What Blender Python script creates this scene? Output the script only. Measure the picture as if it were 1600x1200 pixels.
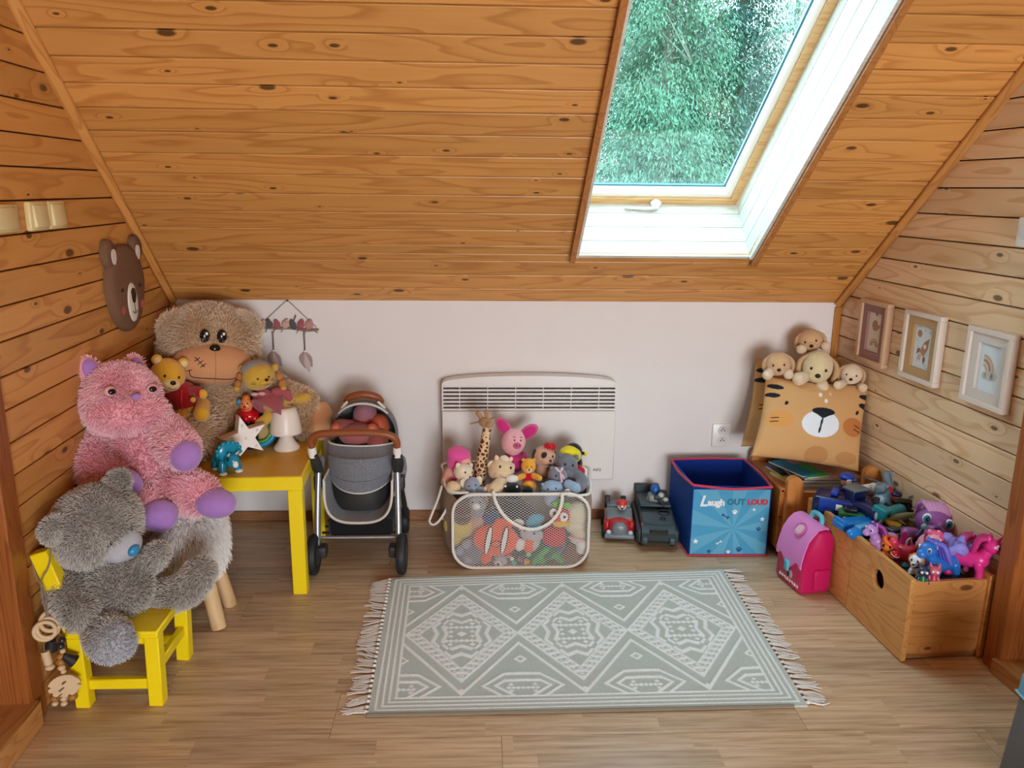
# A child's attic room: panelled slopes, a roof window, soft toys, crates and a rug.  Units are metres; the back wall is Y=0.
import bpy, bmesh, math, random
import numpy as np
from mathutils import Vector, Matrix, Euler
random.seed(4)
RNG = np.random.default_rng(7)
S = bpy.context.scene
COL = S.collection
for _o in list(bpy.data.objects):
    bpy.data.objects.remove(_o)
PI = math.pi

# ------------------------------------------------------------------ camera
F_PX, PITCH, ROLL, YAW = 1266.07, 0.2371, 0.0106, 0.0416
CAM = np.array([0.0, -3.355, 1.4253])
_cp, _sp, _cy, _sy = math.cos(PITCH), math.sin(PITCH), math.cos(YAW), math.sin(YAW)
FWD = np.array([_sy * _cp, _cy * _cp, -_sp])
_r0 = np.array([_cy, -_sy, 0.0])
_u0 = np.cross(_r0, FWD)
RGT = _r0 * math.cos(ROLL) + _u0 * math.sin(ROLL)
UPV = -_r0 * math.sin(ROLL) + _u0 * math.cos(ROLL)
cam = bpy.data.objects.new('camera', bpy.data.cameras.new('camera'))
cam.data.sensor_width = 36.0
cam.data.lens = F_PX / 1600 * 36.0
cam.data.clip_start = 0.02
cam.matrix_world = Matrix(((RGT[0], UPV[0], -FWD[0], CAM[0]), (RGT[1], UPV[1], -FWD[1], CAM[1]), (RGT[2], UPV[2], -FWD[2], CAM[2]), (0, 0, 0, 1)))
COL.objects.link(cam)
S.camera = cam

# ------------------------------------------------------------------ sky, lights, exposure
S.view_settings.view_transform = 'Standard'
S.view_settings.look = 'None'
S.view_settings.gamma = 1.0
S.view_settings.use_curve_mapping = False
S.view_settings.exposure = 0.32
S.cycles.use_denoising = True
S.cycles.max_bounces = 10
S.cycles.diffuse_bounces = 6
S.cycles.transparent_max_bounces = 12
S.cycles.sample_clamp_indirect = 6.0
W = bpy.data.worlds.new('sky')
S.world = W
W.use_nodes = True
_n = W.node_tree.nodes
_bg = _n['Background']
_tc = _n.new('ShaderNodeTexCoord')
_sep = _n.new('ShaderNodeSeparateXYZ')
_rmp = _n.new('ShaderNodeValToRGB')
_rmp.color_ramp.elements[0].position = 0.0
_rmp.color_ramp.elements[0].color = (0.86, 0.93, 0.97, 1)
_rmp.color_ramp.elements[1].position = 0.8
_rmp.color_ramp.elements[1].color = (0.66, 0.83, 1.0, 1)
W.node_tree.links.new(_tc.outputs['Generated'], _sep.inputs[0])
W.node_tree.links.new(_sep.outputs['Z'], _rmp.inputs[0])
W.node_tree.links.new(_rmp.outputs[0], _bg.inputs[0])
_bg.inputs[1].default_value = SKY_STRENGTH = 10.5


def area_light(name, loc, target, sx, sy, power, col):
    d = bpy.data.lights.new(name, 'AREA')
    d.shape = 'RECTANGLE'
    d.size, d.size_y, d.energy, d.color = sx, sy, power, col
    o = bpy.data.objects.new(name, d)
    o.location = loc
    o.rotation_euler = (Vector(target) - Vector(loc)).to_track_quat('-Z', 'Y').to_euler()
    COL.objects.link(o)
    return o


# added area lamp for assumed daylight behind the camera (no opening built there), and the sky above the roof window
area_light('assumed_rear_daylight', (0.95, -5.6, 0.75), (0.1, 0.0, 0.55), 1.5, 1.3, 130, (0.93, 0.96, 1.0))
_pl = area_light('roof_window_portal', (0.72, 0.02, 2.02), (0.70, -0.75, 1.2), 0.72, 1.2, 1, (1, 1, 1))
_pl.data.cycles.is_portal = True


def at(px, py, y):
    """World point on the plane Y=y seen at photograph pixel (px, py)."""
    d = FWD + RGT * (px - 800) / F_PX - UPV * (py - 600) / F_PX
    return Vector(CAM + d * ((y - CAM[1]) / d[1]))


def atz(px, py, z):
    d = FWD + RGT * (px - 800) / F_PX - UPV * (py - 600) / F_PX
    return Vector(CAM + d * ((z - CAM[2]) / d[2]))


# ------------------------------------------------------------------ mesh builder
def rotm(rot):
    if rot is None:
        return np.eye(3)
    if isinstance(rot, (tuple, list)):
        return np.array(Euler(rot).to_matrix())
    return np.array(rot)[:3, :3]


def catmull(P, sub):
    P = np.asarray(P, float)
    if sub <= 1 or len(P) < 3:
        return P
    Q = np.vstack([2 * P[0] - P[1], P, 2 * P[-1] - P[-2]])
    out = []
    for i in range(1, len(Q) - 2):
        a, b, c, d = Q[i - 1], Q[i], Q[i + 1], Q[i + 2]
        for t in np.linspace(0, 1, sub, endpoint=False):
            out.append(.5 * (2 * b + (c - a) * t + (2 * a - 5 * b + 4 * c - d) * t * t + (3 * b - a - 3 * c + d) * t ** 3))
    out.append(P[-1])
    return np.array(out)


class MB:
    def __init__(s):
        s.v, s.f, s.n = [], [], 0

    def add(s, v, f):
        v = np.asarray(v, float)
        s.v.append(v)
        n = s.n
        s.f += [tuple(i + n for i in q) for q in f]
        s.n += len(v)
        return s

    def box(s, c, size, rot=None, b=0.0):
        h = np.asarray(size, float) / 2
        R = rotm(rot)
        if b <= 0:
            v = np.array([(x, y, z) for x in (-1, 1) for y in (-1, 1) for z in (-1, 1)]) * h
            f = [(0, 1, 3, 2), (4, 6, 7, 5), (0, 4, 5, 1), (2, 3, 7, 6), (0, 2, 6, 4), (1, 5, 7, 3)]
            return s.add(v @ R.T + np.asarray(c, float), f)
        b = min(b, h.min() * .95)
        v, idx = [], {}
        for x in (-1, 1):
            for y in (-1, 1):
                for z in (-1, 1):
                    sg = np.array((x, y, z))
                    for a in range(3):
                        p = sg * (h - b)
                        p[a] = sg[a] * h[a]
                        idx[(x, y, z, a)] = len(v)
                        v.append(p)
        f = []
        for a in range(3):
            o1, o2 = (a + 1) % 3, (a + 2) % 3
            for sg in (-1, 1):
                q = []
                for (i, j) in ((-1, -1), (1, -1), (1, 1), (-1, 1)):
                    k = [0, 0, 0]
                    k[a], k[o1], k[o2] = sg, i, j
                    q.append(idx[(*k, a)])
                f.append(tuple(q if sg > 0 else q[::-1]))
            for i in (-1, 1):
                for j in (-1, 1):
                    k0, k1 = [0, 0, 0], [0, 0, 0]
                    k0[a], k0[o1], k0[o2] = -1, i, j
                    k1[a], k1[o1], k1[o2] = 1, i, j
                    q = [idx[(*k0, o1)], idx[(*k1, o1)], idx[(*k1, o2)], idx[(*k0, o2)]]
                    f.append(tuple(q if i * j < 0 else q[::-1]))
        for x in (-1, 1):
            for y in (-1, 1):
                for z in (-1, 1):
                    q = [idx[(x, y, z, a)] for a in range(3)]
                    f.append(tuple(q if x * y * z > 0 else q[::-1]))
        return s.add(np.array(v) @ R.T + np.asarray(c, float), f)

    def ell(s, c, r, rot=None, nu=22, nv=14, pw=1.0, lump=0.0, seed=0, half=0):
        """ellipsoid; pw<1 squares it up; lump gives stuffed unevenness."""
        if np.isscalar(r):
            r = (r, r, r)
        R = rotm(rot)
        th = np.linspace(0, PI, nv + 1)
        v = [(0, 0, 1.0)]
        for i in range(1, nv):
            for j in range(nu):
                a = 2 * PI * j / nu
                v.append((math.sin(th[i]) * math.cos(a), math.sin(th[i]) * math.sin(a), math.cos(th[i])))
        v.append((0, 0, -1.0))
        v = np.array(v)
        if pw != 1.0:
            v = np.sign(v) * np.abs(v) ** pw
        if lump:
            g = np.random.default_rng(seed + 11)
            k = g.normal(0, 2.4, (5, 3))
            ph = g.uniform(0, 6, 5)
            v = v * (1 + lump * np.sin(v @ k.T + ph).mean(1))[:, None]
        f = [(0, 1 + j, 1 + (j + 1) % nu) for j in range(nu)]
        for i in range(nv - 2):
            for j in range(nu):
                a, b = 1 + i * nu + j, 1 + i * nu + (j + 1) % nu
                f.append((a, a + nu, b + nu, b))
        L = len(v) - 1
        o = 1 + (nv - 2) * nu
        f += [(L, o + (j + 1) % nu, o + j) for j in range(nu)]
        return s.add((v * np.asarray(r, float)) @ R.T + np.asarray(c, float), f)

    def rbox(s, c, size, r, rot=None, seg=5):
        h = np.asarray(size, float) / 2
        r = min(r, h.min() * .999)
        R = rotm(rot)
        n = seg * 4
        nv = seg * 2
        v = []
        th = (np.arange(nv) + .5) / nv * PI
        v.append((0, 0, 1.0))
        for t in th:
            for j in range(n):
                a = (j + .5) / n * 2 * PI
                v.append((math.sin(t) * math.cos(a), math.sin(t) * math.sin(a), math.cos(t)))
        v.append((0, 0, -1.0))
        v = np.array(v)
        sg = np.sign(np.where(np.abs(v) < 1e-9, 0, v))
        v = v * r + sg * (h - r)
        f = [(0, 1 + j, 1 + (j + 1) % n) for j in range(n)]
        for i in range(nv - 1):
            for j in range(n):
                a, b = 1 + i * n + j, 1 + i * n + (j + 1) % n
                f.append((a, a + n, b + n, b))
        L = len(v) - 1
        o = 1 + (nv - 1) * n
        f += [(L, o + (j + 1) % n, o + j) for j in range(n)]
        return s.add(v @ R.T + np.asarray(c, float), f)

    def tube(s, pts, rad, n=12, sub=4, cap=True, flat=1.0, up=None):
        """smooth tube along pts, radius per point, rounded ends; flat squashes it along the frame's second axis."""
        P = np.asarray(pts, float)
        rad = np.broadcast_to(np.asarray(rad, float), (len(P),))
        Q = catmull(np.hstack([P, rad[:, None]]), sub)
        P, rad = Q[:, :3], np.maximum(Q[:, 3], 1e-5)
        T = np.gradient(P, axis=0)
        T /= np.linalg.norm(T, axis=1)[:, None] + 1e-12
        if cap:
            a = np.array([.0, .35, .65, .88])
            e0 = [(P[0] - T[0] * rad[0] * math.cos(x * PI / 2), rad[0] * max(math.sin(x * PI / 2), .02), T[0]) for x in a]
            e1 = [(P[-1] + T[-1] * rad[-1] * math.cos(x * PI / 2), rad[-1] * max(math.sin(x * PI / 2), .02), T[-1]) for x in a[::-1]]
            P = np.vstack([[e[0] for e in e0], P, [e[0] for e in e1]])
            rad = np.concatenate([[e[1] for e in e0], rad, [e[1] for e in e1]])
            T = np.vstack([[e[2] for e in e0], T, [e[2] for e in e1]])
        u = np.array(up if up is not None else (0, 0, 1.0), float)
        if abs(T[0] @ u) > .95:
            u = np.array((1.0, 0, 0)) if abs(T[0][0]) < .9 else np.array((0, 1.0, 0))
        v = []
        for i in range(len(P)):
            u = u - T[i] * (u @ T[i])
            u /= np.linalg.norm(u) + 1e-12
            w = np.cross(T[i], u)
            for j in range(n):
                a = 2 * PI * j / n
                v.append(P[i] + rad[i] * (w * math.cos(a) + u * math.sin(a) * flat))
        f = []
        for i in range(len(P) - 1):
            for j in range(n):
                a, b = i * n + j, i * n + (j + 1) % n
                f.append((a, a + n, b + n, b))
        f.append(tuple(range(n)))
        f.append(tuple(range((len(P) - 1) * n, len(P) * n))[::-1])
        return s.add(v, f)

    def cyl(s, p0, p1, r0, r1=None, n=16):
        r1 = r0 if r1 is None else r1
        p0, p1 = np.asarray(p0, float), np.asarray(p1, float)
        t = (p1 - p0) / np.linalg.norm(p1 - p0)
        u = np.array((0, 0, 1.0)) if abs(t[2]) < .9 else np.array((1.0, 0, 0))
        u = u - t * (u @ t)
        u /= np.linalg.norm(u)
        w = np.cross(t, u)
        v = [p + r * (w * math.cos(2 * PI * j / n) + u * math.sin(2 * PI * j / n)) for p, r in ((p0, r0), (p1, r1)) for j in range(n)]
        f = [(j, n + j, n + (j + 1) % n, (j + 1) % n) for j in range(n)]
        f += [tuple(range(n)), tuple(range(n, 2 * n))[::-1]]
        return s.add(v, f)

    def lathe(s, prof, n=28, c=(0, 0, 0), rot=None):
        R = rotm(rot)
        v = [(r * math.cos(2 * PI * j / n), r * math.sin(2 * PI * j / n), z) for r, z in prof for j in range(n)]
        f = []
        for i in range(len(prof) - 1):
            for j in range(n):
                a, b = i * n + j, i * n + (j + 1) % n
                f.append((a, b, b + n, a + n))
        if prof[0][0] > 0:
            f.append(tuple(range(n))[::-1])
        if prof[-1][0] > 0:
            f.append(tuple(range((len(prof) - 1) * n, len(prof) * n)))
        return s.add(np.array(v) @ R.T + np.asarray(c, float), f)

    def torus(s, c, R_, r, rot=None, nu=24, nv=8):
        R = rotm(rot)
        v = [((R_ + r * math.cos(b)) * math.cos(a), (R_ + r * math.cos(b)) * math.sin(a), r * math.sin(b))
             for a in np.linspace(0, 2 * PI, nu, endpoint=False) for b in np.linspace(0, 2 * PI, nv, endpoint=False)]
        f = [(i * nv + j, ((i + 1) % nu) * nv + j, ((i + 1) % nu) * nv + (j + 1) % nv, i * nv + (j + 1) % nv) for i in range(nu) for j in range(nv)]
        return s.add(np.array(v) @ R.T + np.asarray(c, float), f)

    def prism(s, poly, t, M=None, c=(0, 0, 0)):
        """2-D polygon in local XY extruded to z=t; M is a 3x3 placing matrix."""
        p = np.asarray(poly, float)
        n = len(p)
        if ((p[:, 0] * np.roll(p[:, 1], -1) - np.roll(p[:, 0], -1) * p[:, 1]).sum()) < 0:
            p = p[::-1]
        R = rotm(M)
        v = np.vstack([np.hstack([p, np.zeros((n, 1))]), np.hstack([p, np.full((n, 1), t)])])
        f = [tuple(range(n))[::-1], tuple(range(n, 2 * n))] + [(i, (i + 1) % n, n + (i + 1) % n, n + i) for i in range(n)]
        return s.add(v @ R.T + np.asarray(c, float), f)


def finish(me, ang=38):
    me.polygons.foreach_set('use_smooth', np.ones(len(me.polygons), bool))
    me.set_sharp_from_angle(angle=math.radians(ang))


def obj(name, mb, mat=None, parent=None, ang=38, label=None, kind=None):
    me = bpy.data.meshes.new(name)
    v = np.vstack(mb.v)
    vc = v - v.mean(0)
    vol = sum(float(np.cross(vc[f[0]], vc[f[k]]) @ vc[f[k + 1]]) for f in mb.f for k in range(1, len(f) - 1)) if len(mb.f) < 4000 else 1
    me.from_pydata(v.tolist(), [], [q[::-1] for q in mb.f] if vol < 0 else mb.f)
    me.update()
    finish(me, ang)
    if mat:
        me.materials.append(mat)
    o = bpy.data.objects.new(name, me)
    COL.objects.link(o)
    if parent is not None:
        o.parent = parent
    if label:
        o['label'] = label
    if kind:
        o['kind'] = kind
    return o


def thing(name, label, cat, loc=(0, 0, 0), rot=(0, 0, 0), group=None, scale=1.0):
    o = bpy.data.objects.new(name, None)
    o.empty_display_size = .05
    COL.objects.link(o)
    o.location = loc
    o.rotation_euler = rot
    if scale != 1.0:
        o.scale = (scale,) * 3
    o['label'], o['category'] = label, cat
    if group:
        o['group'] = group
    return o


def tag(o, label, cat, group=None):
    o['label'], o['category'] = label, cat
    if group:
        o['group'] = group
    return o


def copy_tree(o, parent=None, label=None, group=None):
    c = o.copy()
    COL.objects.link(c)
    if parent is not None:
        c.parent = parent
    for k, val in (('label', label), ('group', group)):
        if val:
            c[k] = val
    for ch in list(o.children):
        copy_tree(ch, c)
    return c


def struct(name, mb, mat, ang=38):
    return obj(name, mb, mat, None, ang, kind='structure')


# short hands for soft-toy pieces
def E(p, name, c, r, mat, rot=None, lump=0.0, pw=1.0, nu=20, nv=12, label=None):
    return obj(name, MB().ell(c, r, rot, nu, nv, pw, lump, seed=len(bpy.data.objects)), mat, p, 60, label)


def C(p, name, pts, rad, mat, n=14, sub=4, flat=1.0, up=None, label=None):
    return obj(name, MB().tube(pts, rad, n, sub, True, flat, up), mat, p, 60, label)


def B(p, name, c, size, mat, rot=None, b=.003, label=None):
    return obj(name, MB().box(c, size, rot, b), mat, p, 38, label)


def line(p, name, pts, r, mat, sub=4, n=6):
    return obj(name, MB().tube(pts, r, n, sub, True), mat, p, 60)


# ------------------------------------------------------------------ materials
def lin(h):
    h = h.lstrip('#')
    return tuple(((int(h[i:i + 2], 16) / 255 + .055) / 1.055) ** 2.4 if int(h[i:i + 2], 16) > 10 else int(h[i:i + 2], 16) / 255 / 12.92 for i in (0, 2, 4))


def new_mat(name):
    m = bpy.data.materials.new(name)
    m.use_nodes = True
    t = m.node_tree
    return m, t, t.nodes['Principled BSDF'], t.nodes, t.links


_MC = {}


def mat(name, hexcol, rough=.5, var=.08, scale=30., bump=0.0, bscale=300., spec=.5, metal=0.0, sheen=0.0, coat=0.0, sss=0.0, trans=0.0):
    """plain material with a little procedural mottling and relief."""
    if name in _MC:
        return _MC[name]
    m, t, p, N, L = new_mat(name)
    c = lin(hexcol)
    tc = N.new('ShaderNodeTexCoord')
    nz = N.new('ShaderNodeTexNoise')
    nz.inputs['Scale'].default_value = scale
    nz.inputs['Detail'].default_value = 3
    L.new(tc.outputs['Object'], nz.inputs['Vector'])
    mx = N.new('ShaderNodeMix')
    mx.data_type = 'RGBA'
    mx.inputs['A'].default_value = tuple(max(0, x * (1 - var)) for x in c) + (1,)
    mx.inputs['B'].default_value = tuple(min(1, x * (1 + var)) for x in c) + (1,)
    L.new(nz.outputs['Fac'], mx.inputs['Factor'])
    L.new(mx.outputs['Result'], p.inputs['Base Color'])
    p.inputs['Roughness'].default_value = rough
    p.inputs['Specular IOR Level'].default_value = spec
    p.inputs['Metallic'].default_value = metal
    if sheen:
        p.inputs['Sheen Weight'].default_value = sheen
        p.inputs['Sheen Roughness'].default_value = .5
    if coat:
        p.inputs['Coat Weight'].default_value = coat
        p.inputs['Coat Roughness'].default_value = .1
    if trans:
        p.inputs['Transmission Weight'].default_value = trans
    if sss:
        p.inputs['Subsurface Weight'].default_value = sss
        p.inputs['Subsurface Radius'].default_value = (.02, .02, .02)
    if bump:
        n2 = N.new('ShaderNodeTexNoise')
        n2.inputs['Scale'].default_value = bscale
        n2.inputs['Detail'].default_value = 2
        L.new(tc.outputs['Object'], n2.inputs['Vector'])
        bp = N.new('ShaderNodeBump')
        bp.inputs['Strength'].default_value = bump
        bp.inputs['Distance'].default_value = .004
        L.new(n2.outputs['Fac'], bp.inputs['Height'])
        L.new(bp.outputs['Normal'], p.inputs['Normal'])
    _MC[name] = m
    return m


def plush(name, hexcol, var=.12):
    return mat(name, hexcol, rough=.95, var=var, scale=60, bump=.5, bscale=420, spec=.15, sheen=.35)


def plastic(name, hexcol, rough=.28):
    return mat(name, hexcol, rough=rough, var=.04, scale=20, spec=.5)


def fabric(name, hexcol, var=.06):
    return mat(name, hexcol, rough=.9, var=var, scale=120, bump=.25, bscale=700, spec=.2, sheen=.2)


def math_node(N, L, op, a, b=None):
    n = N.new('ShaderNodeMath')
    n.operation = op
    for i, x in enumerate((a, b)):
        if x is None:
            continue
        if isinstance(x, (int, float)):
            n.inputs[i].default_value = x
        else:
            L.new(x, n.inputs[i])
    return n.outputs[0]


def wood(name, light, dark, knot=None, axis=0, rough=.4, ring=9.0, along=2.2, across=15., kd=1.0, tone=.22, coat=0.0, spec=.4, ringmix=.55):
    """pine or oak: long grain loops along one local axis, scattered knots, tone shift from piece to piece."""
    m, t, p, N, L = new_mat(name)
    tc = N.new('ShaderNodeTexCoord')
    oi = N.new('ShaderNodeObjectInfo')
    off = N.new('ShaderNodeVectorMath')
    off.operation = 'MULTIPLY_ADD'
    cmb = N.new('ShaderNodeCombineXYZ')
    for i in range(3):
        L.new(oi.outputs['Random'], cmb.inputs[i])
    L.new(cmb.outputs[0], off.inputs[0])
    off.inputs[1].default_value = (37.1, 91.7, 53.3)
    L.new(tc.outputs['Object'], off.inputs[2])

    def scaled(a, b):
        mp = N.new('ShaderNodeVectorMath')
        mp.operation = 'MULTIPLY'
        v = [b, b, b]
        v[axis] = a
        mp.inputs[1].default_value = v
        L.new(off.outputs[0], mp.inputs[0])
        return mp.outputs[0]
    nz = N.new('ShaderNodeTexNoise')
    nz.inputs['Scale'].default_value = 1.0
    nz.inputs['Detail'].default_value = 1.5
    nz.inputs['Roughness'].default_value = .45
    L.new(scaled(along, across), nz.inputs['Vector'])
    fac = nz.outputs['Fac']
    knotf = None
    if knot:
        vo = N.new('ShaderNodeTexVoronoi')
        vo.inputs['Scale'].default_value = 1.0
        vo.voronoi_dimensions = '2D'
        ss = N.new('ShaderNodeSeparateXYZ')
        L.new(off.outputs[0], ss.inputs[0])
        o_ = [i for i in range(3) if i != axis]
        kc = N.new('ShaderNodeCombineXYZ')
        L.new(math_node(N, L, 'MULTIPLY', ss.outputs[axis], 4.6 * kd), kc.inputs[0])
        L.new(math_node(N, L, 'MULTIPLY', math_node(N, L, 'ADD', ss.outputs[o_[0]], ss.outputs[o_[1]]), 10.5 * kd), kc.inputs[1])
        L.new(kc.outputs[0], vo.inputs['Vector'])
        sp = N.new('ShaderNodeSeparateColor')
        L.new(vo.outputs['Color'], sp.inputs[0])
        on = math_node(N, L, 'GREATER_THAN', sp.outputs[0], .60)
        sz = math_node(N, L, 'MULTIPLY_ADD', math_node(N, L, 'POWER', sp.outputs[1], 1.8), .10)
        N[-1].inputs[2].default_value = .028
        r = math_node(N, L, 'DIVIDE', vo.outputs['Distance'], sz)
        k1 = N.new('ShaderNodeMapRange')
        k1.interpolation_type = 'SMOOTHSTEP'
        k1.inputs['From Min'].default_value = 1.25
        k1.inputs['From Max'].default_value = .7
        L.new(r, k1.inputs['Value'])
        knotf = math_node(N, L, 'MULTIPLY', k1.outputs[0], on)
        k2 = N.new('ShaderNodeMapRange')
        k2.interpolation_type = 'SMOOTHSTEP'
        k2.inputs['From Min'].default_value = 4.5
        k2.inputs['From Max'].default_value = .6
        L.new(r, k2.inputs['Value'])
        sw = math_node(N, L, 'MULTIPLY', k2.outputs[0], on)
        fac = math_node(N, L, 'ADD', fac, math_node(N, L, 'MULTIPLY', sw, .18))
    rg = math_node(N, L, 'FRACT', math_node(N, L, 'MULTIPLY', fac, ring))
    rr = N.new('ShaderNodeValToRGB')
    e = rr.color_ramp.elements
    e[0].position, e[0].color = 0.0, (0, 0, 0, 1)
    e[1].position, e[1].color = 1.0, (.25, .25, .25, 1)
    for pos, val in ((.62, .25), (.86, 1.0), (.93, .9)):
        x = e.new(pos)
        x.color = (val, val, val, 1)
    L.new(rg, rr.inputs[0])
    fine = N.new('ShaderNodeTexNoise')
    fine.inputs['Scale'].default_value = 1.0
    fine.inputs['Detail'].default_value = 3
    L.new(scaled(6, 330), fine.inputs['Vector'])
    a = N.new('ShaderNodeMix')
    a.data_type = 'RGBA'
    cl, cd = lin(light), lin(dark)
    a.inputs['A'].default_value = cl + (1,)
    a.inputs['B'].default_value = cd + (1,)
    g = math_node(N, L, 'ADD', math_node(N, L, 'MULTIPLY', rr.outputs[0], ringmix), math_node(N, L, 'MULTIPLY', fine.outputs['Fac'], .3))
    N[-1].use_clamp = True
    L.new(g, a.inputs['Factor'])
    col = a.outputs['Result']
    if knot:
        b = N.new('ShaderNodeMix')
        b.data_type = 'RGBA'
        b.inputs['B'].default_value = lin(knot) + (1,)
        L.new(col, b.inputs['A'])
        L.new(math_node(N, L, 'MULTIPLY', knotf, .85), b.inputs['Factor'])
        col = b.outputs['Result']
    hs = N.new('ShaderNodeHueSaturation')
    L.new(col, hs.inputs['Color'])
    v = math_node(N, L, 'MULTIPLY_ADD', oi.outputs['Random'], tone)
    N[-1].inputs[2].default_value = 1 - tone / 2
    L.new(v, hs.inputs['Value'])
    L.new(hs.outputs[0], p.inputs['Base Color'])
    p.inputs['Roughness'].default_value = rough
    p.inputs['Specular IOR Level'].default_value = spec
    if coat:
        p.inputs['Coat Weight'].default_value = coat
        p.inputs['Coat Roughness'].default_value = .25
    bp = N.new('ShaderNodeBump')
    bp.inputs['Strength'].default_value = .12
    bp.inputs['Distance'].default_value = .001
    L.new(fine.outputs['Fac'], bp.inputs['Height'])
    L.new(bp.outputs['Normal'], p.inputs['Normal'])
    _MC[name] = m
    return m


def print_mat(name, rough=.85, bump=.3, bscale=600, sheen=.1):
    """surface whose flat print is stored per corner of a dense mesh."""
    m, t, p, N, L = new_mat(name)
    a = N.new('ShaderNodeVertexColor')
    a.layer_name = 'Col'
    tc = N.new('ShaderNodeTexCoord')
    nz = N.new('ShaderNodeTexNoise')
    nz.inputs['Scale'].default_value = bscale
    L.new(tc.outputs['Object'], nz.inputs['Vector'])
    mx = N.new('ShaderNodeMix')
    mx.data_type = 'RGBA'
    mx.blend_type = 'MULTIPLY'
    mx.inputs['Factor'].default_value = .35
    L.new(a.outputs['Color'], mx.inputs['A'])
    mr = N.new('ShaderNodeMapRange')
    mr.inputs['To Min'].default_value = .7
    mr.inputs['To Max'].default_value = 1.3
    L.new(nz.outputs['Fac'], mr.inputs['Value'])
    L.new(mr.outputs[0], mx.inputs['B'])
    L.new(mx.outputs['Result'], p.inputs['Base Color'])
    p.inputs['Roughness'].default_value = rough
    p.inputs['Specular IOR Level'].default_value = .2
    p.inputs['Sheen Weight'].default_value = sheen
    bp = N.new('ShaderNodeBump')
    bp.inputs['Strength'].default_value = bump
    bp.inputs['Distance'].default_value = .002
    L.new(nz.outputs['Fac'], bp.inputs['Height'])
    L.new(bp.outputs['Normal'], p.inputs['Normal'])
    return m


def grid_print(name, P, cols, material, parent=None, back=None):
    """P: (ny,nx,3) points, cols: (ny,nx,3) linear colours; optional back sheet closes the body."""
    ny, nx = P.shape[:2]
    v = P.reshape(-1, 3)
    c = cols.reshape(-1, 3)
    i = np.arange(ny * nx).reshape(ny, nx)
    q = np.stack([i[:-1, :-1], i[:-1, 1:], i[1:, 1:], i[1:, :-1]], -1).reshape(-1, 4)
    if back is not None:
        n = len(v)
        q = np.vstack([q, (q + n)[:, ::-1]])
        ring = np.concatenate([i[0, :], i[1:, -1], i[-1, -2::-1], i[-2:0:-1, 0]])
        nxt = np.roll(ring, -1)
        q = np.vstack([q, np.stack([ring, ring + n, nxt + n, nxt], -1)])
        v = np.vstack([v, back.reshape(-1, 3)])
        c = np.vstack([c, c])
    me = bpy.data.meshes.new(name)
    me.vertices.add(len(v))
    me.vertices.foreach_set('co', v.ravel())
    me.loops.add(q.size)
    me.loops.foreach_set('vertex_index', q.ravel().astype(np.int32))
    me.polygons.add(len(q))
    me.polygons.foreach_set('loop_start', np.arange(0, q.size, 4, dtype=np.int32))
    me.update(calc_edges=True)
    at_ = me.color_attributes.new('Col', 'FLOAT_COLOR', 'POINT')
    at_.data.foreach_set('color', np.hstack([c, np.ones((len(c), 1))]).ravel().astype(np.float32))
    finish(me, 50)
    me.materials.append(material)
    o = bpy.data.objects.new(name, me)
    COL.objects.link(o)
    if parent is not None:
        o.parent = parent
    return o


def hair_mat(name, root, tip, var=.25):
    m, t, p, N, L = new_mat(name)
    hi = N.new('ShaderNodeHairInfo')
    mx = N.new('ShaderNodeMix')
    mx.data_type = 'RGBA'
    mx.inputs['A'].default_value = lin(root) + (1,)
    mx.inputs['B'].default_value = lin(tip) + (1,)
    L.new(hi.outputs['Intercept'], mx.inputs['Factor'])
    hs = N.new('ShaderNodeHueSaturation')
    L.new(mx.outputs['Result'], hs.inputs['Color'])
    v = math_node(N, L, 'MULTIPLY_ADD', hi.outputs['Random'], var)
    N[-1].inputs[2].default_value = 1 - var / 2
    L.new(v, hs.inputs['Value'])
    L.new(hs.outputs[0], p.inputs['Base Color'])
    p.inputs['Roughness'].default_value = .75
    p.inputs['Specular IOR Level'].default_value = .2
    _MC[name] = m
    return m


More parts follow.
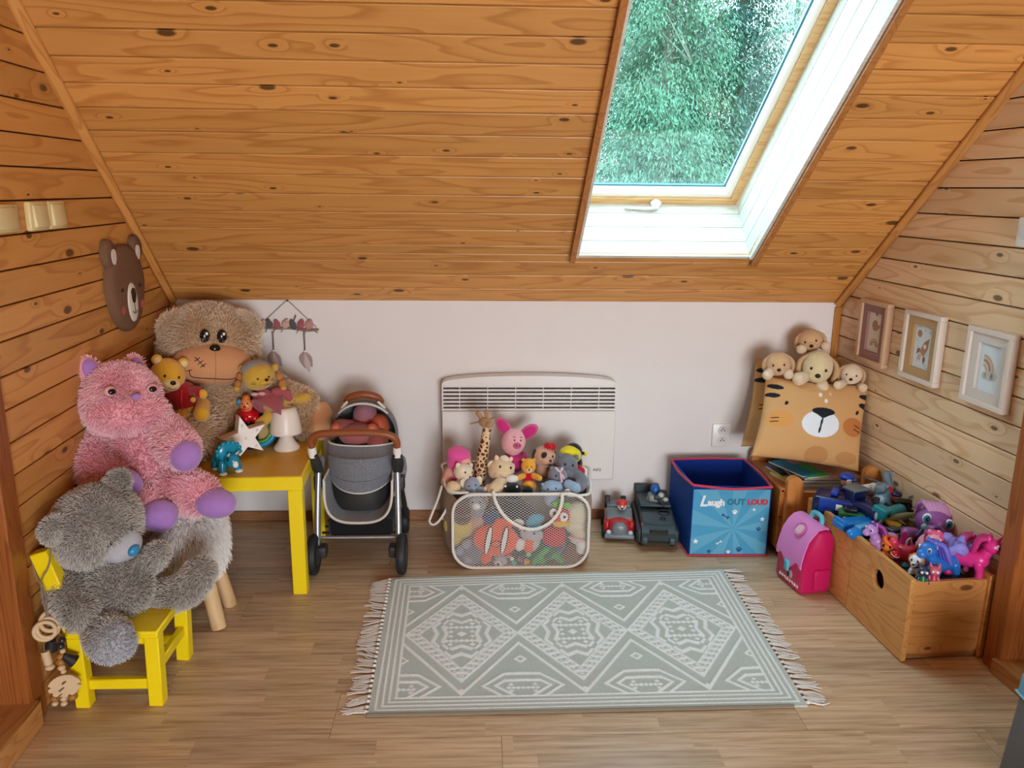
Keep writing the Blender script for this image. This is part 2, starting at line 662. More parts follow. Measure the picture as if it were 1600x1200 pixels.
def fur(o, n, length, material, rad=.0008, droop=.35, jit=.45, keep=None, clump=.5):
    """pile of one plush piece: strands rooted on the piece's own surface."""
    me = o.data
    me.calc_loop_triangles()
    V = np.empty(len(me.vertices) * 3)
    me.vertices.foreach_get('co', V)
    V = V.reshape(-1, 3)
    T = np.empty(len(me.loop_triangles) * 3, np.int32)
    me.loop_triangles.foreach_get('vertices', T)
    T = T.reshape(-1, 3)
    a, b, c = V[T[:, 0]], V[T[:, 1]], V[T[:, 2]]
    nr = np.cross(b - a, c - a)
    ar = np.linalg.norm(nr, axis=1)
    nr = nr / (ar[:, None] + 1e-12)
    k = RNG.choice(len(T), n, p=ar / ar.sum())
    r1, r2 = np.sqrt(RNG.random(n)), RNG.random(n)
    P = a[k] * (1 - r1)[:, None] + b[k] * (r1 * (1 - r2))[:, None] + c[k] * (r1 * r2)[:, None]
    Nn = nr[k]
    if keep is not None:
        q = keep(P)
        P, Nn = P[q], Nn[q]
        n = len(P)
    g = np.random.default_rng(3)
    kk = g.normal(0, 1 / (length * 2.2), (6, 3))
    ph = g.uniform(0, 6, (6, 3))
    sw = np.stack([np.sin(P @ kk.T + ph[:, i]).sum(1) for i in range(3)], 1) / 3
    d = Nn + sw * clump + RNG.normal(0, jit, (n, 3)) * .5
    d /= np.linalg.norm(d, axis=1)[:, None]
    ln = length * RNG.uniform(.6, 1.15, n)[:, None]
    pts = np.stack([P, P + d * ln * .4 + np.array((0, 0, -1)) * droop * ln * .10,
                    P + d * ln * .75 + np.array((0, 0, -1)) * droop * ln * .38,
                    P + d * ln * .95 + np.array((0, 0, -1)) * droop * ln * .75], 1)
    cu = bpy.data.hair_curves.new('fur')
    cu.add_curves([4] * n)
    cu.position_data.foreach_set('vector', pts.astype(np.float32).ravel())
    ra = cu.attributes.new('radius', 'FLOAT', 'POINT') if 'radius' not in cu.attributes else cu.attributes['radius']
    ra.data.foreach_set('value', np.tile(np.array([1.0, .95, .7, .25]) * rad, n).astype(np.float32))
    cu.materials.append(material)
    h = bpy.data.objects.new('fur', cu)
    COL.objects.link(h)
    h.parent = o
    h['kind'] = 'stuff'
    return h


def lettering(p, name, body, c, size, material, M, extrude=.0004, align='CENTER', shear=0.0, space=1.0, bold=0.0):
    cu = bpy.data.curves.new(name, 'FONT')
    cu.body = body
    cu.size = size
    cu.extrude = extrude
    cu.offset = bold
    cu.shear = shear
    cu.space_character = space
    cu.align_x, cu.align_y = align, 'CENTER'
    cu.resolution_u = 3
    cu.materials.append(material)
    o = bpy.data.objects.new(name, cu)
    COL.objects.link(o)
    o.parent = p
    R = rotm(M)
    me = bpy.data.meshes.new_from_object(o)
    bpy.data.objects.remove(o)
    o = bpy.data.objects.new(name, me)
    COL.objects.link(o)
    o.parent = p
    o.matrix_local = Matrix([[*R[0], c[0]], [*R[1], c[1]], [*R[2], c[2]], [0, 0, 0, 1]])
    return o


FRONT = np.array([[1, 0, 0], [0, 0, -1], [0, 1, 0]], float)      # local XY -> world XZ, facing -Y
# ------------------------------------------------------------------ the room
TH = 0.73296
CT, ST = math.cos(TH), math.sin(TH)
TT = math.tan(TH)
KNEE, XL, XR = 0.9661, -1.2612, 1.5249
AL, AR = -0.0414, -0.0770
YEND = -6.0
PINE = wood('pine_varnished', '#D69A54', '#AC6C30', '#3A1E0C', rough=.36, spec=.45, ring=6.5, along=1.5, across=13)
PINE_LIT = wood('pine_lit', '#EACFAA', '#C79C6A', '#523018', rough=.36, spec=.45, ring=6.5, along=1.5, across=13)  # same pine; daylight on the right wall is put into its paler colour
GAPW = mat('dark_joint', '#3A2210', .9)
PINE_Z = wood('pine_dark_post', '#B87438', '#7E4119', None, axis=2, rough=.4, ring=14, along=1.2, across=22)
WHITEWASH = wood('whitewashed_pine', '#DAD6CB', '#A9A08E', None, rough=.5, ring=9, along=2.5, across=24, tone=.05, ringmix=.35)
PINE_SASH = wood('pine_sash', '#DDB27C', '#C08C52', None, rough=.45, tone=.05)
FLOORW = None


def floor_mat():
    m, t, p, N, L = new_mat('laminate_three_strip')
    tc = N.new('ShaderNodeTexCoord')
    oi = N.new('ShaderNodeObjectInfo')
    sx = N.new('ShaderNodeSeparateXYZ')
    L.new(tc.outputs['Object'], sx.inputs[0])
    row = math_node(N, L, 'FLOOR', math_node(N, L, 'MULTIPLY', math_node(N, L, 'ADD', sx.outputs[2], .10125), 14.815))
    rnd = N.new('ShaderNodeTexWhiteNoise')
    rnd.noise_dimensions = '2D'
    c0 = N.new('ShaderNodeCombineXYZ')
    L.new(row, c0.inputs[0])
    L.new(math_node(N, L, 'MULTIPLY', oi.outputs['Random'], 91.0), c0.inputs[1])
    L.new(c0.outputs[0], rnd.inputs['Vector'])
    u = math_node(N, L, 'ADD', math_node(N, L, 'MULTIPLY', sx.outputs[0], 2.1), rnd.outputs['Value'])
    cell = math_node(N, L, 'FLOOR', u)
    c1 = N.new('ShaderNodeCombineXYZ')
    L.new(cell, c1.inputs[0])
    L.new(row, c1.inputs[1])
    L.new(math_node(N, L, 'MULTIPLY', oi.outputs['Random'], 57.0), c1.inputs[2])
    wn = N.new('ShaderNodeTexWhiteNoise')
    L.new(c1.outputs[0], wn.inputs['Vector'])
    mp = N.new('ShaderNodeVectorMath')
    mp.operation = 'MULTIPLY'
    mp.inputs[1].default_value = (4.0, 1.0, 75.0)
    L.new(tc.outputs['Object'], mp.inputs[0])
    ad = N.new('ShaderNodeVectorMath')
    ad.operation = 'MULTIPLY_ADD'
    L.new(wn.outputs['Color'], ad.inputs[0])
    ad.inputs[1].default_value = (40, 40, 40)
    L.new(mp.outputs[0], ad.inputs[2])
    nz = N.new('ShaderNodeTexNoise')
    nz.inputs['Scale'].default_value = 1.0
    nz.inputs['Detail'].default_value = 4
    nz.inputs['Roughness'].default_value = .62
    L.new(ad.outputs[0], nz.inputs['Vector'])
    rr = N.new('ShaderNodeValToRGB')
    e = rr.color_ramp.elements
    e[0].position, e[0].color = .25, lin('#957656') + (1,)
    e[1].position, e[1].color = .75, lin('#D5BC9E') + (1,)
    x = e.new(.5)
    x.color = lin('#C1A380') + (1,)
    L.new(nz.outputs['Fac'], rr.inputs[0])
    hs = N.new('ShaderNodeHueSaturation')
    L.new(rr.outputs[0], hs.inputs['Color'])
    v = math_node(N, L, 'MULTIPLY_ADD', wn.outputs['Value'], .24)
    N[-1].inputs[2].default_value = .88
    L.new(v, hs.inputs['Value'])
    L.new(hs.outputs[0], p.inputs['Base Color'])
    p.inputs['Roughness'].default_value = .34
    p.inputs['Specular IOR Level'].default_value = .4
    bp = N.new('ShaderNodeBump')
    bp.inputs['Strength'].default_value = .06
    bp.inputs['Distance'].default_value = .001
    L.new(nz.outputs['Fac'], bp.inputs['Height'])
    L.new(bp.outputs['Normal'], p.inputs['Normal'])
    return m


FLOORW = floor_mat()


def plank(parent, M, w, t, xb0, xb1, xt0=None, xt1=None, ch=.0018, material=None, gap=.0021, name='plank'):
    """board in frame M: x along, y out of the wall, z across; its ends may be cut on a slant (b = lower edge, t = upper)."""
    xt0 = xb0 if xt0 is None else xt0
    xt1 = xb1 if xt1 is None else xt1
    sec = [(0, gap), (t - ch, gap), (t, gap + ch), (t, w - gap - ch), (t - ch, w - gap), (0, w - gap)]
    c = .5 * (xb0 + xb1)
    v = []
    for a, b in ((xb0, xt0), (xb1, xt1)):
        for y, z in sec:
            v.append((a + (b - a) * z / w - c, y, z - w / 2))
    f = [(i, (i + 1) % 6, 6 + (i + 1) % 6, 6 + i) for i in range(6)] + [(5, 4, 3, 2, 1, 0), (6, 7, 8, 9, 10, 11)]
    mb = MB().add(v, f)
    if np.linalg.det(rotm(M)) < 0:
        mb.f = [q[::-1] for q in mb.f]
    o = obj(name, mb, material or PINE, parent, 20)
    o.matrix_local = M @ Matrix.Translation((c, 0, w / 2))
    return o


# floor: slab and laminate boards
fl = struct('floor', MB().box((0.1, -2.9, -.03), (3.6, 6.4, .04)), mat('floor_underlay', '#7A5E44', .7))
ROW = .2025
for r in range(13):
    y1 = -1.2665 + ROW * (7 - r)
    if y1 - ROW > 0.02:
        continue
    x = {7: -.398, 8: .06}.get(r, random.uniform(-.9, .5)) - 2.584
    while x < 1.9:
        a, b = max(x, -1.4), min(x + 1.292, 1.85)
        if b - a > .02:
            M = Matrix.Translation((0, y1 - ROW, -.012)) @ Matrix(((1, 0, 0, 0), (0, 0, 1, 0), (0, 1, 0, 0), (0, 0, 0, 1)))
            plank(fl, M, ROW, .012, a + .0005, b - .0005, ch=.0008, gap=.0005, material=FLOORW)
        x += 1.292

# back knee wall with its skirting
PAINT = mat('white_paint', '#E2DEDC', .85, .03, 6, .08, 160, spec=.25)
struct('wall_back', MB().box((0.14, .05, .50), (3.2, .10, 1.0)), PAINT)
struct('baseboard_back', MB().box((0.14, -.007, .0225), (2.76, .014, .043), None, .002), wood('skirting_oak', '#9A6B45', '#7C5233', None, rough=.45))


def side_wall(name, x0, a, sgn, zb, ydoor, doorh, timber):
    """gable wall in boards; frame: x runs from the back corner towards the viewer, y into the room, z up."""
    d = Vector((-math.tan(a), -1, 0)).normalized()
    n = Vector((sgn * 1.0, -sgn * math.tan(a), 0)).normalized()
    M = Matrix(((d.x, n.x, 0, x0), (d.y, n.y, 0, 0), (d.z, n.z, 1, 0), (0, 0, 0, 1)))
    s = 1 / math.cos(a)
    dd = -ydoor * s
    poly = [(-.05, -.02), (dd, -.02), (dd, doorh), (dd + .72, doorh), (dd + .72, -.02), (-YEND * s, -.02), (-YEND * s, 2.72), (1.7 * s, 2.72), (-.05, 1.0)]
    mb = MB()
    Mp = np.array(M)[:3, :3] @ np.array([[1, 0, 0], [0, 0, 1], [0, 1, 0]], float)
    p0 = np.array(M) @ np.array([0, -.10, 0, 1])
    mb.prism(poly, .088, Mp, p0[:3])
    if np.linalg.det(Mp) < 0:
        mb.f = [q[::-1] for q in mb.f]
    w = struct(name, mb, GAPW)
    P = .08696
    i = 30
    while True:
        z0 = zb - P * i
        i -= 1
        if z0 > 2.55:
            break
        z1 = z0 + P
        if z1 < .02:
            continue
        lo = max(z0, .0)
        cut = lambda z: max(0.0, (z - KNEE) / TT) * s
        end = 2.6 if lo >= doorh - .02 else dd
        if cut(z1) > end - .05:
            continue
        plank(w, M @ Matrix.Translation((0, -.012, lo)), z1 - lo, .012, cut(lo), end, cut(z1), end, material=timber)
        if end == dd:
            plank(w, M @ Matrix.Translation((0, -.012, lo)), z1 - lo, .012, dd + .72, dd + 1.3, material=timber)
    return w, M, dd


WL, ML, DL = side_wall('wall_left', XL, AL, 1, 1.55442, -1.335, 1.17, PINE)
WR, MR, DR = side_wall('wall_right', XR, AR, -1, 1.35445, -1.150, 1.17, PINE_LIT)

# ceiling: boards on the roof slope with the window opening, and the flat part beyond
SU = Vector((0, -CT, ST))                     # up the slope
SN = Vector((0, -ST, -CT))                    # into the room


def sl(x, s, n=0.0):
    """point on the slope: s up from the knee wall, n outward of the boards."""
    return Vector((x, -CT * s + ST * n, KNEE + ST * s + CT * n))


S0, S1 = .319, 1.46
xl_ = lambda s: .378 + .020 * (s - .319)
xr_ = lambda s: 1.040 + .055 * (s - .319)
Mc = Matrix(((1, 0, 0, 0), (0, -ST, -CT, 0), (0, -CT, ST, KNEE), (0, 0, 0, 1)))
Mc = Matrix(((1, SN.x, SU.x, 0), (0, SN.y, SU.y, 0), (0, SN.z, SU.z, KNEE), (0, 0, 0, 1)))
mb = MB()
Mslab = np.array(Mc)[:3, :3] @ np.array([[1, 0, 0], [0, 0, 1], [0, 1, 0]], float)
for poly in ([(-1.5, -.05), (1.8, -.05), (1.8, S0 - .03), (-1.5, S0 - .03)], [(-1.5, S0 - .03), (xl_(S0) - .014, S0 - .03), (xl_(S1) - .014, S1 + .014), (-1.5, S1 + .014)],
             [(xr_(S0) + .014, S0 - .03), (1.8, S0 - .03), (1.8, S1 + .014), (xr_(S1) + .014, S1 + .014)], [(-1.5, S1 + .014), (1.8, S1 + .014), (1.8, 2.45), (-1.5, 2.45)]):
    q = MB().prism(poly, .05, Mslab, tuple(Vector((0, 0, KNEE)) - SN * .063))
    if np.linalg.det(Mslab) < 0:
        q.f = [k[::-1] for k in q.f]
    mb.add(np.vstack(q.v), q.f)
ce = struct('ceiling', mb, GAPW)
struct('ceiling_flat', MB().box((.1, -4.1, 2.63), (3.6, 4.9, .06)), PINE)
xa_l = lambda s: XL + math.tan(AL) * (-CT * s)
xa_r = lambda s: XR + math.tan(AR) * (-CT * s)
Mcb = Mc @ Matrix.Translation((0, -.012, 0))
PW = .0925
for i in range(-1, 25):
    a, b = i * PW, (i + 1) * PW
    if b > 2.25:
        break
    lo = max(a, -.005)
    L0, L1, R0, R1 = xa_l(lo), xa_l(b), xa_r(lo), xa_r(b)
    if b <= 0.002:
        continue
    M = Mcb @ Matrix.Translation((0, 0, lo))
    if b <= S0 or lo >= S1:
        plank(ce, M, b - lo, .012, L0, R0, L1, R1, gap=.0028)
    elif lo < S0:
        # board notched by the opening: full strip below it and two ends beside it
        plank(ce, M, S0 - lo, .012, L0, R0, xa_l(S0), xa_r(S0), gap=.0006)
        M2 = Mcb @ Matrix.Translation((0, 0, S0))
        plank(ce, M2, b - S0, .012, xa_l(S0), xl_(S0), L1, xl_(b), gap=.0006)
        plank(ce, M2, b - S0, .012, xr_(S0), xa_r(S0), xr_(b), R1, gap=.0006)
    else:
        plank(ce, M, b - lo, .012, L0, xl_(lo), L1, xl_(b), gap=.0028)
        plank(ce, M, b - lo, .012, xr_(lo), R0, xr_(b), R1, gap=.0028)
struct('wall_rear', MB().box((.1, YEND - .05, 1.3), (3.6, .1, 2.7)), mat('rear_wall_paint', '#E4DED4', .85))

# mouldings in the corners
TRIM = wood('pine_moulding', '#CF9450', '#A9682C', '#5A2C12', axis=2, rough=.38, ring=8, kd=.6)


def strip(name, a, b, w, t, nrm, material=TRIM, parent=None, kind='structure', bev=.004):
    a, b = Vector(a), Vector(b)
    z = (b - a).normalized()
    y = Vector(nrm).normalized()
    y = (y - z * y.dot(z)).normalized()
    x = y.cross(z)
    M = Matrix(((x.x, y.x, z.x, (a.x + b.x) / 2), (x.y, y.y, z.y, (a.y + b.y) / 2), (x.z, y.z, z.z, (a.z + b.z) / 2), (0, 0, 0, 1)))
    o = obj(name, MB().box((0, 0, 0), (w, t, (b - a).length), None, bev), material, parent, 38, kind=kind if parent is None else None)
    o.matrix_local = M
    return o


for nm, xa, sg, n in (('trim_1', xa_l, 1, 1), ('trim_2', xa_r, -1, 2)):
    a, b = sl(xa(0.0) + sg * .012, 0.0, -.010), sl(xa(2.2) + sg * .012, 2.2, -.010)
    strip(nm, a, b, .034, .020, (sg * .75, SN.y, SN.z), bev=.006)
strip('trim_3', (XR - .010, -.010, .05), (XR - .010, -.010, KNEE - .012), .030, .018, (-.8, -.6, 0), bev=.006)
strip('trim_4', (XL + .010, -.010, .05), (XL + .010, -.010, KNEE - .012), .030, .018, (.8, -.6, 0), bev=.006)

# roof window: lining boards, casing, sash, glass, handle
NF = .275
wi = obj('window_1', MB().box((0, 0, 0), (.01, .01, .01)), WHITEWASH, None, kind='structure')
wi.data.clear_geometry()
fm = MB()                                                    # outer frame behind the lining


def bar(mb, p, q, half_x, nn0, nn1, side):
    pass


def lin_quad(parent, name, pts, th, material, ang=20):
    """flat board from four corner points, thickened away from the room side."""
    p = [Vector(x) for x in pts]
    n = (p[1] - p[0]).cross(p[3] - p[0]).normalized() * th
    v = [tuple(x) for x in p] + [tuple(x + n) for x in p]
    f = [(3, 2, 1, 0), (4, 5, 6, 7), (0, 1, 5, 4), (1, 2, 6, 5), (2, 3, 7, 6), (3, 0, 4, 7)]
    c = np.mean(np.array(v), 0)
    me = obj(name, MB().add(np.array(v) - c, f), material, parent, ang)
    me.location = tuple(c)
    return me


xr2 = lambda s: xr_(s) + .002
ns = [0.0, .075, .150, .225, NF + .01]
g = .0016
for k in range(4):
    a, b = ns[k] + (g if k else -.0022), ns[k + 1] - g
    # bottom board, right board, left board, top board of each ring
    s0 = lambda n: S0 - .085 * n
    lin_quad(wi, 'plank', [sl(xl_(S0), s0(a), a), sl(xr_(S0), s0(a), a), sl(xr_(S0), s0(b), b), sl(xl_(S0), s0(b), b)][::-1], .012, WHITEWASH)
    c_ = a if k else -.0165
    lin_quad(wi, 'plank', [sl(xr_(S0), s0(c_), c_), sl(xr_(S1), S1, c_), sl(xr_(S1), S1, b), sl(xr_(S0), s0(b), b)][::-1], .012, WHITEWASH)
    lin_quad(wi, 'plank', [sl(xl_(S0), s0(c_), c_), sl(xl_(S1), S1, c_), sl(xl_(S1), S1, b), sl(xl_(S0), s0(b), b)], .012, WHITEWASH)
    lin_quad(wi, 'plank', [sl(xl_(S1), S1, a), sl(xr_(S1), S1, a), sl(xr_(S1), S1, b), sl(xl_(S1), S1, b)], .012, WHITEWASH)
SB, STP = S0 - .085 * NF, S1
for pts in ([sl(xl_(S0) - .012, S0 - .014, .013), sl(xr_(S0) + .012, S0 - .014, .013), sl(xr_(S0) + .012, S0 - .014 - .085 * NF, NF + .01), sl(xl_(S0) - .012, S0 - .014 - .085 * NF, NF + .01)][::-1],
            [sl(xr_(S0) + .013, S0 - .02, .013), sl(xr_(S1) + .013, S1 + .02, .013), sl(xr_(S1) + .013, S1 + .02, NF + .01), sl(xr_(S0) + .013, S0 - .03, NF + .01)][::-1],
            [sl(xl_(S0) - .013, S0 - .02, .013), sl(xl_(S1) - .013, S1 + .02, .013), sl(xl_(S1) - .013, S1 + .02, NF + .01), sl(xl_(S0) - .013, S0 - .03, NF + .01)],
            [sl(xl_(S1) - .013, S1 + .013, .013), sl(xr_(S1) + .013, S1 + .013, .013), sl(xr_(S1) + .013, S1 + .013, NF + .01), sl(xl_(S1) - .013, S1 + .013, NF + .01)]):
    lin_quad(wi, 'lining_back', pts, .03, GAPW)


def ring_frame(name, inset0, inset1, n0, n1, material):
    """rectangular ring between two insets from the lining, between depths n0 and n1."""
    def cor(i, n):
        return [sl(xl_(SB) + i, SB + i, n), sl(xr_(SB) - i, SB + i, n), sl(xr_(STP) - i, STP - i, n), sl(xl_(STP) + i, STP - i, n)]
    v = [tuple(p) for p in cor(inset0, n0) + cor(inset1, n0) + cor(inset1, n1) + cor(inset0, n1)]
    f = []
    for k in range(4):
        j = (k + 1) % 4
        for a, b in ((0, 4), (4, 8), (8, 12), (12, 0)):
            f.append((a + k, b + k, b + j, a + j)[::-1])
    return obj(name, MB().add(v, f), material, wi, 20)


ring_frame('sash', .0015, .031, NF, NF + .055, PINE_SASH)
ring_frame('glazing_bead', .0311, .052, NF + .012, NF + .055, mat('sash_reveal_lit', '#E9E6DE', .4, .03))  # window light on the sash reveal is put into its white colour
ring_frame('glass_spacer', .052, .059, NF + .050, NF + .058, mat('blue_glass_edge', '#2F6E86', .3, .05))


def glass_mat():
    m, t, p, N, L = new_mat('window_glass')
    N.remove(p)
    out = N['Material Output']
    tr = N.new('ShaderNodeBsdfTransparent')
    tr.inputs[0].default_value = (.80, .95, .95, 1)
    gl = N.new('ShaderNodeBsdfGlossy')
    gl.inputs['Roughness'].default_value = .02
    lw = N.new('ShaderNodeLayerWeight')
    fr_ = math_node(N, L, 'MULTIPLY_ADD', math_node(N, L, 'POWER', lw.outputs['Facing'], 3.0), .55)
    N[-1].inputs[2].default_value = .045
    mx = N.new('ShaderNodeMixShader')
    L.new(fr_, mx.inputs[0])
    L.new(tr.outputs[0], mx.inputs[1])
    L.new(gl.outputs[0], mx.inputs[2])
    L.new(mx.outputs[0], out.inputs[0])
    return m


_i = .057
gq = [sl(xl_(SB) + _i, SB + _i, NF + .05), sl(xr_(SB) - _i, SB + _i, NF + .05), sl(xr_(STP) - _i, STP - _i, NF + .05), sl(xl_(STP) + _i, STP - _i, NF + .05)]
gp = lin_quad(wi, 'pane', gq[::-1], .004, glass_mat())
# roof around the opening outside
MET = plastic('light_metal', '#C9CBCC', .3)
hd = obj('handle', MB().ell(sl(.705, SB + .02, NF - .012), (.022, .014, .014)).tube([sl(.705, SB + .015, NF - .03), sl(.66, SB + .012, NF - .034), sl(.585, SB + .012, NF - .03)], [.013, .011, .007], 10, 4, True, .6)
         .cyl(sl(.705, SB + .02, NF), sl(.705, SB + .018, NF - .032), .011), plastic('handle_white', '#DADDDC', .3), wi, 50)
for nm, fx, w, sg in (('casing', xl_, .020, -1), ('casing', xr_, .022, 1)):
    top, bot = S1 + .03, S0 - (.014 if sg < 0 else .03)
    ed = lambda s_: fx(s_) + sg * .0125
    pts = [sl(ed(bot), bot, -.016), sl(ed(bot) + sg * w, bot, -.016), sl(ed(top) + sg * w, top, -.016), sl(ed(top), top, -.016)]
    lin_quad(wi, 'casing', pts if sg > 0 else pts[::-1], .016, wood('casing_pine' + str(sg), '#B97C42', '#94572A', None, axis=1, rough=.4))


# doors low in the two gable walls: posts, sill, leaf set back
def low_door(name, M, dd, dark, sill_h, outw):
    post = wood(name + '_post', '#A3602C', '#6E3514', None, axis=2, rough=.38, ring=16, along=1.0, across=26)
    d = obj(name, MB().box((dd + .36, -.085, .6), (.74, .022, 1.14), None, .002), wood(name + '_leaf', dark, '#4A2410', None, axis=2, rough=.45, ring=12), None, kind='structure')
    d.matrix_world = M
    obj('jamb', MB().box((dd + .036, outw / 2 - .045, .58), (.072, .09 + outw, 1.16), None, .004), post, d)
    obj('jamb', MB().box((dd + .70, outw / 2 - .045, .58), (.055, .09 + outw, 1.16), None, .004), post, d)
    obj('lintel', MB().box((dd + .36, outw / 2 - .045, 1.185), (.76, .09 + outw, .05), None, .004), post, d)
    obj('sill', MB().box((dd + .36, .0 + outw / 2 - .03, sill_h / 2), (.61, .09 + outw, sill_h), None, .003), wood(name + '_sill', '#C08A52', '#94602F', None, rough=.4), d)
    return d


low_door('door_1', ML, DL, '#8A4A22', .075, .012)
low_door('door_2', MR, DR, '#7C4422', .05, .042)
# ------------------------------------------------------------------ garden trees beyond the roof window
NEED = [mat('spruce_green', '#20402F', .8, .45, 3), mat('spruce_deep', '#142C25', .8, .4, 3), mat('willow_green', '#42624A', .8, .4, 3)]
BARK = mat('tree_bark', '#4E463E', .9, .25, 12)
GROUND = struct('ground', MB().box((0, 20, -3.2), (60, 38, .2)), mat('lawn', '#46583C', .95, .2, 2))


def conifer(name, label, x, y, h, r, m, seed, dens=1.0):
    g = np.random.default_rng(seed)
    zb = -3.1
    t = thing(name, label, 'tree', (x, y, zb))
    obj('trunk', MB().tube([(0, 0, 0), (.05, 0, h * .5), (0, 0, h)], [.20, .13, .02], 10, 4, False), BARK, t, 60)
    n = int(520 * dens)
    V, F = [], []
    for i in range(n):
        k = g.uniform(.05, .98)
        L = r * (1 - k) ** .8 * g.uniform(.7, 1.1) + .15
        a = g.uniform(0, 2 * PI)
        z0 = h * (.08 + .92 * k)
        nn = int(60 + 170 * L / r)
        s = g.uniform(.12, 1, nn) ** .8
        rr = s * L
        dz = -.30 * L * s ** 1.4 + .10 * L * s
        px = rr * math.cos(a) + g.normal(0, .07 + .05 * L, nn)
        py = rr * math.sin(a) + g.normal(0, .07 + .05 * L, nn)
        pz = z0 + dz + g.normal(0, .05, nn) - g.uniform(0, .35, nn) * s
        ln, wd = g.uniform(.035, .11, nn), g.uniform(.005, .013, nn)
        b = a + g.normal(0, .9, nn)
        dx, dy = np.cos(b), np.sin(b)
        dr = g.uniform(.2, 1.3, nn)
        c = np.stack([px, py, pz], 1)
        d = np.stack([dx * .7, dy * .7, -dr], 1)
        d = d / np.linalg.norm(d, axis=1)[:, None] * ln[:, None]
        w = np.stack([-dy, dx, g.normal(0, .5, nn)], 1) * wd[:, None]
        V.append(np.stack([c - w * .4, c + d * .5 - w, c + d, c + d * .5 + w], 1).reshape(-1, 3))
    V = np.vstack(V)
    me = bpy.data.meshes.new('foliage')
    q = len(V) // 4
    me.vertices.add(len(V))
    me.vertices.foreach_set('co', V.ravel())
    me.loops.add(len(V))
    me.loops.foreach_set('vertex_index', np.arange(len(V), dtype=np.int32))
    me.polygons.add(q)
    me.polygons.foreach_set('loop_start', np.arange(0, len(V), 4, dtype=np.int32))
    me.update(calc_edges=True)
    me.materials.append(m)
    o = bpy.data.objects.new('foliage', me)
    COL.objects.link(o)
    o.parent = t
    o['kind'] = 'stuff'
    return t


conifer('spruce', 'tall pale green drooping spruce on the left in the window', 2.7, 9.0, 9.5, 2.2, NEED[2], 1, 1.5)
conifer('spruce', 'dense dark green spruce in the middle of the window', 4.1, 10.2, 9.0, 1.9, NEED[0], 2, 1.6)
conifer('spruce', 'deep green spruce at the back between the other trees', 3.2, 13.5, 10.0, 2.6, NEED[1], 3, 1.6)
conifer('spruce', 'low olive bushy spruce near the bottom of the window', 4.7, 8.0, 4.6, 1.7, NEED[2], 4, 1.2)


def bare_tree(x, y, h, seed, label):
    g = random.Random(seed)
    t = thing('bare_tree', label, 'tree', (x, y, -3.1))
    mb = MB()
    obj('trunk', MB().tube([(0, 0, 0), (.1, 0, h * .45), (.0, .1, h)], [.16, .10, .015], 10, 4, False), BARK, t, 60)
    for i in range(40):
        z = h * g.uniform(.28, .95)
        a = g.uniform(0, 2 * PI)
        L = (h - z) * .45 + .4
        p = [(0, 0, z)]
        for k in range(3):
            a += g.uniform(-.4, .4)
            q = p[-1]
            p.append((q[0] + math.cos(a) * L / 3, q[1] + math.sin(a) * L / 3, q[2] + L / 3 * g.uniform(.2, .9)))
        mb.tube(p, [.035, .025, .016, .006], 5, 2, False)
        for k in range(4):
            b = p[g.randrange(1, 4)]
            c = (b[0] + g.uniform(-.6, .6), b[1] + g.uniform(-.6, .6), b[2] + g.uniform(.0, .7))
            mb.tube([b, c], [.014, .004], 4, 1, False)
    obj('branches', mb, mat('twig_bark', '#6E6862', .9, .2, 12), t, 60, kind='stuff')


conifer('spruce', 'pale grey-green spruce far off at the right of the window', 8.2, 19.0, 11.0, 3.2, mat('spruce_far', '#6C8676', .85, .3, 3), 9, 1.3)  # distance haze is put into the pale colours of the far spruces
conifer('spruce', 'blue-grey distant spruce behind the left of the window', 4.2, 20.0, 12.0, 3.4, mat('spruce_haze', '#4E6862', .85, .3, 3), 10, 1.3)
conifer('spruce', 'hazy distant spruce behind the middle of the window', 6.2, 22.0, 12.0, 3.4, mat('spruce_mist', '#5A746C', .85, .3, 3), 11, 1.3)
bare_tree(5.6, 10.5, 8.5, 5, 'leafless grey tree at the right of the window')
bare_tree(3.4, 10.8, 9.5, 6, 'leafless pale trunk between the dark spruces')
bare_tree(6.6, 12.0, 8.0, 8, 'thin leafless tree furthest right in the window')
# ------------------------------------------------------------------ helpers for toys
BLACK = plastic('black_gloss', '#0E0D0E', .18)
THREAD = fabric('dark_thread', '#2B1C18')
WHITEP = plastic('white_plastic', '#E8E6E2', .35)


def onell(c, r, x, z, lift=.001):
    """point on the front (-Y) side of an ellipsoid, x and z measured from its centre."""
    k = max(0.02, 1 - (x / r[0]) ** 2 - (z / r[2]) ** 2)
    return (c[0] + x, c[1] - (r[1] * math.sqrt(k) + lift), c[2] + z)


def stitch(p, name, c, r, pts, rad, m=None, lift=.0015):
    P = catmull(np.array(pts, float), 5)
    return line(p, name, [onell(c, r, x, z, lift) for x, z in P], rad, m or THREAD, sub=1)


def head(T, loc, r, m, rot=(0, 0, 0), lump=.04, name='head'):
    h = E(T, name, (0, 0, 0), r, m, lump=lump, nu=26, nv=16)
    h.location = loc
    h.rotation_euler = rot
    return h


def basis(face, ear):
    """rotation whose -Y looks along face and whose X runs roughly along ear."""
    f = Vector(face).normalized()
    y = -f
    x = Vector(ear)
    x = (x - y * x.dot(y)).normalized()
    z = x.cross(y)
    return Matrix(((x.x, y.x, z.x), (x.y, y.y, z.y), (x.z, y.z, z.z))).to_euler()


def rel(o, px, py, y):
    """photograph pixel on depth plane y, relative to origin o."""
    return at(px, py, y) - Vector(o)


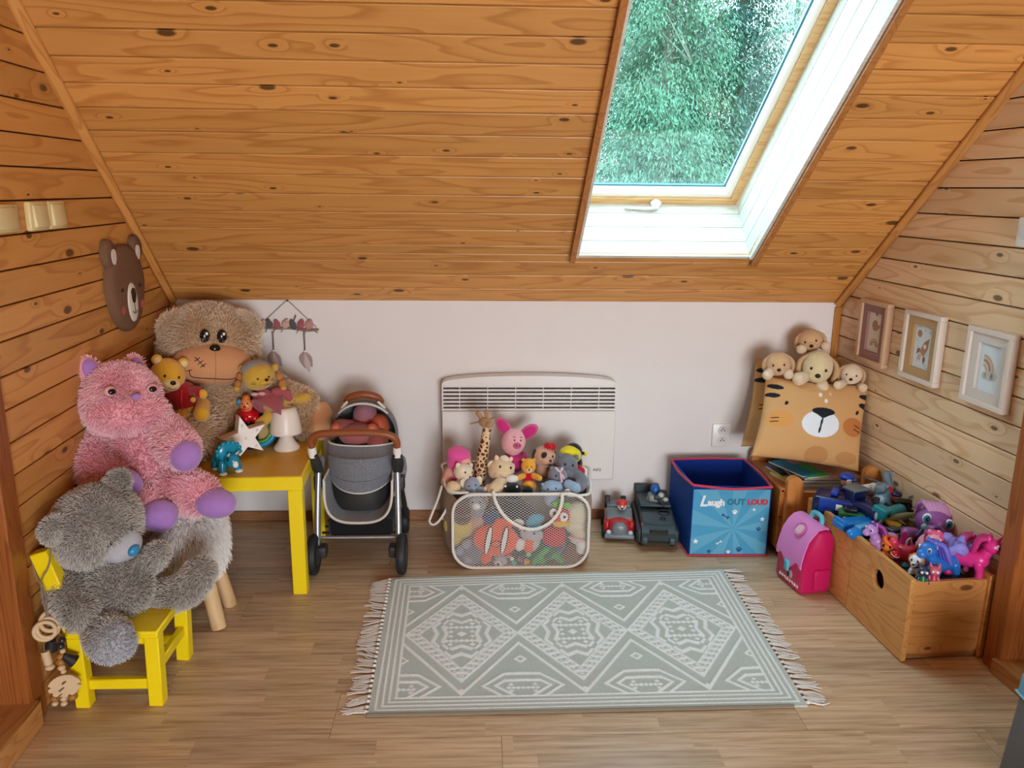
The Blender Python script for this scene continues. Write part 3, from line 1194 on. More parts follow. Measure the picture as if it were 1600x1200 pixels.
# ------------------------------------------------------------------ yellow table
YEL = mat('yellow_paint', '#EDD20C', .38, .05, 8, .04, 60)
YELT = mat('yellow_dull_top', '#DBAB1E', .42, .10, 5, .05, 60)  # duller, more orange yellow for the top face
ta = math.radians(3)
tc_ = Vector((-.614, -.680, 0)) - Vector((.275 * math.cos(ta) + .275 * math.sin(ta), .275 * math.sin(ta) - .275 * math.cos(ta), 0))
T = thing('low_table', 'low square yellow table under the beige bear, with toys and a lamp on top', 'table', tc_, (0, 0, ta))
obj('tabletop', MB().box((0, 0, .4245), (.55, .55, .051), None, .003), YELT, T)
obj('edge_band', MB().box((0, -.2755, .4235), (.551, .004, .048), None, .001).box((.2755, 0, .4235), (.004, .551, .048), None, .001), YEL, T)
for sx in (-1, 1):
    for sy in (-1, 1):
        obj('leg', MB().box((sx * .2485, sy * .2485, .1995), (.05, .05, .399), None, .003), YEL, T)

# ------------------------------------------------------------------ giant beige bear on the table
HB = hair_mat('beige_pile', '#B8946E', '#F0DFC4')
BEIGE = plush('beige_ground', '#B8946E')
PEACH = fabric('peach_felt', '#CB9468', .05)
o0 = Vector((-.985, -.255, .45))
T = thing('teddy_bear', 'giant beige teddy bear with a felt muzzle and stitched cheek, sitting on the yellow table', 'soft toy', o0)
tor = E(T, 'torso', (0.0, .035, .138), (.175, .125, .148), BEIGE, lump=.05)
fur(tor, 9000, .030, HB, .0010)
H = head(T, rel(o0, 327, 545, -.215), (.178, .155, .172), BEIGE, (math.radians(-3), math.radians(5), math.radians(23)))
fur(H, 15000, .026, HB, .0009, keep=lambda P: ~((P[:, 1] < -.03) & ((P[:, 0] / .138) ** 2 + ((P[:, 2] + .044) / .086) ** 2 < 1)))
mz, mr_ = (.0, -.116, -.044), (.146, .092, .084)
E(H, 'muzzle', mz, mr_, PEACH, nu=30, nv=18, label='smooth peach felt muzzle with a stitched smile')
line(H, 'muzzle_seam', [onell(mz, mr_, .004, z, .0006) for z in np.linspace(.07, -.08, 9)], .0010, fabric('seam_brown', '#A06A42'), 1)
stitch(H, 'mouth', mz, mr_, [(-.086, -.012), (-.080, -.034), (-.055, -.040), (0, -.042), (.06, -.046), (.098, -.036)], .0016)
stitch(H, 'mouth_corner', mz, mr_, [(-.094, -.016), (-.078, -.010)], .0015)
stitch(H, 'scar', mz, mr_, [(-.066, .036), (-.036, .004)], .0016)
for q in range(3):
    cx, cz = -.060 + .010 * q, .029 - .010 * q
    stitch(H, 'scar_stitch', mz, mr_, [(cx - .008, cz - .007), (cx + .009, cz + .006)], .0014)
E(H, 'nose', onell(mz, mr_, .004, .066, -.003), (.020, .013, .016), BLACK)
for sx in (-1, 1):
    e = E(H, 'eye', (sx * .030, -.146, .066), (.018, .012, .025), BLACK)
    E(e, 'catchlight', (sx * .030 + .006, -.157, .076), (.005, .003, .006), WHITEP)
for sx in (-1, 1):
    ear = E(H, 'ear', (0, 0, 0), (.042, .024, .062), BEIGE, lump=.04)
    ear.location = (sx * .134, -.030, .090)
    ear.rotation_euler = (math.radians(-12), math.radians(sx * 132), math.radians(sx * 12))
    fur(ear, 2600, .024, HB, .0009)
a = C(T, 'arm', [(-.10, -.05, .24), (-.165, -.12, .17), (-.16, -.18, .12)], [.056, .058, .050], BEIGE)
fur(a, 3500, .026, HB, .0009)
a = C(T, 'arm', [(.12, .0, .25), (.21, -.01, .19), (.30, .00, .155)], [.06, .055, .045], BEIGE)
fur(a, 3500, .026, HB, .0009)
pR = rel(o0, 484, 657, -.205)
lg = C(T, 'leg', [(.09, .0, .085), (.20, .03, .085), pR], [.080, .078, .082], BEIGE, n=20)
fur(lg, 7000, .022, HB, .0009, keep=lambda P: P[:, 0] < pR.x + .015)
s = E(T, 'foot_sole', (0, 0, 0), (.030, .066, .080), PEACH)
s.location = pR + Vector((.052, -.02, .004))
s.rotation_euler = (0, 0, math.radians(-24))
lg = C(T, 'leg', [(-.08, -.07, .09), (-.06, -.20, .085), (-.10, -.34, .085)], [.085, .085, .082], BEIGE, n=20)
fur(lg, 7000, .024, HB, .0009)

# ------------------------------------------------------------------ golden bear in a red jacket, on the big bear's leg
GOLD = plush('gold_plush', '#DDA62F')
GOLDL = plush('gold_muzzle_plush', '#E6CD94')
REDF = plush('red_fleece', '#A0131A')
o1 = at(283, 663, -.47)
T = thing('teddy_bear', 'golden plush bear in a red zipped jacket leaning on the giant beige bear', 'soft toy', o1)
P1 = lambda px, py, y=-.47: rel(o1, px, py, y)
E(T, 'torso', P1(284, 628) + Vector((0, .02, 0)), (.055, .05, .062), GOLD, lump=.04)
E(T, 'jacket', P1(283, 622) + Vector((0, .018, 0)), (.061, .056, .058), REDF, rot=(0, math.radians(-8), 0), lump=.05, label='red fleece jacket with a zip')
line(T, 'zip', [P1(289, 606) + Vector((0, -.030, 0)), P1(290, 622) + Vector((0, -.042, 0)), P1(292, 640) + Vector((0, -.038, 0))], .0018, mat('zip_red', '#C33B36', .4))
H = head(T, P1(262, 587), (.062, .056, .064), GOLD, (math.radians(6), math.radians(14), math.radians(34)))
mz, mr_ = (.004, -.042, -.018), (.033, .030, .025)
E(H, 'muzzle', mz, mr_, GOLDL)
E(H, 'nose', onell(mz, mr_, 0, .012), (.010, .007, .008), BLACK)
stitch(H, 'mouth', mz, mr_, [(-.012, -.006), (0, -.012), (.014, -.006)], .0012, REDF)
for sx in (-1, 1):
    E(H, 'eye', (sx * .024, -.053, .012), (.0045, .003, .0055), BLACK)
    ear = E(H, 'ear', (sx * .046, .004, .054), (.019, .011, .019), GOLD)
    E(ear, 'inner_ear', (sx * .046, -.003, .053), (.013, .007, .013), GOLDL)
C(T, 'arm', [P1(268, 612), P1(256, 632) + Vector((0, -.02, 0)), P1(262, 648) + Vector((0, -.03, 0))], [.022, .021, .020], REDF)
a = C(T, 'arm', [P1(300, 612), P1(312, 610) + Vector((0, -.02, 0)), P1(316, 612) + Vector((0, -.03, 0))], [.022, .020, .019], REDF)
E(a, 'paw', P1(322, 612) + Vector((0, -.035, 0)), (.016, .015, .018), GOLD)
E(a, 'paw', P1(309, 619) + Vector((0, -.050, 0)), (.010, .009, .010), GOLD)
for (x, y) in ((292, 650), (322, 641)):
    C(T, 'leg', [P1(x - 6, y - 8) + Vector((0, .01, 0)), P1(x, y) + Vector((0, -.05, 0))], [.026, .029], GOLD)

# ------------------------------------------------------------------ cat doll with plaits
CATY = plush('straw_yellow_plush', '#C9A23F')
DRESS = fabric('dusty_pink_dress', '#A5525A')
PLAIT = fabric('orange_plaid', '#B9793A')
o2 = at(420, 655, -.37)
T = thing('rag_doll', 'yellow-faced cat rag doll in a dusty pink dress, slumped against the giant bear', 'doll', o2)
P2 = lambda px, py, y=-.37: rel(o2, px, py, y)
H = head(T, P2(404, 588), (.062, .050, .052), CATY, (math.radians(4), math.radians(-4), math.radians(36)))
E(H, 'cap', (-.004, .016, .028), (.055, .042, .034), fabric('grey_cap', '#8E8A86'), label='grey knitted cap')
mz, mr_ = (.006, -.040, -.012), (.026, .020, .018)
E(H, 'muzzle', mz, mr_, CATY)
E(H, 'nose', onell(mz, mr_, .002, .011), (.007, .005, .006), BLACK)
stitch(H, 'mouth', mz, mr_, [(-.012, -.004), (-.004, -.008), (0, -.002), (.006, -.008), (.014, -.004)], .0009)
for sx in (-1, 1):
    E(H, 'eye', (sx * .021, -.047, .006), (.004, .003, .004), BLACK)
    for z in (-.008, -.014):
        stitch(H, 'whisker', (0, 0, 0), (.062, .050, .052), [(sx * .030, z), (sx * .044, z + .002)], .0007)
for sx, pts in ((-1, [(378, 576), (375, 588), (372, 600)]), (1, [(430, 574), (436, 588), (441, 600)])):
    pl = None
    for i, (px, py) in enumerate(pts):
        b = E(T if pl is None else pl, 'plait', P2(px, py), (.013, .013, .015), PLAIT if i else CATY, lump=.08)
        pl = pl or b
    E(pl, 'tuft', P2(pts[-1][0] + sx * 2, pts[-1][1] + 7), (.011, .011, .013), CATY)
E(T, 'torso', P2(412, 625), (.040, .036, .045), DRESS, lump=.06)
obj('skirt', MB().lathe([(.026, .045), (.040, .02), (.066, -.02), (.070, -.03), (.060, -.03)], 24, P2(424, 632), (math.radians(-38), math.radians(32), 0)), DRESS, T, 50)
E(T, 'apron', P2(426, 630) + Vector((0, -.045, 0)), (.026, .01, .020), fabric('sand_apron', '#B98C5E'))
obj('collar_bow', MB().ell(P2(401, 613) + Vector((0, -.03, 0)), (.014, .006, .007)).ell(P2(412, 612) + Vector((0, -.03, 0)), (.014, .006, .007)), fabric('pale_ribbon', '#CDA6A0'), T, 60)
C(T, 'leg', [P2(420, 642), P2(420, 650) + Vector((0, -.02, 0)), P2(410, 658) + Vector((0, -.03, 0))], [.020, .020, .021], CATY)
C(T, 'leg', [P2(436, 634, -.35), P2(455, 626, -.30), P2(478, 621, -.29)], [.018, .018, .020], CATY)
C(T, 'arm', [P2(430, 612), P2(444, 612), P2(452, 622)], [.015, .014, .013], DRESS)

# ------------------------------------------------------------------ small toys and lamp on the table
o3 = atz(391, 699, .45)
T = thing('toy_figure', 'small red plastic clown figure with blue ears behind the white star', 'toy', o3)
k = .00225
obj('base', MB().lathe([(.030, 0), (.034, .01), (.033, .08), (.026, .108), (0, .108)], 20), plastic('navy_plastic', '#142243'), T, 40)
redp = plastic('red_plastic', '#C41320', .2)
obj('body', MB().ell((0, 0, .128), (.044, .036, .028)).ell((-.028, -.016, .120), (.021, .019, .019)).ell((.028, -.016, .120), (.021, .019, .019)).ell((0, -.028, .122), (.016, .017, .016)), redp, T, 60)
H = E(T, 'head', (0, -.010, .172), (.025, .024, .029), plastic('skin_plastic', '#DD8A52', .3))
E(H, 'hair', (0, -.006, .197), (.015, .016, .014), plastic('orange_plastic', '#D9722B', .3))
E(H, 'nose', (0, -.036, .170), (.006, .006, .006), redp)
line(H, 'mouth', [(-.012, -.029, .162), (0, -.034, .158), (.012, -.029, .162)], .0018, redp)
for sx in (-1, 1):
    E(H, 'ear', (sx * .028, -.004, .180), (.010, .008, .013), plastic('sky_blue_plastic', '#2B93C9', .3))
    E(H, 'eye', (sx * .009, -.031, .181), (.003, .002, .004), BLACK)

oS = at(386, 706, -.475)
T = thing('star_lamp', 'white five-pointed star lamp with small bulbs standing on the yellow table', 'lamp', (oS.x, oS.y, .45), (0, 0, math.radians(34)))
R_, r_ = .088, .036
pts = []
for i in range(10):
    a = math.radians(90 + 11) + i * PI / 5
    rr = R_ if i % 2 == 0 else r_
    pts.append((rr * math.cos(a), rr * math.sin(a)))
zmin = min(p[1] for p in pts)
pts = [(x - .008, z - zmin) for x, z in pts]
obj('shell', MB().prism(pts, .036, FRONT, (0, .018, 0)), mat('star_side', '#C9B7A4', .5), T, 20)
sc_ = [((x + .008) * .955 - .008, (z + zmin) * .955 - zmin) for x, z in pts]
obj('face', MB().prism(sc_, .003, FRONT, (0, -.0178, 0)), mat('star_white', '#EDEAE6', .45, .03), T, 20)
for i in range(5):
    a = math.radians(90 + 11) + i * 2 * PI / 5
    obj('bulb', MB().ell((.050 * math.cos(a) - .008, -.0215, .050 * math.sin(a) - zmin), (.0055, .004, .0055), None, 14, 8), mat('bulb_frost', '#DAD6CF', .3), T, 60)
obj('bulb', MB().ell((-.008, -.0215, -zmin), (.0055, .004, .0055), None, 14, 8), mat('bulb_frost', '#DAD6CF', .3), T, 60)

oR = atz(404, 700, .45)
T = thing('ring_rattle', 'round blue and green ring toy leaning behind the white star', 'toy', (oR.x + .004, oR.y + .02, .45), (0, 0, math.radians(26)))
rx = (math.radians(80), 0, 0)
obj('outer_ring', MB().torus((0, 0, .060), .052, .0125, rx, 32, 10), plastic('aqua_plastic', '#1E8CB5', .25), T, 60)
obj('inner_ring', MB().torus((0, -.004, .060), .038, .006, rx, 32, 8), plastic('lime_plastic', '#57A83B', .25), T, 60)
obj('middle_disc', MB().cyl((0, .002, .060), (0, .006, .060), .036, None, 28), plastic('tan_plastic', '#B59058', .4), T)
for i in range(5):
    a = math.radians(20 + 26 * i)
    E(T, 'dot', (.053 * math.cos(a), -.0115, .060 + .053 * math.sin(a)), (.004, .003, .004), WHITEP)

oD = atz(358, 741, .45)
T = thing('toy_dinosaur', 'turquoise plastic horned dinosaur standing at the edge of the yellow table', 'toy', (oD.x, oD.y + .01, .45), (0, 0, math.radians(38)))
TEAL = plastic('turquoise_plastic', '#0B87A6', .2)
TEALD = plastic('deep_teal_plastic', '#0A6480', .25)
E(T, 'body', (0, .035, .050), (.036, .052, .036), TEAL)
obj('tail', MB().tube([(0, .07, .055), (0, .10, .045), (0, .125, .03)], [.024, .014, .005]), TEAL, T, 60)
H = E(T, 'head', (0, -.028, .056), (.026, .032, .026), TEAL)
for sx in (-1, 1):
    obj('leg', MB().tube([(sx * .024, .0, .04), (sx * .028, -.004, .014)], [.015, .0135]), TEAL, T, 60)
    obj('foot', MB().ell((sx * .028, -.010, .007), (.014, .016, .007)), WHITEP, T, 60)
    obj('leg', MB().tube([(sx * .024, .065, .04), (sx * .028, .065, .014)], [.015, .0135]), TEAL, T, 60)
    obj('foot', MB().ell((sx * .028, .060, .007), (.013, .015, .007)), WHITEP, T, 60)
    E(H, 'eye', (sx * .019, -.044, .066), (.005, .005, .007), BLACK)
    obj('horn', MB().tube([(sx * .014, -.035, .078), (sx * .016, -.052, .09)], [.005, .0015]), WHITEP, H, 60)
obj('beak', MB().ell((0, -.058, .048), (.010, .009, .012)), WHITEP, H, 60)
fr = MB().ell((0, -.004, .080), (.040, .010, .034))
for i in range(9):
    a = math.radians(-10 + 25 * i)
    fr.ell((.040 * math.cos(a), -.004, .080 + .033 * math.sin(a)), (.008, .006, .008), None, 10, 6)
obj('neck_frill', fr, TEAL, T, 60)
for i in range(4):
    E(T, 'back_spot', (.026, .02 + .02 * i, .070), (.006, .006, .006), TEALD)

oL = at(448, 697, -.375)
oL.z = .45
T = thing('table_lamp', 'small white plastic mushroom table lamp on the yellow table', 'lamp', oL)
LAMP = mat('lamp_white', '#E4DCD2', .35, .02, 10, spec=.4, sss=.25)
obj('base', MB().lathe([(.0, .0), (.046, 0), (.049, .006), (.046, .013), (.034, .028), (.023, .050), (.018, .075), (.018, .090), (0, .090)], 36), LAMP, T, 50)
obj('lamp_shade', MB().lathe([(.058, .064), (.060, .066), (.0595, .075), (.054, .115), (.045, .150), (.040, .160), (.030, .164), (.028, .161), (.0, .161)], 40).lathe([(.058, .064), (.052, .115), (.043, .148), (.0, .152)], 40), LAMP, T, 50)

# ------------------------------------------------------------------ fluffy stool
STX, STY = -.985, -.835
T = thing('stool', 'round stool with a shaggy white fur seat and splayed pale wood legs', 'stool', (STX, STY, 0))
WF = hair_mat('white_pile', '#CFC9C4', '#F6F4F2', .12)
BIRCH = wood('birch_leg', '#D9B98E', '#B8925F', None, axis=2, rough=.5, ring=6, tone=.08)
st = obj('seat', MB().lathe([(0, .205), (.10, .205), (.118, .225), (.124, .30), (.122, .355), (.110, .382), (.08, .392), (0, .394)], 36), plush('white_fur_ground', '#DDD6D1'), T, 60)
fur(st, 15000, .038, WF, .0009, droop=.9, clump=.3)
for sx, sy in ((.125, -.065), (-.125, -.065), (.115, .09), (-.115, .09)):
    b = Vector((sx, sy, 0))
    obj('leg', MB().cyl((b.x, b.y, 0), (b.x * .62, b.y * .62, .235), .0245, .027, 20), BIRCH, T)

# ------------------------------------------------------------------ pink cat-bear on the stool
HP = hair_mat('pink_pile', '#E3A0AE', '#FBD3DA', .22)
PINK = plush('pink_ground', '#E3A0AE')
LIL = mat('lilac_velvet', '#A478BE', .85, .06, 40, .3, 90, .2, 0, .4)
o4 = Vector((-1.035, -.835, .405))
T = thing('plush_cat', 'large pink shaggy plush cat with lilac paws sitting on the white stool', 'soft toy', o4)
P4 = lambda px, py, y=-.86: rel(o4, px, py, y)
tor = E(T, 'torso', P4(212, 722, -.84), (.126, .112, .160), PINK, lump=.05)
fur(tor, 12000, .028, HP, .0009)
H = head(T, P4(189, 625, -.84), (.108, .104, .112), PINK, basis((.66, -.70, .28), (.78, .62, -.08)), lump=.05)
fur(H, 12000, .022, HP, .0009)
mz = E(H, 'muzzle', (.004, -.050, -.044), (.116, .078, .062), PINK, lump=.04)
fur(mz, 5000, .017, HP, .0009)
E(H, 'nose', (.0, -.136, -.002), (.014, .010, .010), LIL)
for sx in (-1, 1):
    e = E(H, 'eye', (sx * .062, -.102, .022), (.018, .012, .016), mat('pink_lid', '#D9A0A6', .5))
    E(e, 'pupil', (sx * .060, -.112, .019), (.012, .006, .009), BLACK)
    ear = E(H, 'ear', (0, 0, 0), (.032, .018, .044), PINK)
    ear.location = (sx * .066 - .012, .012, .100)
    ear.rotation_euler = (math.radians(-6), math.radians(sx * 14), 0)
    fur(ear, 1200, .014, HP, .0008, keep=lambda P: P[:, 1] > -.006)
    E(ear, 'inner_ear', (0, -.011, -.003), (.025, .012, .037), LIL)
a = C(T, 'arm', [P4(163, 690, -.86), P4(152, 725, -.94), P4(166, 748, -.99)], [.052, .056, .054], PINK)
fur(a, 6000, .024, HP, .0009)
E(a, 'paw', P4(192, 752, -1.02), (.058, .043, .040), LIL, rot=(0, math.radians(25), 0), lump=.05)
a = C(T, 'arm', [P4(252, 672, -.84), P4(272, 690, -.88), P4(280, 700, -.92)], [.055, .055, .050], PINK)
fur(a, 5000, .024, HP, .0009)
E(a, 'paw', P4(290, 712, -.95), (.048, .044, .050), LIL, rot=(0, math.radians(20), 0), lump=.05)
lg = C(T, 'leg', [P4(240, 765, -.85), P4(285, 765, -.90), P4(312, 772, -.92)], [.070, .068, .058], PINK)
fur(lg, 6000, .022, HP, .0009)
E(lg, 'paw', P4(337, 786, -.95), (.066, .052, .046), LIL, rot=(0, math.radians(8), 0), lump=.06)
lg = C(T, 'leg', [P4(215, 780, -.88), P4(232, 792, -.96)], [.068, .060], PINK)
fur(lg, 3500, .022, HP, .0009)
E(lg, 'paw', P4(249, 806, -1.01), (.056, .050, .050), LIL, lump=.06)

# ------------------------------------------------------------------ yellow child's chair
YC = YEL
oC = Vector((-1.005, -1.19, 0))
T = thing('child_chair', 'small yellow wooden child chair with the grey bear sitting on it', 'chair', oC)
W_ = lambda x, y, z: (x - oC.x, y - oC.y, z)


def post(a, b, w, name='leg', parent=None):
    a, b = Vector(a), Vector(b)
    z = (b - a).normalized()
    y = Vector((0, -1, 0))
    y = (y - z * y.dot(z)).normalized()
    x = y.cross(z)
    R = np.array(((x.x, y.x, z.x), (x.y, y.y, z.y), (x.z, y.z, z.z)))
    return obj(name, MB().box((a + b) / 2, (w[0], w[1], (b - a).length), R, .003), YC, parent or T)


obj('seat', MB().box(W_(-1.003, -1.187, .2275), (.250, .285, .022), None, .004), YC, T)
post(W_(-.906, -1.300, 0), W_(-.902, -1.298, .217), (.040, .040))
post(W_(-.912, -1.072, 0), W_(-.902, -1.078, .217), (.040, .040))
for y in (-1.305, -1.072):
    post(W_(-1.105, y, 0), W_(-1.108, y, .25), (.040, .038))
    post(W_(-1.108, y, .235), W_(-1.172, y, .47), (.048, .038), 'back_post')
obj('back_board', MB().box(W_(-1.163, -1.188, .425), (.022, .215, .075), (0, math.radians(-15), 0), .003), YC, T)
obj('stretcher', MB().box(W_(-1.005, -1.300, .065), (.165, .020, .032), None, .003), YC, T)
obj('stretcher', MB().box(W_(-1.005, -1.072, .065), (.165, .020, .032), None, .003), YC, T)
obj('stretcher', MB().box(W_(-.906, -1.187, .105), (.020, .195, .030), None, .003), YC, T)
obj('apron', MB().box(W_(-1.005, -1.300, .203), (.165, .018, .026), None, .002).box(W_(-.905, -1.187, .203), (.018, .195, .026), None, .002), YC, T)

# ------------------------------------------------------------------ grey teddy bear
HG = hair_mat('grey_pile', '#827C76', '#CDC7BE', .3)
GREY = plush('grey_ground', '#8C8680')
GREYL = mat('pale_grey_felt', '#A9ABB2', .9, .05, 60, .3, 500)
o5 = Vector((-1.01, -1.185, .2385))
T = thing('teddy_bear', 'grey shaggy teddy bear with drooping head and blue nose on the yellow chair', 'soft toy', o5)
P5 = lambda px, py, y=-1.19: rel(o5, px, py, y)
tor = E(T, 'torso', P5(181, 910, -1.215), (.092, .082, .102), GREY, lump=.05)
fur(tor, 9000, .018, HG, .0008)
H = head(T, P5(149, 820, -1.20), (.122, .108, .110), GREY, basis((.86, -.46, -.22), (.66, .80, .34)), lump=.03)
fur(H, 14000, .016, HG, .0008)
mz = E(H, 'muzzle', (0, -.092, -.028), (.060, .052, .043), GREYL, lump=.04, label='pale grey smooth muzzle')
E(H, 'nose', (.0, -.144, -.022), (.018, .013, .015), plastic('blue_nose', '#2E86B5', .35), label='blue plastic nose')
line(H, 'mouth', [(-.018, -.136, -.052), (0, -.138, -.058), (.018, -.136, -.052)], .0012, THREAD)
for sx in (-1, 1):
    E(H, 'eye', (sx * .034, -.102, .012), (.008, .007, .009), BLACK)
    ear = E(H, 'ear', (0, 0, 0), (.036, .020, .040), GREY)
    ear.location = (sx * .100, .005, .072)
    ear.rotation_euler = (0, math.radians(sx * 42), 0)
    fur(ear, 2500, .017, HG, .0008)
a = C(T, 'arm', [P5(114, 888, -1.23), P5(104, 920, -1.28), P5(126, 956, -1.33)], [.042, .047, .042], GREY)
fur(a, 6000, .018, HG, .0008)
a = C(T, 'arm', [P5(222, 884, -1.13), P5(240, 870, -1.15), P5(246, 862, -1.16)], [.034, .032, .028], GREY)
fur(a, 2500, .016, HG, .0008)
lg = C(T, 'leg', [P5(222, 932, -1.13), P5(262, 930, -1.15), P5(296, 916, -1.16), P5(313, 892, -1.165)], [.048, .044, .044, .038], GREY)
fur(lg, 8000, .017, HG, .0008)
lg = C(T, 'leg', [P5(168, 960, -1.24), P5(164, 982, -1.31), P5(170, 996, -1.355)], [.042, .048, .052], GREY)
fur(lg, 6000, .018, HG, .0008)
so = E(lg, 'foot_sole', P5(176, 1004, -1.385), (.056, .026, .050), GREYL, rot=(math.radians(-28), math.radians(10), math.radians(14)))
fur(so, 2500, .010, hair_mat('sole_pile', '#8E8F96', '#C3C4CB', .2), .0008)

# ------------------------------------------------------------------ wooden baby mobile hung on the chair
BEADW = mat('raw_beech', '#CDB08A', .55, .08, 30)
BEADO = mat('ochre_bead', '#A06A2C', .5, .06, 30)
BEADK = plastic('charcoal_bead', '#2A2A2C', .3)
YM = -1.345
o6 = at(66, 905, YM)
T = thing('bead_mobile', 'wooden ring and bead mobile with a leaf, hung from the yellow chair', 'mobile', o6)
P6 = lambda px, py, y=YM: rel(o6, px, py, y)
J = mat('jute_string', '#8A7A66', .9, .15, 200)
line(T, 'string', [P6(80, 850, -1.30), P6(76, 885, -1.335), P6(64, 912), P6(72, 960), P6(77, 990)], .0022, J)
line(T, 'string', [P6(50, 880, -1.325), P6(58, 905), P6(70, 925), P6(78, 990)], .0020, J)
for i, (px, py, ry, tl) in enumerate(((80, 970, 20, .3), (75, 981, 16, .5), (70, 986, 40, .2))):
    obj('ring', MB().torus(P6(px, py, YM - .008 * i), .0255, .0060, (math.radians(60 + 14 * i), tl, math.radians(20)), 26, 8), BEADW, T, 60)
line(T, 'string', [P6(67, 985), P6(69, 1015), P6(71, 1055)], .0013, J)
line(T, 'string', [P6(92, 985), P6(97, 1010), P6(98, 1050)], .0013, J)
obj('bead', MB().cyl(P6(70, 1017), P6(76, 1037), .0115, None, 14), BEADW, T)
E(T, 'bead', P6(78, 1042), (.013, .013, .009), BEADW)
obj('bell', MB().lathe([(0, .022), (.010, .02), (.014, .005), (.019, -.012), (.017, -.014), (0, -.01)], 18, P6(80, 1008, YM + .02), (.2, .3, 0)), BEADK, T, 50)
obj('bell', MB().lathe([(0, .022), (.010, .02), (.014, .005), (.019, -.012), (.017, -.014), (0, -.01)], 18, P6(110, 1030, YM - .01), (.2, -.8, 0)), BEADK, T, 50)
for px, py, r, m in ((97, 1000, .010, BEADK), (95, 1009, .011, BEADK), (98, 1017, .008, BEADW), (95, 1025, .012, BEADO), (95, 1034, .0125, BEADO), (96, 1043, .010, BEADW), (99, 1049, .008, BEADW)):
    E(T, 'bead', P6(px, py, YM - .01), (r, r, r * .85), m, nu=14, nv=9)
lf = []
for i in range(40):
    a = 2 * PI * i / 40
    r = .036 * (1 + .10 * math.sin(a)) * (1 - .25 * max(0, math.cos(9 * a)) ** 6 * (1 if math.sin(a) < .8 else 0))
    lf.append((r * 1.12 * math.cos(a), r * math.sin(a) * .92))
Mleaf = np.array(Euler((0, math.radians(-8), math.radians(16))).to_matrix()) @ FRONT
obj('leaf', MB().prism(lf, .007, Mleaf, P6(102, 1072, YM - .018)), BEADW, T, 25)
for a in (-.016, 0.0, .016):
    obj('leaf_slot', MB().tube([P6(93 + a * 300, 1080 - a * 700, YM - .030), P6(100 + a * 200, 1075 - a * 600, YM - .030)], [.0022, .001], 6), mat('leaf_slot_dark', '#6A4A2C', .8), T, 60)
for px, py, r, m in ((86, 1090, .013, BEADO), (100, 1091, .010, BEADW), (114, 1088, .013, BEADO), (86, 1099, .009, BEADW), (100, 1099, .009, BEADW)):
    E(T, 'bead', P6(px, py, YM - .012), (r, r, r * .8), m, nu=14, nv=9)
# ------------------------------------------------------------------ doll stroller
FELT = mat('grey_felt', '#757880', .95, .5, 170, .3, 500, .15, 0, .2)
FELTD = mat('grey_felt_inside', '#5E626B', .95, .45, 170, .3, 500, .15)
TUB = plastic('charcoal_plastic', '#2B2C2C', .5)
TYRE = plastic('black_tyre', '#1A1D22', .6)
ALU = mat('brushed_aluminium', '#AEB4BC', .35, .03, 20, metal=.8)
TAN = mat('tan_leatherette', '#8A4B26', .4, .08, 30, .15, 300, .5)
PIPE = fabric('ivory_piping', '#D8D3CB')
oK = Vector((-.457, -.30, 0))
T = thing('doll_stroller', 'grey felt doll stroller with tan handlebar parked beside the yellow table', 'stroller', oK)
K_ = lambda x, y, z: (x - oK.x, y - oK.y, z)
for x, y, r in ((-.292, -.512, .077), (-.622, -.512, .077), (-.315, -.14, .055), (-.600, -.14, .055)):
    sx = 1 if x > -.457 else -1
    w = obj('wheel', MB().lathe([(.028, -.016), (r * .8, -.018), (r * .94, -.015), (r, -.006), (r, .006), (r * .94, .015), (r * .8, .018), (.028, .016)], 30, K_(x, y, r), (0, PI / 2, 0)), TYRE, T, 40)
    obj('hub', MB().lathe([(0, -.020), (.024, -.019), (r * .55, -.0165), (r * .55, .0165), (.024, .019), (0, .020)], 20, K_(x, y, r), (0, PI / 2, 0)), plastic('dark_hub', '#3A3E45', .4), w, 40)
    obj('axle_block', MB().rbox(K_(x - sx * .032, y + .01, r + .01), (.034, .05, .045), .008), TUB, T, 50)
for sx in (-1, 1):
    x0 = -.457 + sx * .155
    obj('frame_leg', MB().tube([K_(x0 - sx * .002, -.500, .085), K_(x0 - sx * .004, -.470, .25), K_(x0 - sx * .008, -.430, .41)], .0115, 14, 3), ALU, T, 60)
    obj('frame_leg', MB().tube([K_(x0, -.16, .06), K_(x0 - sx * .004, -.30, .24), K_(x0 - sx * .006, -.42, .36)], .010, 12, 3), TUB, T, 60)
    obj('joint', MB().tube([K_(x0 - sx * .006, -.435, .385), K_(x0 - sx * .002, -.470, .425), K_(x0, -.492, .462)], [.020, .024, .018], 14, 4, True, .75), TUB, T, 60)
    obj('collar', MB().cyl(K_(x0, -.489, .458), K_(x0 + sx * .001, -.500, .498), .0165, .0155, 18), WHITEP, T)
    obj('side_bracket', MB().rbox(K_(x0 + sx * .006, -.405, .325), (.022, .045, .06), .008), TUB, T, 50)
    obj('side_fabric', MB().tube([K_(x0, -.36, .40), K_(x0 + sx * .004, -.38, .37), K_(x0 + sx * .006, -.395, .345)], [.018, .020, .014], 12, 3, True, .6), FELT, T, 60)
hb = [(-.612, -.500, .495), (-.612, -.507, .528), (-.585, -.512, .548), (-.52, -.514, .555), (-.457, -.514, .556), (-.394, -.514, .555), (-.330, -.512, .546), (-.304, -.507, .525), (-.302, -.500, .492)]
obj('handlebar', MB().tube([K_(*p) for p in hb], .0135, 16, 5), TAN, T, 60)
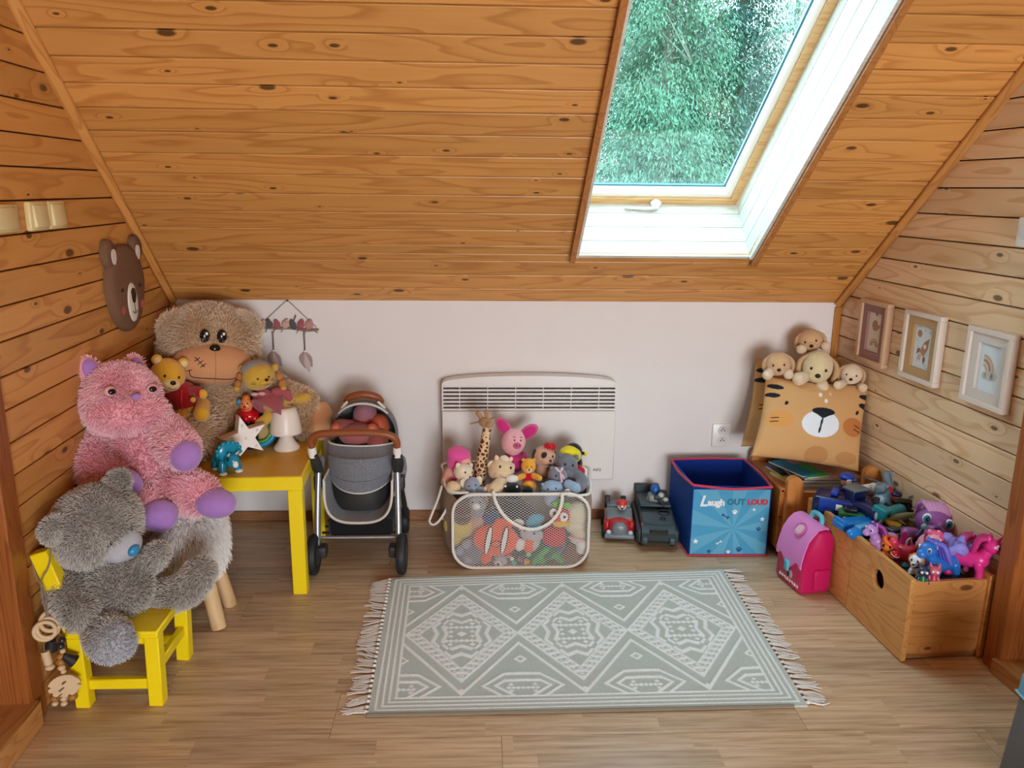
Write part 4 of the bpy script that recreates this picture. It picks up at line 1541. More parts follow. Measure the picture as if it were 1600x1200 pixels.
# basket net and cross bars
obj('under_basket', MB().rbox(K_(-.457, -.30, .145), (.25, .26, .07), .02), fabric('black_net', '#17181A'), T, 50)
for y in (-.40, -.34, -.28):
    obj('cross_bar', MB().cyl(K_(-.61, y, .115), K_(-.31, y, .115), .005, None, 10), TUB, T)
obj('cross_bar', MB().cyl(K_(-.60, -.452, .118), K_(-.314, -.452, .118), .0065, None, 12), ALU, T)
# seat mat : shallow U of felt with ivory piping
us = np.linspace(-1, 1, 25)
ms = []
for t in np.linspace(0, 1, 9):
    row = []
    for u in us:
        w = .128 * (1 - .16 * t)
        sa, ca = math.sin(u * PI / 2), math.cos(u * PI / 2)
        x = -.457 + w * math.copysign(abs(sa) ** .7, sa)
        y = -.475 + t * .26 + .030 * abs(u) ** 4
        z = .192 + .05 * t + .155 * (1 - max(ca, 0) ** .55)
        row.append((x - oK.x, y - oK.y, z))
    ms.append(row)
P = np.array(ms)
v = np.vstack([P.reshape(-1, 3), P.reshape(-1, 3) - (0, 0, .012)])
q = []
ny, nx = P.shape[:2]
for i in range(ny - 1):
    for j in range(nx - 1):
        a = i * nx + j
        q += [(a, a + 1, a + nx + 1, a + nx), tuple(k + ny * nx for k in (a, a + nx, a + nx + 1, a + 1))]
sm = obj('seat_mat', MB().add(v, q), FELT, T, 60)
line(sm, 'piping', [tuple(P[0, j] + (0, -.003, -.004)) for j in range(nx)], .0055, PIPE, 1)
line(sm, 'piping', [tuple(P[i, -1] + (0.002, 0, 0)) for i in range(ny)], .0045, PIPE, 1)
line(sm, 'piping', [tuple(P[i, 0] - (0.002, 0, 0)) for i in range(ny)], .0045, PIPE, 1)


def loop_pts(x0, y0, ax, ay, n=36, k=.8):
    out = []
    for i in range(n):
        a = 2 * PI * i / n
        c, s = math.cos(a), math.sin(a)
        out.append((x0 + ax * math.copysign(abs(c) ** k, c), y0 + ay * math.copysign(abs(s) ** k, s)))
    return out


def loft(rings, close_bottom=True):
    n = len(rings[0])
    v = [p for r in rings for p in r]
    f = [(i * n + j, i * n + (j + 1) % n, (i + 1) * n + (j + 1) % n, (i + 1) * n + j) for i in range(len(rings) - 1) for j in range(n)]
    if close_bottom:
        f.append(tuple(range(n))[::-1])
    return MB().add(v, f)


# bassinet tub, open at the top
rings = []
for z, ax, ay, yo in ((.205, .095, .085, -.305), (.215, .112, .125, -.300), (.26, .122, .150, -.285), (.33, .128, .165, -.27), (.41, .132, .172, -.26), (.405, .122, .162, -.26), (.30, .115, .15, -.27), (.25, .10, .12, -.28)):
    rings.append([K_(x, y, z + (.02 if z > .3 else 0) * (y - yo) / ay) for x, y in loop_pts(-.457, yo, ax, ay)])
m_ = loft(rings)
m_.f.append(tuple(range((len(rings) - 1) * 36, len(rings) * 36)))
tub = obj('bassinet', m_, TUB, T, 60)
# apron cover over the foot half: upper flap and lower rounded bib
def shell(name, fn, nu, nv, th, material, parent):
    g = np.array([[fn(u, t) for u in np.linspace(-1, 1, nu)] for t in np.linspace(0, 1, nv)])
    nrm = np.cross(np.gradient(g, axis=1), np.gradient(g, axis=0))
    nrm /= np.linalg.norm(nrm, axis=2)[..., None] + 1e-9
    v = np.vstack([(g + nrm * th).reshape(-1, 3), (g - nrm * th).reshape(-1, 3)])
    q = []
    N_ = nu * nv
    for i in range(nv - 1):
        for j in range(nu - 1):
            a = i * nu + j
            q += [(a, a + 1, a + nu + 1, a + nu), tuple(k + N_ for k in (a, a + nu, a + nu + 1, a + 1))]
    rim = [i for i in range(nu)] + [i * nu + nu - 1 for i in range(1, nv)] + [(nv - 1) * nu + j for j in range(nu - 2, -1, -1)] + [i * nu for i in range(nv - 2, 0, -1)]
    for k in range(len(rim)):
        a, b = rim[k], rim[(k + 1) % len(rim)]
        q.append((a, a + N_, b + N_, b))
    o = obj(name, MB().add(v, q), material, parent, 60)
    return o, g


def cov_low(u, t):
    w = .135 * (1 - .06 * t)
    x = -.457 + w * math.sin(u * 1.45)
    y = -.275 - .165 * math.cos(u * 1.45) ** .8 - .012 * math.sin(t * PI)
    z = .418 - .135 * t * (math.cos(u * 1.2) ** .7) + .010 * math.cos(u * 1.45)
    return K_(x, y, z)


def cov_top(u, t):
    x = -.457 + .134 * math.sin(u * 1.45)
    y0 = -.275 - .165 * math.cos(u * 1.45) ** .8
    y1 = -.362 + .07 * abs(u) ** 2
    y = y0 + (y1 - y0) * t
    z = .424 + .030 * t ** .8 - .012 * math.sin(PI * t)
    return K_(x, y, z)


cv, g1 = shell('cover_bib', cov_low, 25, 9, .003, FELT, T)
line(cv, 'piping', [tuple(g1[-1, j]) for j in range(25)], .0045, PIPE, 1)
line(cv, 'seam', [tuple(g1[5, j] + (0, -.003, 0)) for j in range(25)], .0016, FELTD, 1)
ct, g2 = shell('cover_top', cov_top, 25, 7, .003, FELT, T)
line(ct, 'piping', [tuple(g2[-1, j]) for j in range(25)], .0048, PIPE, 1)


def hood(u, t):
    a = u * 1.62
    k = math.cos(t * PI / 2 * .86)
    x = -.457 + .130 * math.sin(a) * (.25 + .75 * k)
    z = .430 + .170 * max(0, math.cos(a)) ** .75 * (.45 + .55 * k) - .03 * (abs(u) > .9)
    y = -.235 + .155 * math.sin(t * PI / 2) - .035 * math.cos(a)
    return K_(x, y, z)


hd, g3 = shell('hood', hood, 25, 9, .005, FELT, T)
line(hd, 'piping', [tuple(g3[0, j]) for j in range(6, 19)], .0048, PIPE, 1)
for sx in (-1, 1):
    line(hd, 'piping', [K_(-.457 + sx * .062, -.262, .603), K_(-.457 + sx * .083, -.250, .578)], .006, PIPE, 2)
hp_ = [K_(-.525, -.225, .598), K_(-.508, -.235, .618), K_(-.457, -.24, .630), K_(-.406, -.235, .618), K_(-.389, -.225, .598)]
obj('carry_handle', MB().tube(hp_, [.012, .014, .015, .014, .012], 14, 4), TAN, T, 60)

# dolls lying in the bassinet
SK = mat('doll_skin', '#C5694A', .5, .05, 20)
t1 = thing('baby_doll', 'baby doll in a mauve striped hat lying in the stroller', 'doll', (-.458, -.255, .435))
h = E(t1, 'head', (0, .055, .085), (.045, .045, .048), SK, lump=.02)
E(h, 'hat', (.0, .055, .103), (.048, .047, .047), fabric('mauve_hat', '#B77F8D'), label='mauve striped knitted hat')
obj('hat_band', MB().torus((0, .052, .088), .045, .005, (math.radians(12), 0, 0), 28, 8), fabric('magenta_band', '#B23368'), h, 60)
E(t1, 'torso', (-.02, -.03, .045), (.070, .07, .045), fabric('rose_sleepsuit', '#9C5A5C'), lump=.06)
a = C(t1, 'arm', [(-.05, .0, .07), (-.085, -.035, .085), (-.095, -.06, .085)], [.024, .022, .019], fabric('rose_sleepsuit', '#9C5A5C'))
E(a, 'hand', (-.096, -.072, .086), (.018, .018, .016), SK, lump=.08)
t1 = thing('baby_doll', 'bald peach-skinned baby doll lying on the right inside the stroller', 'doll', (-.400, -.245, .415))
h = E(t1, 'head', (.0, .03, .078), (.040, .042, .050), mat('doll_skin_orange', '#CE6A48', .5, .05, 20), lump=.02)
E(h, 'ear', (.036, .035, .072), (.006, .009, .011), SK)
E(t1, 'torso', (.0, -.05, .045), (.045, .06, .04), fabric('brick_suit', '#8C4A46'), lump=.06)
C(t1, 'arm', [(-.01, -.02, .08), (-.02, -.055, .095)], [.020, .018], SK)

# ------------------------------------------------------------------ convector heater
ENAM = mat('white_enamel', '#DCD8D4', .35, .02, 5, spec=.5)
oH = Vector((.210, 0, .21))
T = thing('convector_heater', 'white wall-mounted electric convector heater behind the toy basket', 'heater', oH)
obj('front_panel', MB().box((0, -.072, .153), (.731, .016, .306), None, .003), ENAM, T)
obj('casing', MB().box((0, -.040, .205), (.715, .048, .40), None, .004), mat('heater_casing', '#C9C4BF', .45, .02, 5), T)
obj('grille_back', MB().box((0, -.066, .362), (.722, .004, .112), None), mat('grille_dark', '#2A2220', .7), T)
for i in range(7):
    z = .3125 + i * .0166
    obj('grille_slat', MB().box((0, -.073, z), (.728, .014, .0098), None, .002), ENAM, T)
for x in (-.363, -.292, -.175, -.058, .058, .175, .292, .363):
    obj('grille_rib', MB().box((x, -.0725, .362), (.003 if abs(x) < .36 else .006, .0135, .112), None), ENAM, T)
arc = [(-.3655, .416), (.3655, .416), (.3655, .424)] + [(.3655 * math.cos(a) * .985, .428 + .030 * math.sin(a)) for a in np.linspace(.06, PI - .06, 26)] + [(-.3655, .424)]
obj('top_cap', MB().prism(arc, .062, FRONT, (0, -.018, 0)), ENAM, T, 30)
lettering(T, 'lettering', 'AEG', (.295, -.0803, .045), .017, mat('logo_grey', '#3A3838', .5), FRONT, bold=.0003, space=1.15)
for x in (-.25, .25):
    obj('bracket', MB().box((x, -.009, .20), (.04, .016, .30)), plastic('dark_hub', '#3A3E45', .4), T)

# ------------------------------------------------------------------ double socket
oO = at(1126, 679, 0)
T = thing('double_socket', 'white double wall socket above the blue fabric box', 'socket', oO)
obj('plate', MB().rbox((0, -.006, 0), (.081, .014, .104), .005, None, 4), WHITEP, T, 40)
for z in (.022, -.024):
    obj('socket_well', MB().lathe([(.021, 0), (.021, .003), (.0185, .003), (.017, -.001), (.0, -.001)], 26, (.004, -.013, z), (PI / 2, 0, 0)), mat('socket_white', '#D9D6D2', .35), T, 40)
    for dx, dz in ((-.006, .004), (.008, .004), (0, .012)):
        E(T, 'pin_hole', (.004 + dx, -.0128, z + dz - .004), (.0028, .0012, .0028), BLACK)

# ------------------------------------------------------------------ bird mobile on the back wall
T = thing('bird_hanging', 'string wall hanging with a row of painted birds and two feather drops', 'wall hanging', at(450, 512, -.012))
oB = at(450, 512, -.012)
PB = lambda px, py, y=-.014: rel(oB, px, py, y)
STR = fabric('dark_twine', '#4A4038')
E(T, 'nail', PB(449, 470, -.004), (.004, .005, .004), STR)
line(T, 'string', [PB(447, 470), PB(412, 503)], .0012, STR, 1)
line(T, 'string', [PB(450, 470), PB(494, 511)], .0012, STR, 1)
obj('branch', MB().tube([PB(403, 511), PB(430, 513), PB(455, 513), PB(480, 516), PB(497, 515)], [.004, .005, .005, .006, .004], 10), mat('bark', '#8B7358', .8, .15, 80), T, 60)
obj('twig', MB().tube([PB(488, 514), PB(496, 520)], [.004, .002], 8), mat('bark', '#8B7358', .8), T, 60)
GB, PK, CRM, RS = fabric('bird_grey', '#5A5558'), fabric('bird_pink', '#A05A62'), fabric('bird_cream', '#C4A596'), fabric('bird_rose', '#B98A86')
for px, py, rx_, rz_, m, tl in ((410, 508, .012, .017, CRM, 10), (421, 507, .015, .016, GB, -20), (433, 508, .014, .018, PK, 0), (446, 507, .015, .018, CRM, 20), (458, 508, .014, .020, GB, -25), (470, 508, .014, .019, PK, 5), (483, 508, .017, .020, RS, 30)):
    b = E(T, 'bird', PB(px, py, -.020), (rx_, .005, rz_), m, rot=(0, math.radians(tl), 0), nu=16, nv=10)
    E(b, 'bird_head', PB(px + (2 if tl > 0 else -2), py - 5.5, -.021), (.009, .005, .009), m, nu=12, nv=8)
    if m is GB and tl == -25:
        obj('tail', MB().tube([PB(459, 502, -.020), PB(462, 494, -.020)], [.003, .005], 8, flat=.5), m, b, 60)
    else:
        obj('tail', MB().tube([PB(px - 3, py + 6, -.020), PB(px - 6, py + 12, -.020)], [.004, .003], 8, flat=.5), m, b, 60)
FEA = fabric('feather_grey', '#C5B6AE')
FEB = fabric('feather_mauve', '#A8918F')
for px, top, bot, sw in ((425, 518, 547, 8), (474, 518, 548, 6)):
    line(T, 'string', [PB(px, top), PB(px + 2, bot)], .0014, STR, 1)
    line(T, 'string', [PB(px + 2, top), PB(px + 3, bot)], .0011, STR, 1)
    E(T, 'bead', PB(px + 2, bot + 1), (.005, .005, .005), WHITEP)
    for dx, ln, w, m in ((-3, 26, .014, FEB), (3, 32, .016, FEA), (7, 24, .012, FEB)):
        obj('feather', MB().tube([PB(px + 2, bot + 2), PB(px + 2 + dx, bot + ln * .5), PB(px + 2 + dx + sw * .7, bot + ln)], [.003, w, .004], 14, 5, True, .12, up=(0, 1, 0)), m, T, 60)

# ------------------------------------------------------------------ things on the left gable wall
def hitwall(M, px, py, off=0.0):
    """point (u along the wall, z) of the gable wall frame M seen at a photograph pixel."""
    n = np.array(M)[:3, 1]
    p = np.array(M)[:3, 3] + n * off
    d = FWD + RGT * (px - 800) / F_PX - UPV * (py - 600) / F_PX
    q = CAM + d * (((p - CAM) @ n) / (d @ n))
    l = np.array(M.inverted()) @ np.array([*q, 1])
    return l[0], l[2]


WALLP = np.array([[1, 0, 0], [0, 0, 1], [0, 1, 0]], float)     # polygon (u,z) extruded along the wall's normal


def on_wall(name, label, cat, M, u, z, off=0.0, group=None):
    t = thing(name, label, cat, (0, 0, 0), group=group)
    t.matrix_world = M @ Matrix.Translation((u, off, z))
    return t


u0, z0 = hitwall(ML, 190, 446)
T = on_wall('bear_cushion', 'brown felt bear head hung on the left wall above the plush toys', 'wall decoration', ML, u0, z0, .001)
BRN = mat('brown_boucle', '#80604A', .95, .25, 350, .9, 420, .1)
FW = fabric('white_felt', '#DAD0C4')
hw, hh = .150, .142
out = []
for i in range(48):
    a = 2 * PI * i / 48
    r = 1 + .05 * math.cos(2 * a)
    out.append((hw * r * math.cos(a) * (1.0 if math.sin(a) > 0 else .96), hh * math.sin(a) * (1.0 if math.sin(a) > 0 else 1.12)))


def puff(poly, t, inset=.82):
    """cushion-like prism: outline with a rounded shoulder."""
    p = np.array(poly)
    n = len(p)
    c = p.mean(0)
    lv = [(0, 1.0), (t * .45, 1.0), (t * .8, .955), (t, inset)]
    v = [(*((p[j] - c) * s + c), h) for h, s in lv for j in range(n)]
    v = [(x, h, z) for x, z, h in v]
    f = [(i * n + j, i * n + (j + 1) % n, (i + 1) * n + (j + 1) % n, (i + 1) * n + j) for i in range(3) for j in range(n)]
    f += [tuple(range(n))[::-1], tuple(range(3 * n, 4 * n))]
    return MB().add(v, f)


hd_ = obj('head', puff(out, .030), BRN, T, 60)
for sx in (-1, 1):
    ep = [(sx * .118 + .042 * math.cos(a), .118 + .048 * math.sin(a)) for a in np.linspace(0, 2 * PI, 24, endpoint=False)]
    e = obj('ear', puff(ep, .024), BRN, T, 60)
    obj('inner_ear', MB().prism([(sx * .108 + .018 * math.cos(a), .112 + .026 * math.sin(a) * (1.2 if math.sin(a) < 0 else .8)) for a in np.linspace(0, 2 * PI, 18, endpoint=False)], .0035, WALLP, (0, .0235, 0)), FW, e, 30)
    obj('cheek', MB().prism([(sx * .088 + .017 * math.cos(a), -.075 + .014 * math.sin(a)) for a in np.linspace(0, 2 * PI, 18, endpoint=False)], .003, WALLP, (0, .029, 0)), fabric('red_felt', '#A8382A'), hd_, 30)
    line(hd_, 'closed_eye', [(sx * (.070 + .018 * q), .0315, -.012 + .010 * (1 - (2 * q / 1 - 1) ** 2)) for q in np.linspace(0, 1, 7)], .0022, THREAD, 1)
mzz = obj('muzzle', puff([(.042 * math.cos(a), -.058 + .068 * math.sin(a)) for a in np.linspace(0, 2 * PI, 30, endpoint=False)], .009), FW, hd_, 60)
mzz.location = (0, .027, 0)
obj('nose', puff([(.022 * math.cos(a) * (1 if math.sin(a) > 0 else .8), -.030 + .026 * math.sin(a) * (.85 if math.sin(a) > 0 else 1.2)) for a in np.linspace(0, 2 * PI, 22, endpoint=False)], .004), BLACK, mzz, 60).location = (0, .0085, 0)
line(mzz, 'mouth', [(-.018, .0098, -.088), (-.010, .0098, -.095), (0, .0098, -.097), (.010, .0098, -.095), (.018, .0098, -.088)], .0014, THREAD, 3)
line(mzz, 'mouth', [(0, .0098, -.058), (0, .0098, -.096)], .0012, THREAD, 1)

CREAM = plastic('cream_switch', '#D8C48C', .35)
CREAML = plastic('cream_rocker', '#DCCA98', .3)
for (a, b, c, d, lab) in (((-22, 320), (28, 318), (-22, 366), (28, 364), 'cream light switch nearest the left edge, single rocker on the pine wall'),
                          ((45, 316), (101, 312), (45, 361), (101, 357), 'cream double light switch on the pine wall, right of the single one')):
    pts_ = [hitwall(ML, *q, .012) for q in (a, b, c, d)]
    ua, ub = np.mean([pts_[0][0], pts_[2][0]]), np.mean([pts_[1][0], pts_[3][0]])
    zt, zb = np.mean([pts_[0][1], pts_[1][1]]), np.mean([pts_[2][1], pts_[3][1]])
    T = on_wall('light_switch', lab, 'switch', ML, (ua + ub) / 2, (zt + zb) / 2)
    w, h = abs(ua - ub), abs(zt - zb)
    n = 2 if 'double' in lab else 1
    for k in range(n):
        cx = 0 if n == 1 else (-.25 + .5 * k) * w
        ww = w / n
        f_ = obj('plate', MB().rbox((cx, .008, 0), (ww * .98, .018, h), .006, None, 4), CREAM, T, 40)
        obj('rocker', MB().rbox((cx, .017, 0), (ww * .72, .012, h * .78), .004, (math.radians(5), 0, 0), 4), CREAML, T, 40)
uth, zth = hitwall(MR, 1597, 362, .01)
T = on_wall('thermostat', 'small white wall control at the right edge, above the pictures', 'thermostat', MR, uth + .035, zth, 0)
obj('body', MB().rbox((0, .012, 0), (.08, .026, .085), .006, None, 4), WHITEP, T, 40)
obj('dial', MB().cyl((.0, .025, 0), (0, .034, 0), .022, .020, 22), mat('dial_grey', '#C9C9C7', .4), T)
# ------------------------------------------------------------------ pop-up mesh basket with soft toys
oQ = Vector((.15, -.33, 0))
T = thing('laundry_basket', 'white pop-up mesh basket with a net front, full of soft toys by the heater', 'basket', oQ)
TAPE = fabric('white_tape', '#DAD5CC')
SIDE = mat('beige_mesh_cloth', '#A89C90', .9, .08, 40, .3, 900, .2)
FX0, FX1, FZ1, FR = -.100, .418, .312, .085
YF, YB = -.490, -.17


def rrect(x0, x1, z0, z1, r, n=8):
    out = []
    for cx, cz, a0 in ((x1 - r, z1 - r, 0), (x0 + r, z1 - r, 90), (x0 + r, z0 + r, 180), (x1 - r, z0 + r, 270)):
        for k in range(n + 1):
            a = math.radians(a0 + 90 * k / n)
            out.append((cx + r * math.cos(a), cz + r * math.sin(a)))
    return out


fr_pts = rrect(FX0, FX1, .006, FZ1, FR, 9)
bulge = lambda x, z: YF - .012 * math.cos((x - .15) / .27 * 1.4) * math.sin(min(1, max(0, z / .31)) * PI)
dip = lambda x, z: z - (.012 * math.cos((x - .15) / .27 * 1.5) if z > .28 else 0)
ring = [(x - oQ.x, bulge(x, z) - oQ.y, dip(x, z)) for x, z in fr_pts]
fr_ = obj('front_hoop', MB().tube(ring + [ring[0]], .0075, 8, 1, False, .8), TAPE, T, 60)
# net: two families of fine cords clipped to the hoop
from math import hypot


def inside(x, z):
    if not (FX0 < x < FX1 and .006 < z < FZ1):
        return False
    qx, qz = max(FX0 + FR - x, x - (FX1 - FR), 0), max(.006 + FR - z, z - (FZ1 - FR), 0)
    return hypot(qx, qz) < FR


mb = MB()
V, F = [], []
for sg in (-1, 1):
    k = sg * .66
    c = -.40
    while c < .75:
        run = []
        for x in np.linspace(FX0, FX1, 90):
            z = (x - FX0) * k + (c if sg > 0 else c + .0)
            if inside(x, z):
                run.append((x, z))
        c += .0100
        if len(run) < 2:
            continue
        run = [run[0]] + run[5:-1:6] + [run[-1]]
        w = .00068
        for i in range(len(run) - 1):
            (xa, za), (xb, zb) = run[i], run[i + 1]
            n = len(V)
            for x, z in ((xa, za), (xb, zb)):
                y = bulge(x, dip(x, z)) - oQ.y - .0005 * sg
                V += [(x - oQ.x, y - .0004, z + w), (x - oQ.x, y - .0004, z - w), (x - oQ.x, y + .0004, z)]
            F += [(n, n + 1, n + 4, n + 3), (n + 1, n + 2, n + 5, n + 4), (n + 2, n, n + 3, n + 5)]
obj('front_net', MB().add(V, F), fabric('white_net', '#DAD6D0'), T, 60, kind='stuff')
# cloth sides, bottom and back between the front hoop and the back hoop
bk = rrect(-.135, .435, .006, .315, .085, 9)
nn = len(fr_pts)
rows = []
for t in np.linspace(0, 1, 7):
    row = []
    for (xa, za), (xb, zb) in zip(fr_pts, bk):
        s_ = math.sin(t * PI) * (.022 if xa > .15 else .034)
        x, z = xa + (xb - xa) * t, za + (zb - za) * t
        row.append((x + (s_ if x > .15 else -s_) - oQ.x, YF + (YB - YF) * t - oQ.y, max(.003, z)))
    rows.append(row)
V, F = [p for r in rows for p in r], []
ok = [not (za > FZ1 - .03) for (xa, za) in fr_pts]
for i in range(6):
    for j in range(nn):
        j2 = (j + 1) % nn
        if ok[j] and ok[j2]:
            F.append((i * nn + j, (i + 1) * nn + j, (i + 1) * nn + j2, i * nn + j2))
n0 = len(V)
cx_ = .15 - oQ.x
V += [(cx_ + (p[0] - cx_) * .992, p[1], p[2] * .992 + .002) for p in V]
F += [tuple(k + n0 for k in q[::-1]) for q in F]
obj('side_cloth', MB().add(V, F), SIDE, T, 60)
obj('back_panel', MB().prism([(x - .15, z) for x, z in bk], .003, FRONT, (0, YB - oQ.y, 0)), SIDE, T)
obj('back_hoop', MB().tube([(x - oQ.x, YB - oQ.y, z) for x, z in bk + bk[:1]], .006, 8, 1, False), TAPE, T, 60)
rim = [(-.045, -.480, .309), (-.095, -.462, .303), (-.128, -.42, .312), (-.140, -.30, .325), (-.128, -.19, .326), (.15, -.165, .322), (.425, -.19, .316), (.440, -.30, .305), (.428, -.43, .292), (.40, -.468, .292), (.34, -.485, .298)]
obj('rim', MB().tube([(x - oQ.x, y - oQ.y, z) for x, y, z in rim], .0065, 8, 4, True, .8), TAPE, T, 60)
PQ = lambda px, py, y: rel(oQ, px, py, y)
h1 = [PQ(771, 769, -.500), PQ(775, 786, -.513), PQ(790, 808, -.518), PQ(812, 823, -.520), PQ(834, 827, -.520), PQ(856, 819, -.518), PQ(872, 802, -.514), PQ(878, 783, -.510), PQ(878, 772, -.502)]
obj('handle', MB().tube([tuple(p) for p in h1], .0062, 8, 4, True, .6, up=(0, 1, 0)), TAPE, T, 60)
h2 = [PQ(690, 760, -.36), PQ(684, 780, -.40), PQ(674, 805, -.42), PQ(671, 815, -.42), PQ(677, 820, -.42), PQ(686, 814, -.42), PQ(698, 795, -.42), PQ(706, 772, -.42)]
hh_ = obj('handle', MB().tube([tuple(p) for p in h2], .0052, 8, 4, True, .6), TAPE, T, 60)


def critter(name, label, px, py, y, r, m, rot=(0, 0, 0), shape=(1, .9, .92), ears=(), muz=None, nose=None, eyes=None, body=None, extra=(), group=None, eyem=None, eyer=.10, yaw0=15):
    """small soft toy from its head: numbers are in head radii; rot = pitch, roll, yaw in degrees."""
    p = at(px, py, y)
    bo, br = body if body else ((0, .1, -1.3), (.8, .7, .9))
    base = p + Vector(bo) * r - Vector((0, 0, br[2] * r))
    t = thing(name, label, 'soft toy', base, group=group)
    h = E(t, 'head', (0, 0, 0), tuple(s * r for s in shape), m, lump=.03)
    h.location = p - base
    h.rotation_euler = tuple(math.radians(a) for a in (rot[0], rot[1], rot[2] - yaw0))
    for (c, rr, em, rt) in ears:
        for sx in (-1, 1):
            ear = E(h, 'ear', (sx * c[0] * r, c[1] * r, c[2] * r), tuple(q * r for q in rr), em, rot=(math.radians(rt[0]), math.radians(sx * rt[1]), math.radians(sx * rt[2])), nu=14, nv=9)
    mc, mrr = (0, -.2, -.1), shape
    if muz:
        mc, mrr, mm = muz
        E(h, 'muzzle', tuple(q * r for q in mc), tuple(q * r for q in mrr), mm, nu=16, nv=10)
    if nose:
        x, z, s, nm = nose
        E(h, 'nose', tuple(onell(tuple(q * r for q in mc), tuple(q * r for q in mrr), x * r, z * r, -.001)), (s * r, s * .7 * r, s * .8 * r), nm, nu=12, nv=8)
    if eyes:
        x, z = eyes
        for sx in (-1, 1):
            E(h, 'eye', onell((0, 0, 0), tuple(s * r for s in shape), sx * x * r, z * r, 0), (eyer * r, .06 * r, eyer * 1.15 * r), eyem or BLACK, nu=10, nv=7)
    E(t, 'torso', p - base + Vector(bo) * r, tuple(q * r for q in br), (extra[0] if extra else m), lump=.04)
    return t, h, (lambda px_, py_, y_=y: rel(base, px_, py_, y_))


CR = plush('cream_plush', '#D9BC95')
CRL = plush('pale_cream_plush', '#E0CDB2')
GR1 = plush('blue_grey_plush', '#8C95A6')
GR2 = plush('mid_grey_plush', '#6F727C')
GR3 = plush('light_blue_plush', '#8FA6BE')
PKP = plush('pig_pink_plush', '#E3A7AE')
MAG = plush('magenta_plush', '#C42E78')
BRD = plush('tan_dog_plush', '#C79A80')
DKB = plush('dark_brown_plush', '#3D2420')
BLK = plush('black_plush', '#121316')
YBR = plush('bright_yellow_plush', '#E5D31E')
REDP = plush('red_plush', '#B81420')
WHT = plush('white_plush', '#DEDAD4')

# -- standing above the rim, left to right
t, h, q = critter('soft_doll', 'pink-hooded soft doll at the left end of the basket', 717, 718, -.33, .052, plush('hot_pink_plush', '#E0529A'), (0, -6, 30), (.95, .9, 1.05), body=((-.1, .2, -1.5), (.95, .8, .95)))
E(h, 'face', (.010, -.028, -.014), (.033, .024, .034), mat('doll_face', '#DDA394', .6))
for sx in (-1, 1):
    E(h, 'eye', (.010 + sx * .014, -.050, -.008), (.004, .003, .006), plastic('blue_eye', '#2A3A6A'))
E(h, 'bonnet_fold', (0, -.012, .030), (.047, .040, .020), plush('hot_pink_plush', '#E0529A'), rot=(.3, .2, 0))
C(t, 'arm', [q(703, 738, -.33), q(697, 752, -.36)], [.024, .021], mat('doll_face', '#DDA394', .6))
t, h, q = critter('soft_lamb', 'cream lamb-like soft toy resting on the rim below the pink doll', 724, 737, -.385, .040, CRL, (5, 14, 52), (1, .95, .85), ears=(((.75, .1, .55), (.28, .18, .34), CRL, (0, 35, 0)),), muz=((0, -.72, -.22), (.52, .50, .42), CRL), nose=(0, .12, .14, fabric('mauve_nose', '#6A4650')), eyes=(.42, .22))
E(t, 'paw', q(708, 762, -.43), (.028, .026, .026), CR, lump=.04)
t, h, q = critter('soft_elephant', 'small grey-blue elephant soft toy with pale ears at the basket rim', 737, 757, -.42, .030, GR1, (8, -8, 22), (1.05, .95, 1.05), ears=(((.95, .1, .25), (.50, .16, .75), CRL, (0, 12, 0)),), muz=((0, -.8, -.25), (.35, .42, .40), GR1), nose=(0, .1, .14, GR2), eyes=(.42, .28), eyem=BLACK)
C(t, 'arm', [q(750, 765, -.43), q(763, 768, -.445)], [.014, .013], GR1)
# giraffe
gb = at(748, 765, -.31)
t = thing('soft_giraffe', 'tall plush giraffe with a spotted neck standing in the basket', 'soft toy', gb)
PG = lambda px, py, y=-.31: rel(gb, px, py, y)


def giraffe_mat():
    m, tt, p, N, L = new_mat('giraffe_patches')
    tc = N.new('ShaderNodeTexCoord')
    vo = N.new('ShaderNodeTexVoronoi')
    vo.feature = 'DISTANCE_TO_EDGE'
    vo.inputs['Scale'].default_value = 58
    L.new(tc.outputs['Object'], vo.inputs['Vector'])
    r = N.new('ShaderNodeValToRGB')
    r.color_ramp.elements[0].position, r.color_ramp.elements[0].color = .10, lin('#DCC29B') + (1,)
    r.color_ramp.elements[1].position, r.color_ramp.elements[1].color = .16, lin('#6E3A22') + (1,)
    L.new(vo.outputs['Distance'], r.inputs[0])
    L.new(r.outputs[0], p.inputs['Base Color'])
    p.inputs['Roughness'].default_value = .9
    p.inputs['Specular IOR Level'].default_value = .15
    return m


GIR = giraffe_mat()
TANP = plush('tan_plush', '#A98258')
C(t, 'neck', [PG(746, 775), PG(748, 748), PG(753, 718), PG(758, 690), PG(761, 670)], [.034, .029, .023, .019, .018], GIR, n=16)
h = E(t, 'head', PG(758, 660, -.32), (.024, .030, .021), TANP, rot=(0, math.radians(10), math.radians(38)))
E(h, 'muzzle', PG(765, 663, -.345), (.017, .018, .014), TANP)
for a, b in (((753, 655), (747, 646)), ((761, 653), (760, 643))):
    C(h, 'horn', [PG(*a, -.315), PG(*b, -.315)], [.008, .010], TANP)
C(h, 'ear', [PG(750, 659, -.315), PG(736, 662, -.312)], [.007, .006], TANP, flat=.5)
C(h, 'ear', [PG(765, 655, -.312), PG(771, 653, -.312)], [.006, .005], TANP, flat=.5)
E(t, 'torso', PG(746, 785), (.05, .045, .05), GIR)

